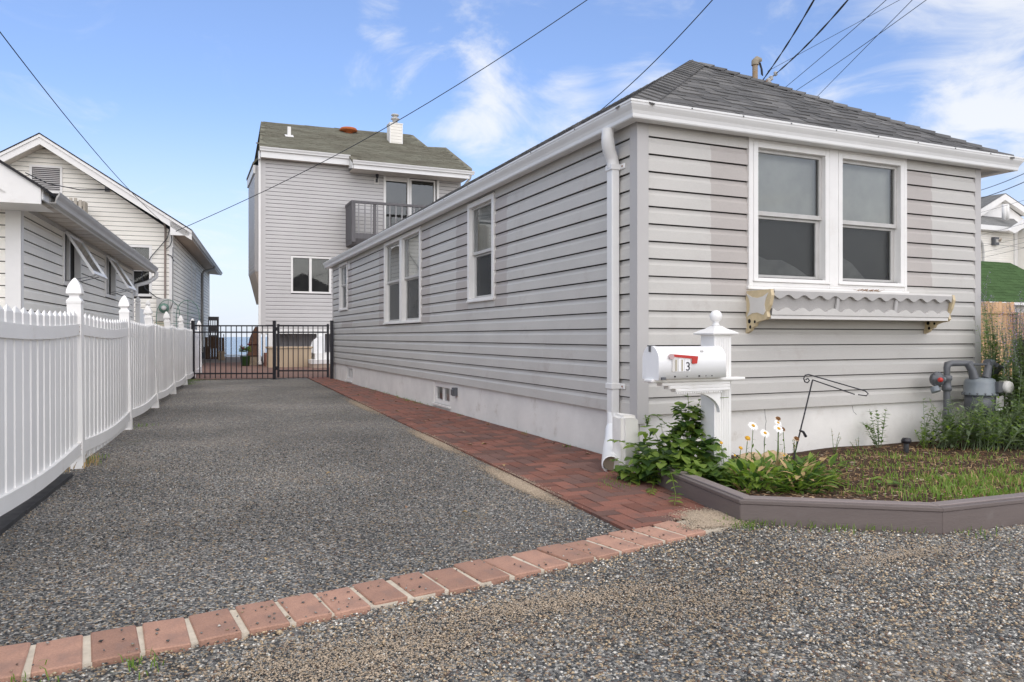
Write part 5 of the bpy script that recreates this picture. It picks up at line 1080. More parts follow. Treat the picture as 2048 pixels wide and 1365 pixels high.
# ================================================================== white picket fence along the driveway
fence = thing('picket_fence', (-0.708, 6.087, 0), 'white vinyl picket fence with pointed post caps running along the left of the driveway', 'fence')
PY_ = [1.35, 3.72, 6.087, 8.43, 10.83, 13.35, 15.75, 18.2, 20.6]
FX = lambda y: -0.708 + (y - 6.087) * 0.0717
LEAN = {10.83: -.075, 13.35: -.085, 15.75: -.07, 8.43: -.02}
lean_at = lambda y: np.interp(y, [6.087, 8.43, 10.83, 13.35, 15.75, 18.2], [-.012, -.022, -.07, -.08, -.06, -.02])
dirf = Vector((.0715, .9974, 0)); perp = Vector((.9974, -.0715, 0)); q2 = math.sqrt(2)
def FP(y, o, z):   # point of the fence: y along, o out towards the drive, z up, leaning
    return Vector((FX(y) + perp.x * o + lean_at(y) * z, y + perp.y * o, z))
pw = .044
mb = MB(); mb.box(-pw, pw, -pw, pw, -.1, 1.17); pm0 = mb.build('post', M['vinyl']); post_me = pm0.data; bpy.data.objects.remove(pm0)
mb = MB(); mb.lathe([((pw + .003) * q2, 1.168), ((pw + .004) * q2, 1.184), (.041 * q2, 1.196), (.032 * q2, 1.208), (.031 * q2, 1.222), (.049 * q2, 1.237), (.047 * q2, 1.258), (.040 * q2, 1.285), (.027 * q2, 1.315), (.013 * q2, 1.338), (.002, 1.350)], 0, 0, 4, smooth=False); pm0 = mb.build('post_cap', M['vinyl']); cap_me = pm0.data; bpy.data.objects.remove(pm0)
mb = MB(); hw = .054; th = .013; zt = 1.068
mb.add([(-hw, -th, 0), (hw, -th, 0), (hw, th, 0), (-hw, th, 0), (-hw, -th, zt), (hw, -th, zt), (hw, th, zt), (-hw, th, zt), (0, 0, zt + .040)], [(0, 3, 2, 1), (0, 1, 5, 4), (1, 2, 6, 5), (2, 3, 7, 6), (3, 0, 4, 7), (4, 5, 8), (5, 6, 8), (6, 7, 8), (7, 4, 8)]); pm0 = mb.build('picket', M['vinyl']); pick_me = pm0.data; bpy.data.objects.remove(pm0)
for i, y in enumerate(PY_):
    loc = Vector((FX(y), y, 0)) - fence.location; rot = (0, math.asin(lean_at(y)), R(-4.1))
    p = inst('post', post_me, fence, loc, rot); c = inst('post_cap', cap_me, p, (0, 0, 0))
for a, b_ in zip(PY_, PY_[1:]):
    sec = PY_.index(a)
    for z0_, z1_ in ((.945, 1.022), (.100, .184)):
        n = 8; mb = MB(); st_ = []
        bowl = (.025 if sec % 2 == 0 else .015) if z0_ > .5 else (-.01 if sec != 2 else -.0)
        for k_ in range(n + 1):
            y = a + .03 + (b_ - a - .06) * k_ / n; t = k_ / n; sag = -math.sin(math.pi * t) * .030; ob = math.sin(math.pi * t) * (.018 if sec in (1, 2) else .008)
            st_ += [FP(y, -.025 + ob, z0_ + sag), FP(y, .036 + ob, z0_ + sag), FP(y, .036 + ob, z1_ + sag), FP(y, -.025 + ob, z1_ + sag)]
        mb.add(st_, [(4 * k_ + j, 4 * k_ + (j + 1) % 4, 4 * k_ + 4 + (j + 1) % 4, 4 * k_ + 4 + j) for k_ in range(n) for j in range(4)] + [(0, 1, 2, 3), (4 * n, 4 * n + 1, 4 * n + 2, 4 * n + 3)])
        mb.build('rail', M['vinyl'], fence)
    n = 16; pit = (b_ - a - .10) / n
    for k_ in range(n):
        y = a + .05 + pit * (k_ + .5); t = (y - a) / (b_ - a); ob = math.sin(math.pi * t) * (.018 if sec in (1, 2) else .008)
        zb = .03 if sec == 2 else .105
        p0 = FP(y, ob, zb); inst('picket', pick_me, fence, p0 - fence.location, (0, math.asin(lean_at(y)), R(-4.1) + R(90) + rnd.uniform(-.03, .03)), (1, 1, (1.118 - zb - .030 * math.sin(math.pi * t)) / 1.108))
for y, z in ((6.02, 1.0), (6.02, .965), (6.02, .16), (6.02, .135)):
    p = FP(y, .0365, z); MB().box(p.x, p.x + .002, p.y - .005, p.y + .005, p.z - .004, p.z + .004).build('rusty_screw', M['rust'], fence)
mb = MB()
for a, b_ in ((2.0, 3.4), (3.4, 4.6), (4.6, 5.7)): mb.prism([(FX(a) - .06, a, -.01), (FX(a) + .05, a, -.01), (FX(b_) + .045, b_, -.01), (FX(b_) - .06, b_, -.01)], (0, 0, 0), (0, 0, .03))
tag(mb.build('landscape_edging', M['black_tar']), 'black edging strip under the nearest section of the white picket fence', 'edging')
for i, (x, y, r_) in enumerate(((-.93, 4.62, .03), (-.92, 4.75, .022), (-.90, 4.92, .02))):
    rock('pebble', x, y, .02, r_, r_ * .8, r_ * .5, M['box_metal'], ('largest of the three pale pebbles on the black edging', 'middle-sized pale pebble on the black edging', 'smallest pale pebble on the black edging, farthest from the camera')[i])
# taller privacy fence behind
pf = thing('privacy_fence', (-0.9, 17.9, 0), 'taller white privacy fence with two pointed posts behind the picket fence', 'fence')
def ppos(px, D):
    a = (px - 1024) / 1484; s, c = math.sin(R(YAW)), math.cos(R(YAW)); return (s + c * a) * D, (c - s * a) * D
for px, D, h in ((276, 16.0, 1.62), (296, 17.6, 1.62)):
    x, y = ppos(px, D); p = inst('post', post_me, pf, (x + .9, y - 17.9, 0), (0, 0, R(-4.1)), (1, 1, h / 1.17)); c = inst('post_cap', cap_me, pf, (x + .9, y - 17.9, h - 1.17), (0, 0, R(-4.1)))
xa, ya = ppos(278, 16.05); xb, yb = ppos(295, 17.55)
for k_ in range(8):
    t0, t1 = k_ / 8, (k_ + .93) / 8; MB().prism([(xa + (xb - xa) * t0, ya + (yb - ya) * t0, .1), (xa + (xb - xa) * t1, ya + (yb - ya) * t1, .1), (xa + (xb - xa) * t1, ya + (yb - ya) * t1, 1.55), (xa + (xb - xa) * t0, ya + (yb - ya) * t0, 1.55)], (-.015, 0, 0), (.015, 0, 0)).build('board', M['vinyl'], pf)

# ================================================================== black metal gate
GL, GM, GR = Vector((.143, 17.67, 0)), Vector((1.80, 16.95, 0)), Vector((2.93, 16.50, 0))
GM = GL.lerp(GR, .586); 
gate = thing('metal_gate', tuple(GM), 'black metal double gate with slim bars closing the driveway', 'gate')
gd = (GR - GL).normalized(); gu = Vector((0, 0, 1))
def gpt(p, o=0): return Vector(p)
for p in (GL, GM, GR): MB().bar(p, p + gu * 1.275, .062, .062, up=gd).build('gate_post', M['black_metal'], gate); MB().bar(p + gu * 1.275, p + gu * 1.285, .070, .070, up=gd).build('post_top', M['black_metal'], gate)
def leaf(a, b_, zt_, zs, zb, stiles, n):
    for z in (zt_, zs): MB().bar(a + gu * z, b_ + gu * z, .026, .030).build('rail', M['black_metal'], gate)
    MB().bar(a + gu * zb, b_ + gu * zb, .026, .030).build('rail', M['black_metal'], gate)
    if stiles:
        for p in (a, b_): MB().bar(p + gu * .04, p + gu * (zt_ + .04), .042, .042, up=gd).build('stile', M['black_metal'], gate)
    for k_ in range(1, n + 1):
        p = a.lerp(b_, k_ / (n + 1)); MB().bar(p + gu * .02, p + gu * (zt_ - .01), .016, .016, up=gd).build('picket', M['black_metal'], gate)
leaf(GL + gd * .03, GM - gd * .03, 1.17, 1.03, .125, False, 14)
leaf(GM + gd * .085, GR - gd * .085, 1.17, 1.03, .185, True, 9)
for z in (1.10, .24): MB().bar(GM + gd * .02 + gu * (z - .04), GM + gd * .02 + gu * (z + .04), .09, .07, up=gd).build('hinge', M['black_metal'], gate)

# ================================================================== rear house (tall, grey)
rear = thing('rear_house', (2.22, 25.1, 0), 'tall pale grey two-storey house with olive shingle roof and balcony beyond the gate', 'house')
WR = Wall(2.22, 25.1, 0)
r_open = [(.96, 2.17, 2.40, 3.53), (4.03, 5.92, 4.45, 6.50)]
backing(rear, WR, 0, 6.79, 1.03, 6.95, r_open, M['backing'])
siding(rear, WR, 1.19, 45, lambda z: (.13, 6.68), [(.92, 2.21, 2.36, 3.58), (3.99, 5.98, 4.3, 6.6)], (), [M['siding_rear']], zmax=6.80)
for u0, u1 in ((-.02, .13), (6.66, 6.80)):
    mb = MB(); WR.box(mb, u0, u1, -.1, .022, 1.03, 6.85); mb.build('corner_post', M['corner'] if u0 > 1 else M['siding_rear'], rear)
mb = MB(); WR.box(mb, 0.0, 6.8, 0.0, .03, 1.03, 1.185); mb.build('skirt_board', M['trim'], rear)
mb = MB(); mb.quad((2.22, 25.1, 1.03), (2.22, 25.95, 1.03), (2.22, 25.95, 6.9), (2.22, 25.1, 6.9)); mb.quad((2.22, 25.1, 1.03), (9.0, 25.1, 1.03), (9.0, 31.5, 1.03), (2.3, 31.5, 1.03)); mb.quad((9.01, 25.1, 0), (9.01, 32, 0), (9.01, 32, 6.95), (9.01, 25.1, 6.95)); mb.build('side_wall', M['siding_rear'], rear)
# window, slider
def slider(W, a, b_, c, d, split, name, panes, casing=.06):
    mb = MB(); frame4(mb, W, a, b_, c, d, casing, -.05, .035); W.box(mb, split - .04, split + .04, -.05, .025, c + casing, d - casing); f = mb.build(name, M['trim'], rear)
    for p, q, mm in panes:
        mb = MB(); mb.quad(*[W.P(*x) for x in [(p, -.055, c + .03), (q, -.055, c + .03), (q, -.055, d - .03), (p, -.055, d - .03)]]); mb.build('pane', M['glass'], f, recalc=False)
        mb = MB(); mb.quad(*[W.P(*x) for x in [(p, -.085, c + .03), (q, -.085, c + .03), (q, -.085, d - .03), (p, -.085, d - .03)]]); mb.build('dark_room_backdrop', M[mm], f, recalc=False)  # dark sheet stands in for the unlit room beyond each pane
    return f
slider(WR, .92, 2.21, 2.36, 3.58, 1.54, 'sliding_window', [(.96, 1.52, 'room_dark'), (1.56, 2.17, 'room_dark')])
sd_ = slider(WR, 3.99, 5.98, 4.3, 6.56, 4.87, 'sliding_door', [(4.03, 4.85, 'room_dark'), (4.89, 5.92, 'room_dark')], .08)
mb = MB(); frame4(mb, WR, 4.93, 5.85, 4.38, 6.44, .055, -.03, -.005); mb.build('door_sash', M['trim'], sd_)
mb = MB(); WR.box(mb, 4.05, 4.83, -.03, -.01, 6.30, 6.46); mb.build('transom_blind', M['box_pale'], sd_)
# wall lamp
lt = MB(); lt.lathe([(.02, 6.50), (.055, 6.47), (.06, 6.44), (.045, 6.36), (.03, 6.33), (.0, 6.30)], 5.96, 24.97, 6, smooth=False); WR.box(lt, 3.71, 3.77, 0.02, .10, 6.20, 6.32); lo_ = lt.build('wall_lamp', M['black_metal'], rear); mb = MB(); WR.box(mb, 3.66, 3.82, .018, .03, 6.14, 6.36); mb.build('mounting_plate', M['box_pale'], lo_)
# balcony
bal = MB(); bx0, bx1, by = 4.92, 8.3, 24.02
mb = MB(); mb.prism([(bx0, 25.08, 4.30), (bx0, by, 4.30), (bx0, by, 4.12), (bx0 + .0, by + .10, 3.95), (bx0, 25.08, 3.95)], (0, 0, 0), (bx1 - bx0, 0, 0)); bo = mb.build('balcony', M['grey_wood'], rear)
MB().box(bx0 - .03, bx1, by - .03, by + .06, 5.26, 5.34).build('handrail', M['grey_wood'], bo); MB().box(bx0 - .03, bx0 + .06, by + .06, 25.05, 5.26, 5.34).build('handrail', M['grey_wood'], bo)
MB().box(bx0 - .02, bx0 + .10, by - .02, by + .10, 4.0, 5.26).build('newel_post', M['grey_wood'], bo)
MB().box(bx0 + .70, bx0 + .78, by - .0, by + .08, 4.30, 5.26).build('newel_post', M['grey_wood'], bo)
for k_ in range(14): x = bx0 + .19 + .205 * k_; MB().box(x, x + .038, by - .015, by + .02, 4.28, 5.26).build('baluster', M['grey_wood_light'], bo)
for k_ in range(8): y = by + .12 + .115 * k_; MB().box(bx0 - .012, bx0 + .012, y, y + .105, 4.10, 5.26).build('side_board', M['grey_wood'], bo)
MB().box(7.35, 7.6, 24.3, 24.5, 4.9, 5.25).build('balcony_chair', M['box_pale'], bo)
# eaves
for nm, x0, x1, yf, zt_, w in (('a', 2.14, 5.0, 24.80, 6.965, .30), ('b', 4.98, 9.08, 24.30, 6.70, .24)):
    MB().box(x0 + .04, x1 - .02, yf, yf + .03, zt_ - w - .02, zt_ - .02).build('fascia', M['gutter'], rear)
    MB().box(x0 + .04, x1 - .02, yf + .03, 25.1, zt_ - w, zt_ - w + .012).build('soffit', M['soffit'], rear)
    gutter(rear, Wall(x0, yf - .001, 0), 0, x1 - x0 + (.14 if nm == 'b' else 0), 0, zt_ - .12)
mb = MB(); mb.prism([(4.985, 24.30, 6.44), (4.985, 25.1, 6.60), (4.985, 25.1, 6.95), (4.985, 24.80, 6.90), (4.985, 24.30, 6.68)], (0, 0, 0), (.02, 0, 0)); mb.build('eave_return', M['gutter'], rear)
mb = MB(); mb.box(2.12, 2.17, 24.86, 25.06, 6.60, 6.86).box(2.13, 2.20, 25.03, 25.09, .12, 6.62).box(2.12, 2.21, 24.9, 25.09, .05, .14); mb.build('downspout', M['trim'], rear)
mb = MB(); mb.tube([(9.12, 24.28, 6.60), (9.10, 24.4, 6.45), (9.0, 25.0, 6.2), (8.98, 25.05, 5.6)], .04, 8); mb.build('downspout', M['trim'], rear)
# roof: one plane z = 6.95 + .5 (y - 24.75)
zr = lambda y: 6.95 + .5 * (y - 24.75)
outl = [(2.12, 24.74), (4.97, 24.74), (4.97, 24.24), (9.14, 24.24), (9.29, 24.66), (9.26, 27.45), (8.45, 27.26), (8.38, 29.0), (2.50, 28.41)]
mb = MB(); mb.add([(x, y, zr(y) - .01) for x, y in outl] + [(x, y, zr(y) - .09) for x, y in outl], [tuple(range(9)), tuple(range(17, 8, -1))] + [(i, 9 + i, 9 + (i + 1) % 9, (i + 1) % 9) for i in range(9)]); mb.build('roof', M['shingle_green'], rear)
mb = MB(); mb.add([(2.50, 28.41, zr(28.41) - .02), (8.38, 29.0, zr(29.0) - .02), (8.4, 33, 6.9), (2.4, 33, 6.9)], [(0, 1, 2, 3)]).add([(8.38, 29.0, zr(29) - .02), (8.45, 27.26, zr(27.26) - .02), (9.26, 27.45, zr(27.45) - .02), (9.9, 30, 6.6), (8.4, 33, 6.9)], [(0, 1, 2, 3, 4)]); mb.build('roof_slope', M['shingle_green'], rear)
uu = Vector((0, 1, .5)).normalized()
ou = [(x - 2.12, (y - 24.24) * math.sqrt(1.25)) for x, y in [(2.22, 24.8), (5.1, 24.8), (5.1, 24.3), (8.98, 24.3), (9.05, 24.7), (9.05, 27.25), (8.35, 27.1), (8.18, 28.9), (2.60, 28.33)]]
shingle_slope(rear, (2.12, 24.24, zr(24.24)), (1, 0, 0), uu, lambda x, y: bool(inpoly(np.array([x]), np.array([y]), ou)[0]), 34, 7.3, ('shingle_green', 'shingle_green2') if 'shingle_green2' in M else ('shingle_green', 'shingle_green'), expo=.16, maxn=0, wmin=.18, wmax=.4)
mb = MB(); ch = (7.10, 27.5); 
mb.box(6.98, 7.44, 27.2, 27.62, 7.9, 8.93); cho = mb.build('chimney', M['siding_rear'], rear)
for k_ in range(7): MB().box(6.965, 7.455, 27.185, 27.63, 8.10 + .115 * k_, 8.205 + .115 * k_).build('siding_board', M['siding_white'], cho)
for x, y in ((6.96, 27.18), (7.42, 27.18)): MB().box(x, x + .04, y, y + .04, 8.0, 8.93).build('corner_trim', M['trim'], cho)
MB().box(6.95, 7.47, 27.17, 27.65, 8.90, 8.94).build('top_trim', M['trim'], cho)
MB().lathe([(.10, 8.94), (.10, 9.10), (.16, 9.12), (.16, 9.16), (.09, 9.18), (.09, 9.24), (.15, 9.26), (.14, 9.31), (.0, 9.33)], 7.22, 27.4, 14).build('chimney_cap', M['gutter_grey'], cho)
mb = MB(); mb.box(3.20, 3.31, 26.45, 26.55, 7.80, 8.16); mb.prism([(3.12, 26.40, zr(26.4)), (3.40, 26.40, zr(26.4)), (3.40, 26.62, zr(26.62)), (3.12, 26.62, zr(26.62))], (0, 0, .02), (0, 0, .04)); mb.build('vent_pipe', M['trim'], rear)
MB().lathe([(.16, 8.52), (.16, 8.66), (.30, 8.68), (.34, 8.72), (.30, 8.79), (.15, 8.83), (.0, 8.85)], 5.62, 28.15, 16).build('roof_fan', M['rust_orange'], rear)
# bay on the left side
mb = MB(); mb.box(2.10, 2.6, 25.97, 28.6, 3.1, 6.62); bay = mb.build('bay', M['siding_rear'], rear)
for k_ in range(26): MB().box(2.085, 2.10, 26.0, 28.6, 3.15 + .127 * k_, 3.262 + .127 * k_).build('siding_board', M['siding_rear'], bay)
MB().prism([(2.02, 25.92, 6.62), (2.65, 25.92, 7.35), (2.65, 28.7, 7.35), (2.02, 28.7, 6.62)], (0, 0, 0), (0, 0, .08)).build('bay_roof', M['shingle_green'], bay)
MB().box(2.04, 2.11, 25.93, 28.65, 6.35, 6.62).build('bay_fascia', M['trim'], bay)
MB().prism([(2.10, 26.0, 3.1), (2.5, 26.0, 3.1), (2.5, 26.0, 2.1), (2.35, 26.0, 2.1)], (0, 0, 0), (0, 2.5, 0)).build('corbel', M['soffit_tan'], bay)
MB().box(2.09, 2.11, 26.02, 26.25, 4.4, 6.3).build('bay_trim', M['trim'], bay)
# undercroft
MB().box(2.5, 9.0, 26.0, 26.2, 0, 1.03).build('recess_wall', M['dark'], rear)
M['recess'] = mat('grey_recess_boards', (.30, .29, .30), .8, .2, var=.1, vscale=2)
for k_ in range(22): MB().box(2.5 + .31 * k_, 2.5 + .31 * k_ + .30, 25.95, 25.98, 0, 1.03).build('recess_board', M['recess'], rear)
MB().box(2.26, 2.34, 25.04, 25.12, .1, 1.03).build('porch_post', M['trim'], rear); MB().box(2.40, 2.56, 25.0, 25.14, .0, 1.03).build('porch_post', M['trim'], rear)
MB().lathe([(.13, .2), (.13, 1.03)], 3.95, 24.2, 16).build('round_column', M['white_paint'], rear)
mb = MB(); mb.box(3.44, 5.2, 22.6, 25.0, -.0, .12); so = mb.build('entry_step', mat('tan_step', (.42, .33, .26), .8), rear)
MB().box(3.42, 4.6, 22.58, 25.0, .12, .24).build('entry_step', M['trim'], rear); MB().box(3.62, 5.2, 23.2, 25.0, .24, .42).build('entry_step', M['trim'], rear)
mb = MB(); mb.prism([(3.55, 23.7, .42), (3.95, 23.7, .42), (3.95, 23.7, .98), (3.78, 23.7, .92), (3.62, 23.7, .80), (3.56, 23.7, .6)], (0, 0, 0), (0, .1, 0)); mb.build('stair_cheek', M['white_paint'], rear)
MB().box(2.28, 2.44, 24.55, 24.95, 0, .42).build('brick_pier', M['brick_red'], rear)
# storage box
dbx = thing('deck_box', (2.9, 23.5, 0), 'tan resin deck box with dark lid edge under the tall grey house', 'storage box')
MB().box(2.27, 3.53, 23.35, 23.9, .0, .56).build('body', M['deckbox'], dbx); MB().box(2.24, 3.56, 23.32, 23.93, .575, .63).build('lid', M['deckbox'], dbx); MB().box(2.26, 3.54, 23.34, 23.92, .56, .575).build('lid_gap', M['dark'], dbx)
for k_ in range(11): MB().box(2.31 + .11 * k_, 2.33 + .11 * k_, 23.343, 23.35, .04, .50).build('rib', M['deckbox'], dbx)
# brown brick hearth and flower pot
hth = thing('brick_hearth', (2.0, 25.6, 0), 'brown outdoor brick hearth with sloping shoulder at the corner of the tall grey house', 'fireplace')
M['brown_brick'] = mat('brown_brick', (.16, .085, .055), .9, .1, c2=(.10, .06, .045), vscale=4, fine=.15, fscale=20, rnd_obj=.25)
MB().prism([(1.86, 25.5, .32), (2.19, 25.5, .32), (2.19, 25.5, 1.24), (2.10, 25.5, 1.26), (2.02, 25.5, 1.10), (1.92, 25.5, .86)], (0, 0, 0), (0, .5, 0)).build('hood', M['brown_brick'], hth)
MB().box(1.85, 2.20, 25.48, 26.0, .66, .69).build('mantel', M['darkred'], hth); MB().box(1.90, 2.16, 25.46, 26.0, 0, .30).build('stone_base', M['sand'], hth); MB().box(1.84, 2.2, 25.45, 26.0, .28, .33).build('stone_slab', M['brown_wood'], hth)
fpt = thing('flower_pot', (1.66, 24.9, 0), 'pink geraniums in a dark green pot seen through the gate', 'flower pot')
MB().lathe([(.11, 0), (.12, .05), (.15, .30), (.16, .32)], 1.72, 24.9, 12).build('pot', M['leaf_dark'], fpt)
mb = MB(); fl = MB()
for _ in range(260): v = rvec(-.4, 1) * rnd.random() ** .4; leaf_shape(mb, (1.72 + v.x * .18, 24.9 + v.y * .17, .50 + v.z * .17), rvec(), (0, 0, 1), .07, .035, rnd.choice((0, 1)), .2)
for c in ((1.58, 24.75, .64), (1.64, 24.7, .58), (1.80, 24.75, .70)):
    for _ in range(24): leaf_shape(fl, Vector(c) + rvec(-1, 1) * .035, rvec(), (0, 0, 1), .04, .018, 0, .2)
mb.build('foliage', [M['leaf'], M['leaf_light']], fpt, recalc=False)['kind'] = 'stuff'; fl.build('blossom', M['pink'], fpt, recalc=False)
# seawall rail and dark deck gate
rl = MB(); rl.tube([(1.40, 35, .1), (1.40, 35, 1.12), (1.50, 35, 1.16)], .03, 8).tube([(1.52, 35, 1.05), (1.55, 35, .25), (1.65, 35, .12), (2.55, 35, .11)], .022, 8); tag(rl.build('ladder_rail', M['gutter']), 'thin white tubular rail on the seawall beside the dark deck gate', 'rail')
dg_ = thing('deck_gate', (1.05, 33, 0), 'tall dark wooden deck gate with narrow slots beside the white house, sea behind', 'gate')
for k_ in range(5): MB().box(.84 + .115 * k_ * .7, .84 + .115 * k_ * .7 + .035, 33, 33.05, .95, 1.72).build('slat', M['grey_wood'], dg_)
for z0_, z1_ in ((1.60, 1.76), (1.15, 1.38), (.92, 1.0)): MB().box(.84, 1.20, 32.99, 33.06, z0_, z1_).build('crosspiece', M['grey_wood'], dg_)
MB().box(.84, 1.22, 33.0, 33.06, .45, .93).build('panel', M['grey_wood'], dg_); MB().prism([(1.20, 33.0, .40), (1.20, 33.9, .40), (1.20, 33.9, 1.76), (1.20, 33.0, 1.76)], (0, 0, 0), (.05, 0, 0)).build('side_panel', M['grey_wood'], dg_)
dp = thing('deck_screen', (1.1, 31.5, 0), 'weathered brown board screen and planter box in front of the dark deck gate', 'screen')
for k_ in range(7): MB().box(.70 + .10 * k_, .79 + .10 * k_, 31.5, 31.54, .05, .92 + rnd.uniform(-.02, .02)).build('board', M['brown_wood'], dp)
MB().box(1.16, 1.40, 31.3, 31.6, .0, .36).build('planter', M['sand'], dp)

# ================================================================== near white house on the left
near = thing('near_white_house', (-1.62, 9.29, 0), 'low white vinyl-sided house with awning windows behind the picket fence', 'house', rotz=R(-4.1))
WN = Wall(-1.62, 9.29, 85.9); WN.t = (math.sin(R(4.1)), math.cos(R(4.1))); WN.n = (math.cos(R(4.1)), -math.sin(R(4.1)))    # driveway side, s = depth
WNf = Wall(-1.62, 9.29, -4.1)      # front, s < 0 to the left
nw = [(1.97, 2.95, 1.66, 2.30), (5.0, 5.95, 1.66, 2.30)]
backing(near, WN, 0, 8.24, .0, 2.40, nw, M['backing'])
siding(near, WN, .33, 17, lambda z: (.07, 8.2), [(1.93, 2.99, 1.60, 2.40), (4.96, 5.99, 1.60, 2.40)], (), [M['siding_white']], zmax=2.345, joints=(3.4, 6.9))
backing(near, WNf, -4.8, 0, 0, 2.40, (), M['backing'], top=[(-4.8, 2.38), (0, 2.38), (-2.4, 4.0)])
siding(near, WNf, .33, 16, lambda z: (-4.8, -.10), (), (), [M['siding_white']], zmax=2.30)
mb = MB(); WNf.box(mb, -.115, .025, .0, .025, .2, 2.28); WN.box(mb, -.02, .09, 0.0, .025, .2, 2.345); mb.build('corner_post', M['trim'], near)
mb = MB(); WN.box(mb, 8.16, 8.26, -.05, .025, .2, 2.345); mb.build('corner_post', M['trim'], near)
mb = MB(); mb.add([WN.P(-.60, .36, 2.352), WN.P(8.6, .36, 2.352), WN.P(8.6, -.02, 2.352), WN.P(-.60, -.02, 2.352)], [(0, 1, 2, 3)]); mb.build('soffit', M['soffit'], near, recalc=False)
for k_ in range(24): mb = MB(); WN.box(mb, -.5 + .38 * k_, -.496 + .38 * k_, .02, .34, 2.347, 2.3515); mb.build('soffit_joint', M['soffit_tan'], near)
mb = MB(); mb.add([WNf.P(.33, .59, 2.262), WNf.P(-5, .59, 2.262), WNf.P(-5, 0, 2.262), WNf.P(.33, 0, 2.262)], [(0, 1, 2, 3)]); mb.build('soffit', M['trim'], near, recalc=False)
mb = MB(); WN.box(mb, -.60, 8.6, .335, .36, 2.30, 2.42); mb.build('fascia', M['gutter'], near); mb = MB(); WN.box(mb, .1, 8.2, .0, .03, 2.30, 2.35); mb.build('frieze_trim', M['gutter_grey'], near)
gutter(near, Wall(*WN.P(-.62, .361, 0)[:2], 0), 0, 0.01, 0, 2.30) if False else None
class W2(Wall):
    def __init__(s, o, t, n): s.o, s.t, s.n = o, t, n
gN = gutter(near, W2(WN.o, WN.t, WN.n), -.36, 8.62, .361, 2.305, m='gutter_grey', k=1.0)
# gable front: rake, return panel, roof
for nm, pl, y0, y1, mm in (('return_panel', [(.335, 2.26), (.335, 2.36), (-2.4, 4.17), (-5.1, 2.36), (-5.1, 2.26)], .575, .60, 'trim'), ('rake_board', [(.345, 2.255), (.345, 2.41), (-2.4, 4.225), (-2.4, 4.02), (.0, 2.40), (.0, 2.255)], .60, .63, 'trim')):
    if nm == 'rake_board': pl = [(.345, 2.250), (.345, 2.41), (-2.4, 4.225), (-2.4, 4.0), (.05, 2.345), (-.12, 2.250)]
    v = [(Vector(WNf.P(u, y0, z)), Vector(WNf.P(u, y1, z))) for u, z in pl]; n = len(pl); mb = MB()
    mb.add([a for a, b_ in v] + [b_ for a, b_ in v], [tuple(range(n)), tuple(range(2 * n - 1, n - 1, -1))] + [(i, n + i, n + (i + 1) % n, (i + 1) % n) for i in range(n)]); mb.build(nm, M[mm], near)
mb = MB()
for o_ in (0,):
    mb.add([WNf.P(.40, .66, 2.40), WNf.P(-2.4, .66, 4.245), WNf.P(-2.4, -8.7, 4.245), WNf.P(.40, -8.7, 2.40), WNf.P(.40, .66, 2.37), WNf.P(-2.4, .66, 4.215), WNf.P(-2.4, -8.7, 4.215), WNf.P(.40, -8.7, 2.37)], [(0, 1, 2, 3), (4, 7, 6, 5), (0, 4, 5, 1), (3, 2, 6, 7), (0, 3, 7, 4)])
    mb.add([WNf.P(-5.2, .66, 2.40), WNf.P(-2.4, .66, 4.245), WNf.P(-2.4, -8.7, 4.245), WNf.P(-5.2, -8.7, 2.40)], [(0, 3, 2, 1)])
mb.build('roof', M['shingle_dark'], near)
mb = MB(); mb.tube([WN.P(8.50, .43, 2.33), WN.P(8.52, .42, 2.22), WN.P(8.45, .28, 2.10), WN.P(8.36, .06, 2.02), WN.P(8.34, .05, 1.8)], .045, 8); mb.build('downspout', M['gutter'], near)
for wi, (a, b_, c, d) in enumerate(nw):
    mb = MB(); frame4(mb, WN, a - .04, b_ + .04, c - .05, d + .05, .05, -.05, .03); WN.box(mb, (a + b_) / 2 - .02, (a + b_) / 2 + .02, -.05, -.01, c, d); f = mb.build('awning_window', M['trim'], near)
    mb = MB(); mb.quad(*[WN.P(*p) for p in [(a, -.06, c), (b_, -.06, c), (b_, -.06, d), (a, -.06, d)]]); mb.build('dark_room', M['room_dark'], f, recalc=False)
    # sash swung out, hinged on top
    tilt = R(31); hx, hz, L = .035, d + .01, d - c
    def S(u, w, dd): # u along wall, w down the sash, dd out of the sash plane
        return WN.P(u, hx + w * math.sin(tilt) + dd * math.cos(tilt), hz - w * math.cos(tilt) + dd * math.sin(tilt))
    def sbox(mb, u0, u1, w0, w1, d0=-.014, d1=.014): return mb.add([S(u0, w0, d0), S(u1, w0, d0), S(u1, w1, d0), S(u0, w1, d0), S(u0, w0, d1), S(u1, w0, d1), S(u1, w1, d1), S(u0, w1, d1)], [(0, 3, 2, 1), (4, 5, 6, 7), (0, 1, 5, 4), (1, 2, 6, 5), (2, 3, 7, 6), (3, 0, 4, 7)])
    mb = MB(); sbox(mb, a, a + .05, 0, L); sbox(mb, b_ - .05, b_, 0, L); sbox(mb, a + .05, b_ - .05, 0, .04); sbox(mb, a + .05, b_ - .05, L - .055, L); mb.build('open_sash', M['white_paint'], f)
    mb = MB(); mb.add([S(a + .05, .04, 0), S(b_ - .05, .04, 0), S(b_ - .05, L - .055, 0), S(a + .05, L - .055, 0)], [(0, 1, 2, 3)]); mb.build('pane', M['glass'], f, recalc=False)
    mb = MB(); mb.bar(S(a + .35, L - .02, -.02), WN.P(a + .25, .0, c + .02), .012, .008);  mb.build('window_stay', M['gas_grey'], f); mb = MB(); mb.bar(S(a + .6, L - .02, -.02), WN.P(a + .7, .0, c + .02), .012, .008); mb.build('window_stay', M['gas_grey'], f)
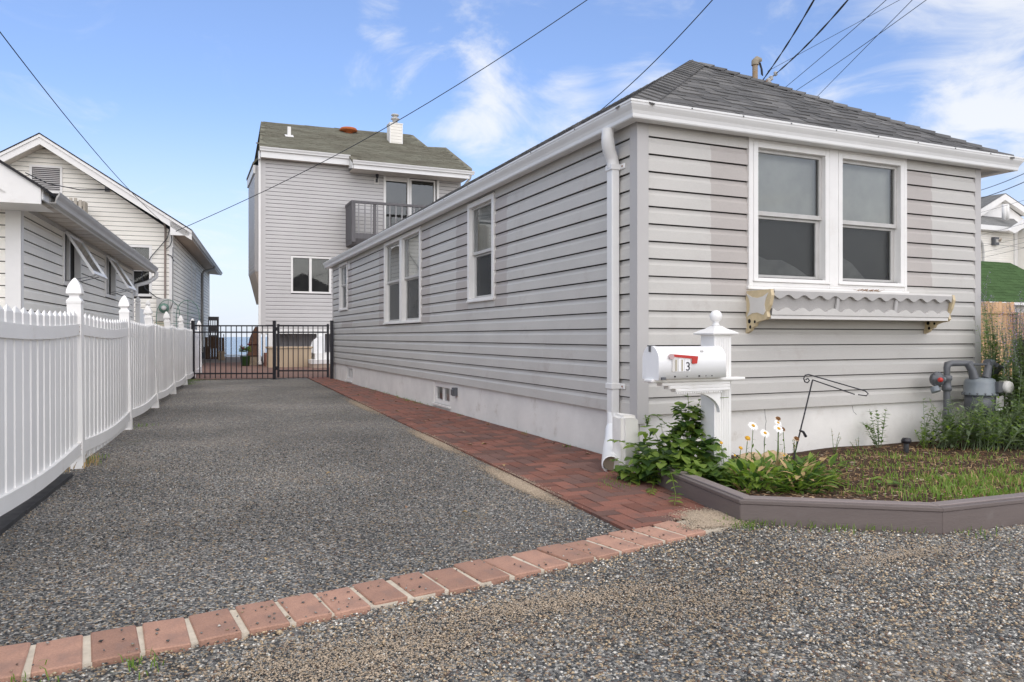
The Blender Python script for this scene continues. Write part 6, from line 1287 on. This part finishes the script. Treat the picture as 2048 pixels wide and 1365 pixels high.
# ================================================================== far white house with gable
far = thing('far_white_house', (-.36, 23.5, 0), 'tall white gabled house with louvred vent and electric meter beyond the near white house', 'house', rotz=R(-5.5))
WG = Wall(-.36, 23.5, -5.5); t5 = R(5.5); WS = W2((-.36, 23.5), (math.sin(t5), math.cos(t5)), (math.cos(t5), -math.sin(t5)))
pk = -3.2; gs = (6.22 - 3.95) / 3.3
g_open = [(-1.35, -.60, 2.17, 3.46)]
ez_ = 3.85
backing(far, WG, -6.5, 0, 0, 3.84, g_open, M['backing'], top=[(-6.5, 3.84), (.0, 3.84), (.0, 3.9), (pk, 6.14), (-6.4, 3.9)])
def gspan(z):
    if z < 3.88: return (-6.5, -.06)
    d_ = (6.16 - z) / gs; return (max(-6.5, pk - d_), min(-.06, pk + d_))
siding(far, WG, .5, 45, gspan, [(-1.42, -.53, 2.08, 3.54), (-3.56, -2.77, 4.88, 5.63)], (), [M['siding_white']], zmax=6.1)
backing(far, WS, 0, 14.0, 0, 3.95, (), M['backing'])
siding(far, WS, .5, 27, lambda z: (.05, 13.9), (), (), [M['siding_white']], zmax=3.88)
mb = MB(); WG.box(mb, -.08, .025, .0, .025, .3, 3.95); WS.box(mb, -.02, .07, 0, .025, .3, 3.95); mb.build('corner_post', M['trim'], far)
mb = MB(); WS.box(mb, 13.88, 14.02, -.1, .03, .3, 3.9); mb.build('corner_post', M['trim'], far)
f = slider.__wrapped__ if False else None
mb = MB(); frame4(mb, WG, -1.42, -.53, 2.08, 3.54, .07, -.05, .03); WG.box(mb, -1.35, -.60, -.04, -.0, 2.80, 2.84); fw = mb.build('window', M['trim'], far)
mb = MB(); mb.quad(*[WG.P(*p) for p in [(-1.36, -.05, 2.14), (-.59, -.05, 2.14), (-.59, -.05, 3.48), (-1.36, -.05, 3.48)]]); mb.build('pane', M['glass'], fw, recalc=False)
mb = MB(); mb.quad(*[WG.P(*p) for p in [(-1.36, -.08, 2.14), (-.59, -.08, 2.14), (-.59, -.08, 3.48), (-1.36, -.08, 3.48)]]); mb.build('dark_room_backdrop', M['room_dark'], fw, recalc=False)  # dark sheet in place of the unlit room behind this window
mb = MB(); frame4(mb, WG, -3.56, -2.77, 4.88, 5.63, .06, 0, .04); vf = mb.build('gable_vent', M['trim'], far); mb = MB(); WG.box(mb, -3.50, -2.83, .0, .004, 4.93, 5.58); mb.build('vent_back', M['dark'], vf)
for k_ in range(12): z = 4.945 + .052 * k_; mb = MB(); mb.add([WG.P(-3.49, .008, z + .03), WG.P(-2.84, .008, z + .03), WG.P(-2.84, .034, z), WG.P(-3.49, .034, z), WG.P(-3.49, .008, z + .036), WG.P(-2.84, .008, z + .036), WG.P(-2.84, .034, z + .008), WG.P(-3.49, .034, z + .008)], [(0, 3, 2, 1), (4, 5, 6, 7), (0, 1, 5, 4), (2, 3, 7, 6), (1, 2, 6, 5), (3, 0, 4, 7)]); mb.build('louvre', M['corner'], vf)
# roof of the far house
RI = (6.40, pk)
def rz_(u): return 6.40 - abs(u - pk) * .645
for u0, u1 in ((pk, .56), (pk, -7.1)):
    za, zb = rz_(u0), rz_(u1); F0, F1 = .53, -14.6
    mb = MB(); v = [(u0, F0, za), (u1, F0, zb), (u1, F1, zb), (u0, F1, za)]; mb.add([WG.P(u, o, z) for u, o, z in v] + [WG.P(u, o, z - .035) for u, o, z in v], [(0, 1, 2, 3), (4, 7, 6, 5), (0, 4, 5, 1), (1, 5, 6, 2), (2, 6, 7, 3)]); mb.build('roof', M['shingle_dark'], far)
    # rake: two stepped boards
    for d0, d1, o0, o1 in ((.035, .115, .47, .52), (.115, .30, .44, .49)):
        mb = MB(); v = [(u0, za - d0), (u1, zb - d0), (u1, zb - d1), (u0, za - d1)]; mb.add([WG.P(u, o0, z) for u, z in v] + [WG.P(u, o1, z) for u, z in v], [(0, 1, 2, 3), (7, 6, 5, 4)] + [(i, 4 + i, 4 + (i + 1) % 4, (i + 1) % 4) for i in range(4)]); mb.build('rake_board', M['trim'], far)
    mb = MB(); mb.add([WG.P(u0, 0, za - .27), WG.P(u1, 0, zb - .27), WG.P(u1, .46, zb - .27), WG.P(u0, .46, za - .27)], [(0, 1, 2, 3)]); mb.build('rake_soffit', M['soffit'], far, recalc=False)
mb = MB(); mb.add([WG.P(0, o, z) for o in (.40, .49) for z in (3.80,)] + [WG.P(.5, .49, 3.80), WG.P(.5, .40, 3.80), WG.P(0, .40, 4.20), WG.P(0, .49, 4.20), WG.P(.5, .49, 3.98), WG.P(.5, .40, 3.98)], [(0, 1, 2, 3), (4, 7, 6, 5), (1, 2, 6, 5), (0, 4, 7, 3), (0, 1, 5, 4), (2, 3, 7, 6)]); mb.build('eave_return', M['trim'], far)
mb = MB(); mb.add([WS.P(-.44, .0, 3.90), WS.P(14.5, 0, 3.90), WS.P(14.5, .46, 3.86), WS.P(-.44, .46, 3.86)], [(0, 1, 2, 3)]); mb.build('soffit', M['soffit_tan'], far, recalc=False)
mb = MB(); WS.box(mb, -.44, 14.5, .45, .47, 3.84, 3.98); mb.build('fascia', M['gutter'], far)
gutter(far, WS, -.44, 14.55, .471, 3.86, m='gutter_grey')
mb = MB(); mb.tube([WS.P(9.9, .50, 3.86), WS.P(9.85, .48, 3.76), WS.P(9.6, .12, 3.62), WS.P(9.55, .06, 3.5), WS.P(9.55, .06, .3)], .05, 8); mb.build('downspout', M['gutter_grey'], far)
mb = MB(); frame4(mb, WS, 5.6, 7.0, 2.25, 3.55, .08, 0, .03); mb.build('side_window_trim', M['siding_white'], far)
# electric service on the gable wall
mb = MB(); mb.tube([WG.P(*p) for p in [(-.18, .05, 2.0), (-.18, .05, 4.05), (-.20, .05, 4.20), (-.28, .05, 4.32), (-.42, .05, 4.42), (-1.55, .05, 5.16)]], .028, 8); mb.build('conduit', mat('brown_grey_conduit', (.22, .16, .13), .7, .3, c2=(.30, .27, .25), vscale=4), far)
mb = MB(); WG.box(mb, -.40, -.04, .0, .12, 1.38, 2.02); em = mb.build('meter_box', M['gutter_grey'], far); mt = Matrix.Rotation(R(90), 4, 'X'); p_ = WG.P(-.20, .16, 1.75); mt.translation = Vector(p_)
MB().lathe([(.13, -.06), (.14, .0), (.12, .04), (.05, .07), (.0, .075)], 0, 0, 16, mat=mt).build('meter_dial', M['green_glass'], em)
MB().lathe([(.07, .072), (.06, .085), (.0, .086)], 0, 0, 12, mat=mt).build('dial_face', M['box_metal'], em)
mb = MB(); WG.box(mb, -.45, -.12, .0, .10, .9, 1.36); mb.build('lower_box', mat('tan_box', (.42, .38, .28), .7), far)
mb = MB(); WG.box(mb, -1.72, -1.60, .02, .07, 5.0, 5.24); mb.build('bracket', M['gas_grey'], far)
for path, r_ in (([(-.02, .30, 4.04), (-.12, .1, 3.75), (-.55, .06, 3.2), (-.80, .06, 2.7), (-.70, .06, 2.3), (-.40, .05, 2.05), (-.2, .05, 2.0)], .012), ([(-.0, .30, 4.0), (.0, .1, 3.7), (-.05, .06, 3.55), (-.15, .05, 3.45)], .012), ([(.02, .05, 3.5), (.02, .05, 1.9), (-.03, .08, 1.75), (-.1, .1, 1.6)], .010), ([(-1.6, .06, 5.14), (-.9, .08, 4.78), (-.3, .08, 4.36)], .014), ([(-.12, .05, 3.3), (-.02, .05, 3.25), (.05, .05, 3.1)], .012)):
    mb = MB(); mb.tube([WG.P(*p) for p in path], r_, 5); mb.build('service_cable', M['wire'], far)
mb = MB()
for c in (-.05, .46):
    w = .30
    mb.tube([WG.P(c - w, .5, 1.0)] + [WG.P(c - w * math.cos(a), .5, 1.55 + .42 * math.sin(a)) for a in [k * math.pi / 8 for k in range(9)]] + [WG.P(c + w, .5, 1.0)], .011, 5)
    for z in (1.3, 1.6): mb.tube([WG.P(c - w, .5, z), WG.P(c + w, .5, z)], .007, 4)
    mb.tube([WG.P(c, .5, 1.0), WG.P(c, .5, 1.97)], .007, 4)
for c in (-.35, .25, .76): mb.tube([WG.P(c, .5, 0), WG.P(c, .5, 1.0)], .011, 5)
tag(mb.build('wire_trellis', M['green_glass']), 'dark green arched wire trellis in front of the electric meter', 'trellis')
# slatted cover seen over the near gutter
sl = thing('slatted_cover', (-2.6, 22.6, 0), 'weathered grey-beige slatted cover with rounded corners showing above the near gutter', 'equipment cover')
bs = Vector(WG.P(-2.44, .3, 0)); slm = mat('weathered_slat', (.43, .39, .33), .8, .2, var=.15, vscale=8)
X_ = Vector(WG.t + (0,)); Yn = Vector(WG.n + (0,))
mb = MB(); mb.prism([bs + X_ * u + Yn * o for u, o in ((-.29, 0), (.29, 0), (.29, .40), (-.29, .40))], (0, 0, 0), (0, 0, 4.58)); mb.build('core', M['gas_grey'], sl)
for k_ in range(6): u = -.34 + .112 * k_; mb = MB(); mb.prism([bs + X_ * u_ + Yn * o for u_, o in ((u, .41), (u + .07, .41), (u + .07, .47), (u, .47))], (0, 0, 3.6), (0, 0, 4.66 - (.05 if k_ in (0, 5) else 0))); mb.build('slat', slm, sl)
for k_ in range(4): o_ = .02 + .1 * k_; mb = MB(); mb.prism([bs + X_ * u_ + Yn * o for u_, o in ((.30, o_), (.35, o_), (.35, o_ + .06), (.30, o_ + .06))], (0, 0, 3.6), (0, 0, 4.60)); mb.build('slat', slm, sl)
mb = MB(); mb.prism([bs + X_ * u + Yn * o for u, o in ((-.30, .39), (.31, .39), (.31, .405), (-.30, .405))], (0, 0, 4.45), (0, 0, 4.56)); mb.build('cap_rail', slm, sl)

# ================================================================== beyond the right corner
wf_ = thing('wooden_fence', (17, 11.3, 0), 'new cedar board fence behind the sage at the right edge', 'fence')
for k_ in range(-12, 14):
    x = 15.9 + .148 * k_; h = 1.74 + .012 * math.sin(k_ * 2.1); mb = MB(); mb.prism([(x, 11.3, 0), (x + .142, 11.3, 0), (x + .142, 11.3, h - .03), (x + .112, 11.3, h), (x + .03, 11.3, h), (x, 11.3, h - .03)], (0, 0, 0), (0, .02, 0)); mb.build('board', M['cedar'], wf_)
for z in (1.47, .70): MB().box(14.1, 17.95, 11.26, 11.298, z, z + .045).build('rail', M['cedar'], wf_)
MB().box(17.88, 17.99, 11.17, 11.28, 0, 1.86 - .36).build('post', M['cedar'], wf_); [MB().box(18.0 + .148 * k_, 18.142 + .148 * k_, 11.20, 11.22, 0, 1.5).build('low_board', M['cedar'], wf_) for k_ in range(24)]
gr = thing('green_roofed_shed', (29, 18, 0), 'shed with green shingled roof behind the cedar fence', 'shed')
MB().box(26.9, 33, 18.3, 22, 0, 2.2).build('wall', M['siding_white'], gr); mb = MB(); mb.add([(26.6, 17.9, 2.22), (33.4, 17.9, 2.22), (31.5, 20, 4.0), (28.6, 20, 4.0), (26.6, 22.1, 2.22), (33.4, 22.1, 2.22)], [(0, 1, 2, 3), (0, 3, 4), (3, 2, 5, 4), (1, 5, 2)]); mb.build('roof', M['green_roof'], gr)
MB().box(26.55, 33.4, 17.85, 17.92, 2.12, 2.22).build('eave_trim', M['trim'], gr)
def gsh():
    e = Vector((1, 0, 0)); u = Vector((0, 2.1, 1.78)).normalized(); L = math.hypot(2.1, 1.78)
    shingle_slope(gr, (26.6, 17.9, 2.235), e, u, None, int(L / .19) + 1, 6.8, ('green_roof', 'green_roof'), poly=[(0, 0), (6.8, 0), (4.9, L), (2.0, L)], expo=.19, maxn=150, wmin=.4, wmax=.8, key=lambda p: p.x)
gsh()
bgw = thing('background_white_house', (40, 26, 0), 'large white two-storey house with grey gables at the far right', 'house')
WB = Wall(36, 26, 0)
MB().box(36, 41.35, 26.02, 34, 0, 6.7).build('wall', M['siding_white'], bgw)
siding(bgw, WB, .3, 50, lambda z: (0, 5.2), (), (), [M['siding_white']], zmax=6.6)
MB().box(41.2, 41.45, 25.9, 26.0, 0, 6.9).build('corner_post', M['trim'], bgw)
MB().box(41.45, 48, 24.9, 34, 0, 7.0).build('wing_wall', M['siding_white'], bgw)
MB().box(42.1, 42.2, 24.86, 24.9, 5.1, 6.3).build('shutter', M['wire'], bgw)
mb = MB(); mb.add([(35.5, 25.6, 6.55), (41.0, 25.6, 6.55), (41.0, 25.6, 6.8), (35.5, 25.6, 6.8), (35.5, 26, 6.55), (41, 26, 6.55)], [(0, 1, 2, 3), (0, 4, 5, 1)]); mb.build('gutter', M['gutter'], bgw)
mb = MB(); mb.add([(35.5, 25.6, 6.80), (41.6, 25.6, 6.80), (46, 30, 9.1), (37.5, 30, 9.1)], [(0, 1, 2, 3)]).add([(38, 28.6, 8.2), (48, 28.6, 8.2), (48, 31, 9.2), (40, 31, 9.2)], [(0, 1, 2, 3)]); mb.build('lower_roof', M['shingle_grey_far'], bgw)
gy = 27.2
def P2(px, py, Y): v = from_px(px, py, Y); return (v.x, v.y, v.z)
A1, A2, A3 = P2(1900, 452, gy), P2(2000, 390, gy), P2(2062, 432, gy)
mb = MB(); mb.prism([A1, A2, P2(2000, 402, gy), P2(1900, 470, gy)], (0, 0, 0), (0, -.3, 0)); mb.prism([A2, A3, P2(2058, 441, gy), P2(2000, 402, gy)], (0, 0, 0), (0, -.3, 0)); mb.build('rake_board', M['trim'], bgw)
mb = MB(); mb.prism([P2(1900, 465, gy), P2(2000, 400, gy), P2(2050, 440, gy), P2(2020, 470, gy), P2(1900, 500, gy)], (0, .02, 0), (0, .6, 0)); mb.build('gable_wall', M['trim'], bgw)
mb = MB(); a, b_, c = Vector(A1), Vector(A2), Vector(A3); d = Vector((-1.0, 6, 0)); mb.add([a + Vector((0, -.32, .03)), b_ + Vector((0, -.32, .03)), b_ + d, a + d], [(0, 1, 2, 3)]).add([b_ + Vector((0, -.32, .03)), c + Vector((0, -.32, .03)), c + d, b_ + d], [(0, 1, 2, 3)]); mb.build('upper_roof', M['shingle_grey_far'], bgw)
mb = MB(); mb.prism([P2(2010, 462, 25.2), P2(2060, 430, 25.2), P2(2060, 445, 25.2), P2(2022, 468, 25.2)], (0, 0, 0), (0, -.2, 0)); mb.build('wing_rake', M['trim'], bgw)
for px in (2008, 2014): x, y, z = P2(px, 422, 26.2); MB().lathe([(.11, z - .5), (.11, z + .35), (.0, z + .36)], x, y, 8).build('roof_pipe', M['trim'], bgw)
x, y, z = P2(1988, 483, 25.96); mb = MB(); mb.box(x - .2, x + .18, 25.80, 25.97, z - .22, z + .20); fl_ = mb.build('floodlight', M['gas_grey'], bgw); MB().box(x - .10, x + .1, 25.76, 25.80, z - .08, z + .08).build('lens', M['box_pale'], fl_)
mb = MB(); mb.tube([P2(1995, 480, 25.9), P2(2000, 482, 25.7), P2(2002, 478, 25.6)], .06, 6); mb.build('camera_arm', M['soffit_tan'], bgw)
mb = MB(); mb.tube([P2(1958, 478, 25.8), P2(1964, 488, 25.95), P2(1966, 505, 25.95), P2(1966, 600, 25.95)], .07, 8); mb.build('downspout', M['gutter_grey'], bgw)

# ================================================================== service mast on the bungalow roof
ms = thing('service_mast', (7.2, 8.2, 0), 'rusty electric service mast with weatherhead and insulators behind the roof hip', 'mast')
def at(px, py, Y): return from_px(px, py, Y)
YM = 8.2; p0 = at(1510, 178, YM); MB().tube([p0 + Vector((0, 0, -4.3)), p0 + Vector((0, 0, -.08)), at(1510, 127, YM)], .038, 12).build('pipe', M['pipe_steel'], ms)
MB().tube([at(1510, 172, YM), at(1510, 162, YM)], .046, 12).build('rusty_collar', M['rust'], ms)
mb = MB(); mb.tube([at(1510, 131, YM), at(1510, 124, YM), at(1514, 120, YM), at(1519, 122, YM), at(1520, 125, YM)], [.052, .052, .050, .044, .030], 10); mb.build('weatherhead', mat('dull_zinc', (.27, .23, .17), .6), ms)
mb = MB(); mb.tube([at(1520, 126, YM), at(1524, 140, YM), at(1525, 152, YM)], .010, 6).tube([at(1518, 126, YM), at(1522, 138, YM), at(1523, 150, YM)], .008, 6); mb.build('drip_loop', M['wire'], ms)
mb = MB(); mb.tube([at(1512, 168, YM), at(1521, 163, YM), at(1532, 164, YM), at(1538, 160, YM)], .014, 6); mb.build('clevis', M['rust'], ms)
for px, py, r_ in ((1521, 164, .035), (1537, 163, .045), (1542, 157, .035), (1551, 148, .032), (1536, 170, .03)): v = at(px, py, YM); mb = MB(); mb.lathe([(.01, v.z - r_), (r_, v.z - r_ * .5), (r_ * .6, v.z), (r_, v.z + r_ * .5), (.01, v.z + r_)], v.x, v.y, 8); mb.build('insulator', M['gutter_grey'], ms)
mb = MB(); mb.tube([at(1542, 157, YM), at(1547, 152, YM), at(1551, 148, YM)], .010, 5); mb.build('clevis', M['gas_grey'], ms)

# wires: each a slightly sagging cable between two real points
def wire(label, a, b_, r_, sag=.15, ext=1.0, twist=0, n=22):
    r_ *= .62; a, b_ = Vector(a), Vector(b_); pts = []
    for i in range(n + 1):
        t = i / n * ext; p = a.lerp(b_, t); p.z -= sag * math.sin(math.pi * min(1, t / ext)) ; pts.append(p)
    mb = MB()
    if twist:
        for ph in (0, 3.14): mb.tube([p + Vector((math.cos(ph + i * .33), 0, math.sin(ph + i * .33))) * r_ * .55 for i, p in enumerate(pts)], r_ * .75, 5)
    else: mb.tube(pts, r_, 6)
    return tag(mb.build('overhead_wire', M['wire']), label, 'wire', 'overhead wires')
wire('thin wire falling from the top left corner to the far white house', at(330, 450, 23.1), at(0, 8, 9.5), .010, .35, 1.5)
wire('long wire from the top centre down to the corner of the far white house', at(352, 463, 23.0), at(1117, 0, 13.5), .014, .55, 1.35)
wire('single wire dropping behind the bungalow roof left of the hip', at(1150, 262, 17.0), at(1406, 0, 11.0), .016, .25, 1.4)
wire('thick twisted cable rising steeply from the service mast', at(1526, 160, YM), at(1622, 0, 5.6), .014, .06, 1.5, 1, 70)
wire('second thick twisted cable rising right from the service mast', at(1553, 147, YM), at(1685, 0, 5.2), .013, .07, 1.5, 1, 70)
wire('very thin wire crossing high to the right of the mast', at(1535, 143, 22), at(1800, 0, 16), .012, .0, 1.3)
wire('thin wire right of the mast, leftmost of three rising together', at(1555, 188, 14), at(1768, 0, 9.5), .010, .05, 1.4)
wire('thin wire right of the mast meeting the top edge farthest right', at(1575, 193, 14), at(1846, 0, 9.5), .010, .06, 1.4)
wire('steeper thin wire crossing the one that meets the top edge farthest right', at(1620, 208, 14), at(1825, 0, 9.5), .010, .0, 1.4)
wire('upper black wire at the right edge above the white gable', at(1945, 386, 14), at(2048, 343, 10.5), .013, .06, 1.5)
wire('lower black wire at the right edge above the white gable', at(1945, 402, 14), at(2048, 360, 10.5), .015, .06, 1.5)
wire('thin wire passing the twin roof pipes of the white gable', at(1940, 431, 24), at(2060, 396, 18), .010, .03, 1.4)
wire('thin wire above the floodlight of the background white house', at(1940, 476, 23), at(2060, 443, 18), .009, .03, 1.4)
wire('thin wire just below the floodlight of the background white house', at(1940, 497, 23), at(2060, 472, 18), .009, .03, 1.4)
wire('slightly falling thin wire crossing below the floodlight', at(1940, 484, 23), at(2060, 496, 18), .009, .02, 1.4)
wire('upper of the two parallel thin wires on the white house siding', at(1940, 511, 23), at(2060, 481, 18), .009, .03, 1.4)
wire('lower of the two parallel thin wires on the white house siding', at(1940, 521, 23), at(2060, 492, 18), .010, .03, 1.4)
wire('faint level wire over the lower white siding left of the green roof', at(1940, 541, 23), at(2030, 543, 20), .007, .0, 1.0)
mb = MB(); mb.tube([WG.P(-1.62, .08, 5.05), WG.P(-2.3, .2, 4.98), WG.P(-3.0, .5, 5.05), WG.P(-3.45, .8, 5.25)], .014, 5); tag(mb.build('overhead_wire', M['wire']), 'dark cable slung from the bracket across the louvred gable vent', 'wire', 'overhead wires')
mb = MB()
for _ in range(34):
    y = rnd.choice([rnd.uniform(4.5, 6), rnd.uniform(6, 12), rnd.uniform(12, 16)]); x = rnd.uniform(outx(y) + .05, 2.93) if rnd.random() < .5 else 2.93 - abs(rnd.gauss(0, .06))
    leaf_shape(mb, (x, y, .014), rvec(-.1, .2), (0, 0, 1), rnd.uniform(.03, .06), rnd.uniform(.01, .02), rnd.choice((0, 1)), .6)
for x, y in ((1.35, 3.65), (1.1, 3.9), (0.3, 3.2), (1.9, 2.35), (2.9, 1.9), (.9, 5.1)): leaf_shape(mb, (x, y, .012), rvec(-.1, .2), (0, 0, 1), .035, .012, rnd.choice((0, 1)), .6)
tag(mb.build('fallen_leaves', [M['rust'], M['straw']], recalc=False), 'few curled brown leaves lying on the brick path and gravel', 'leaves', kind='stuff')
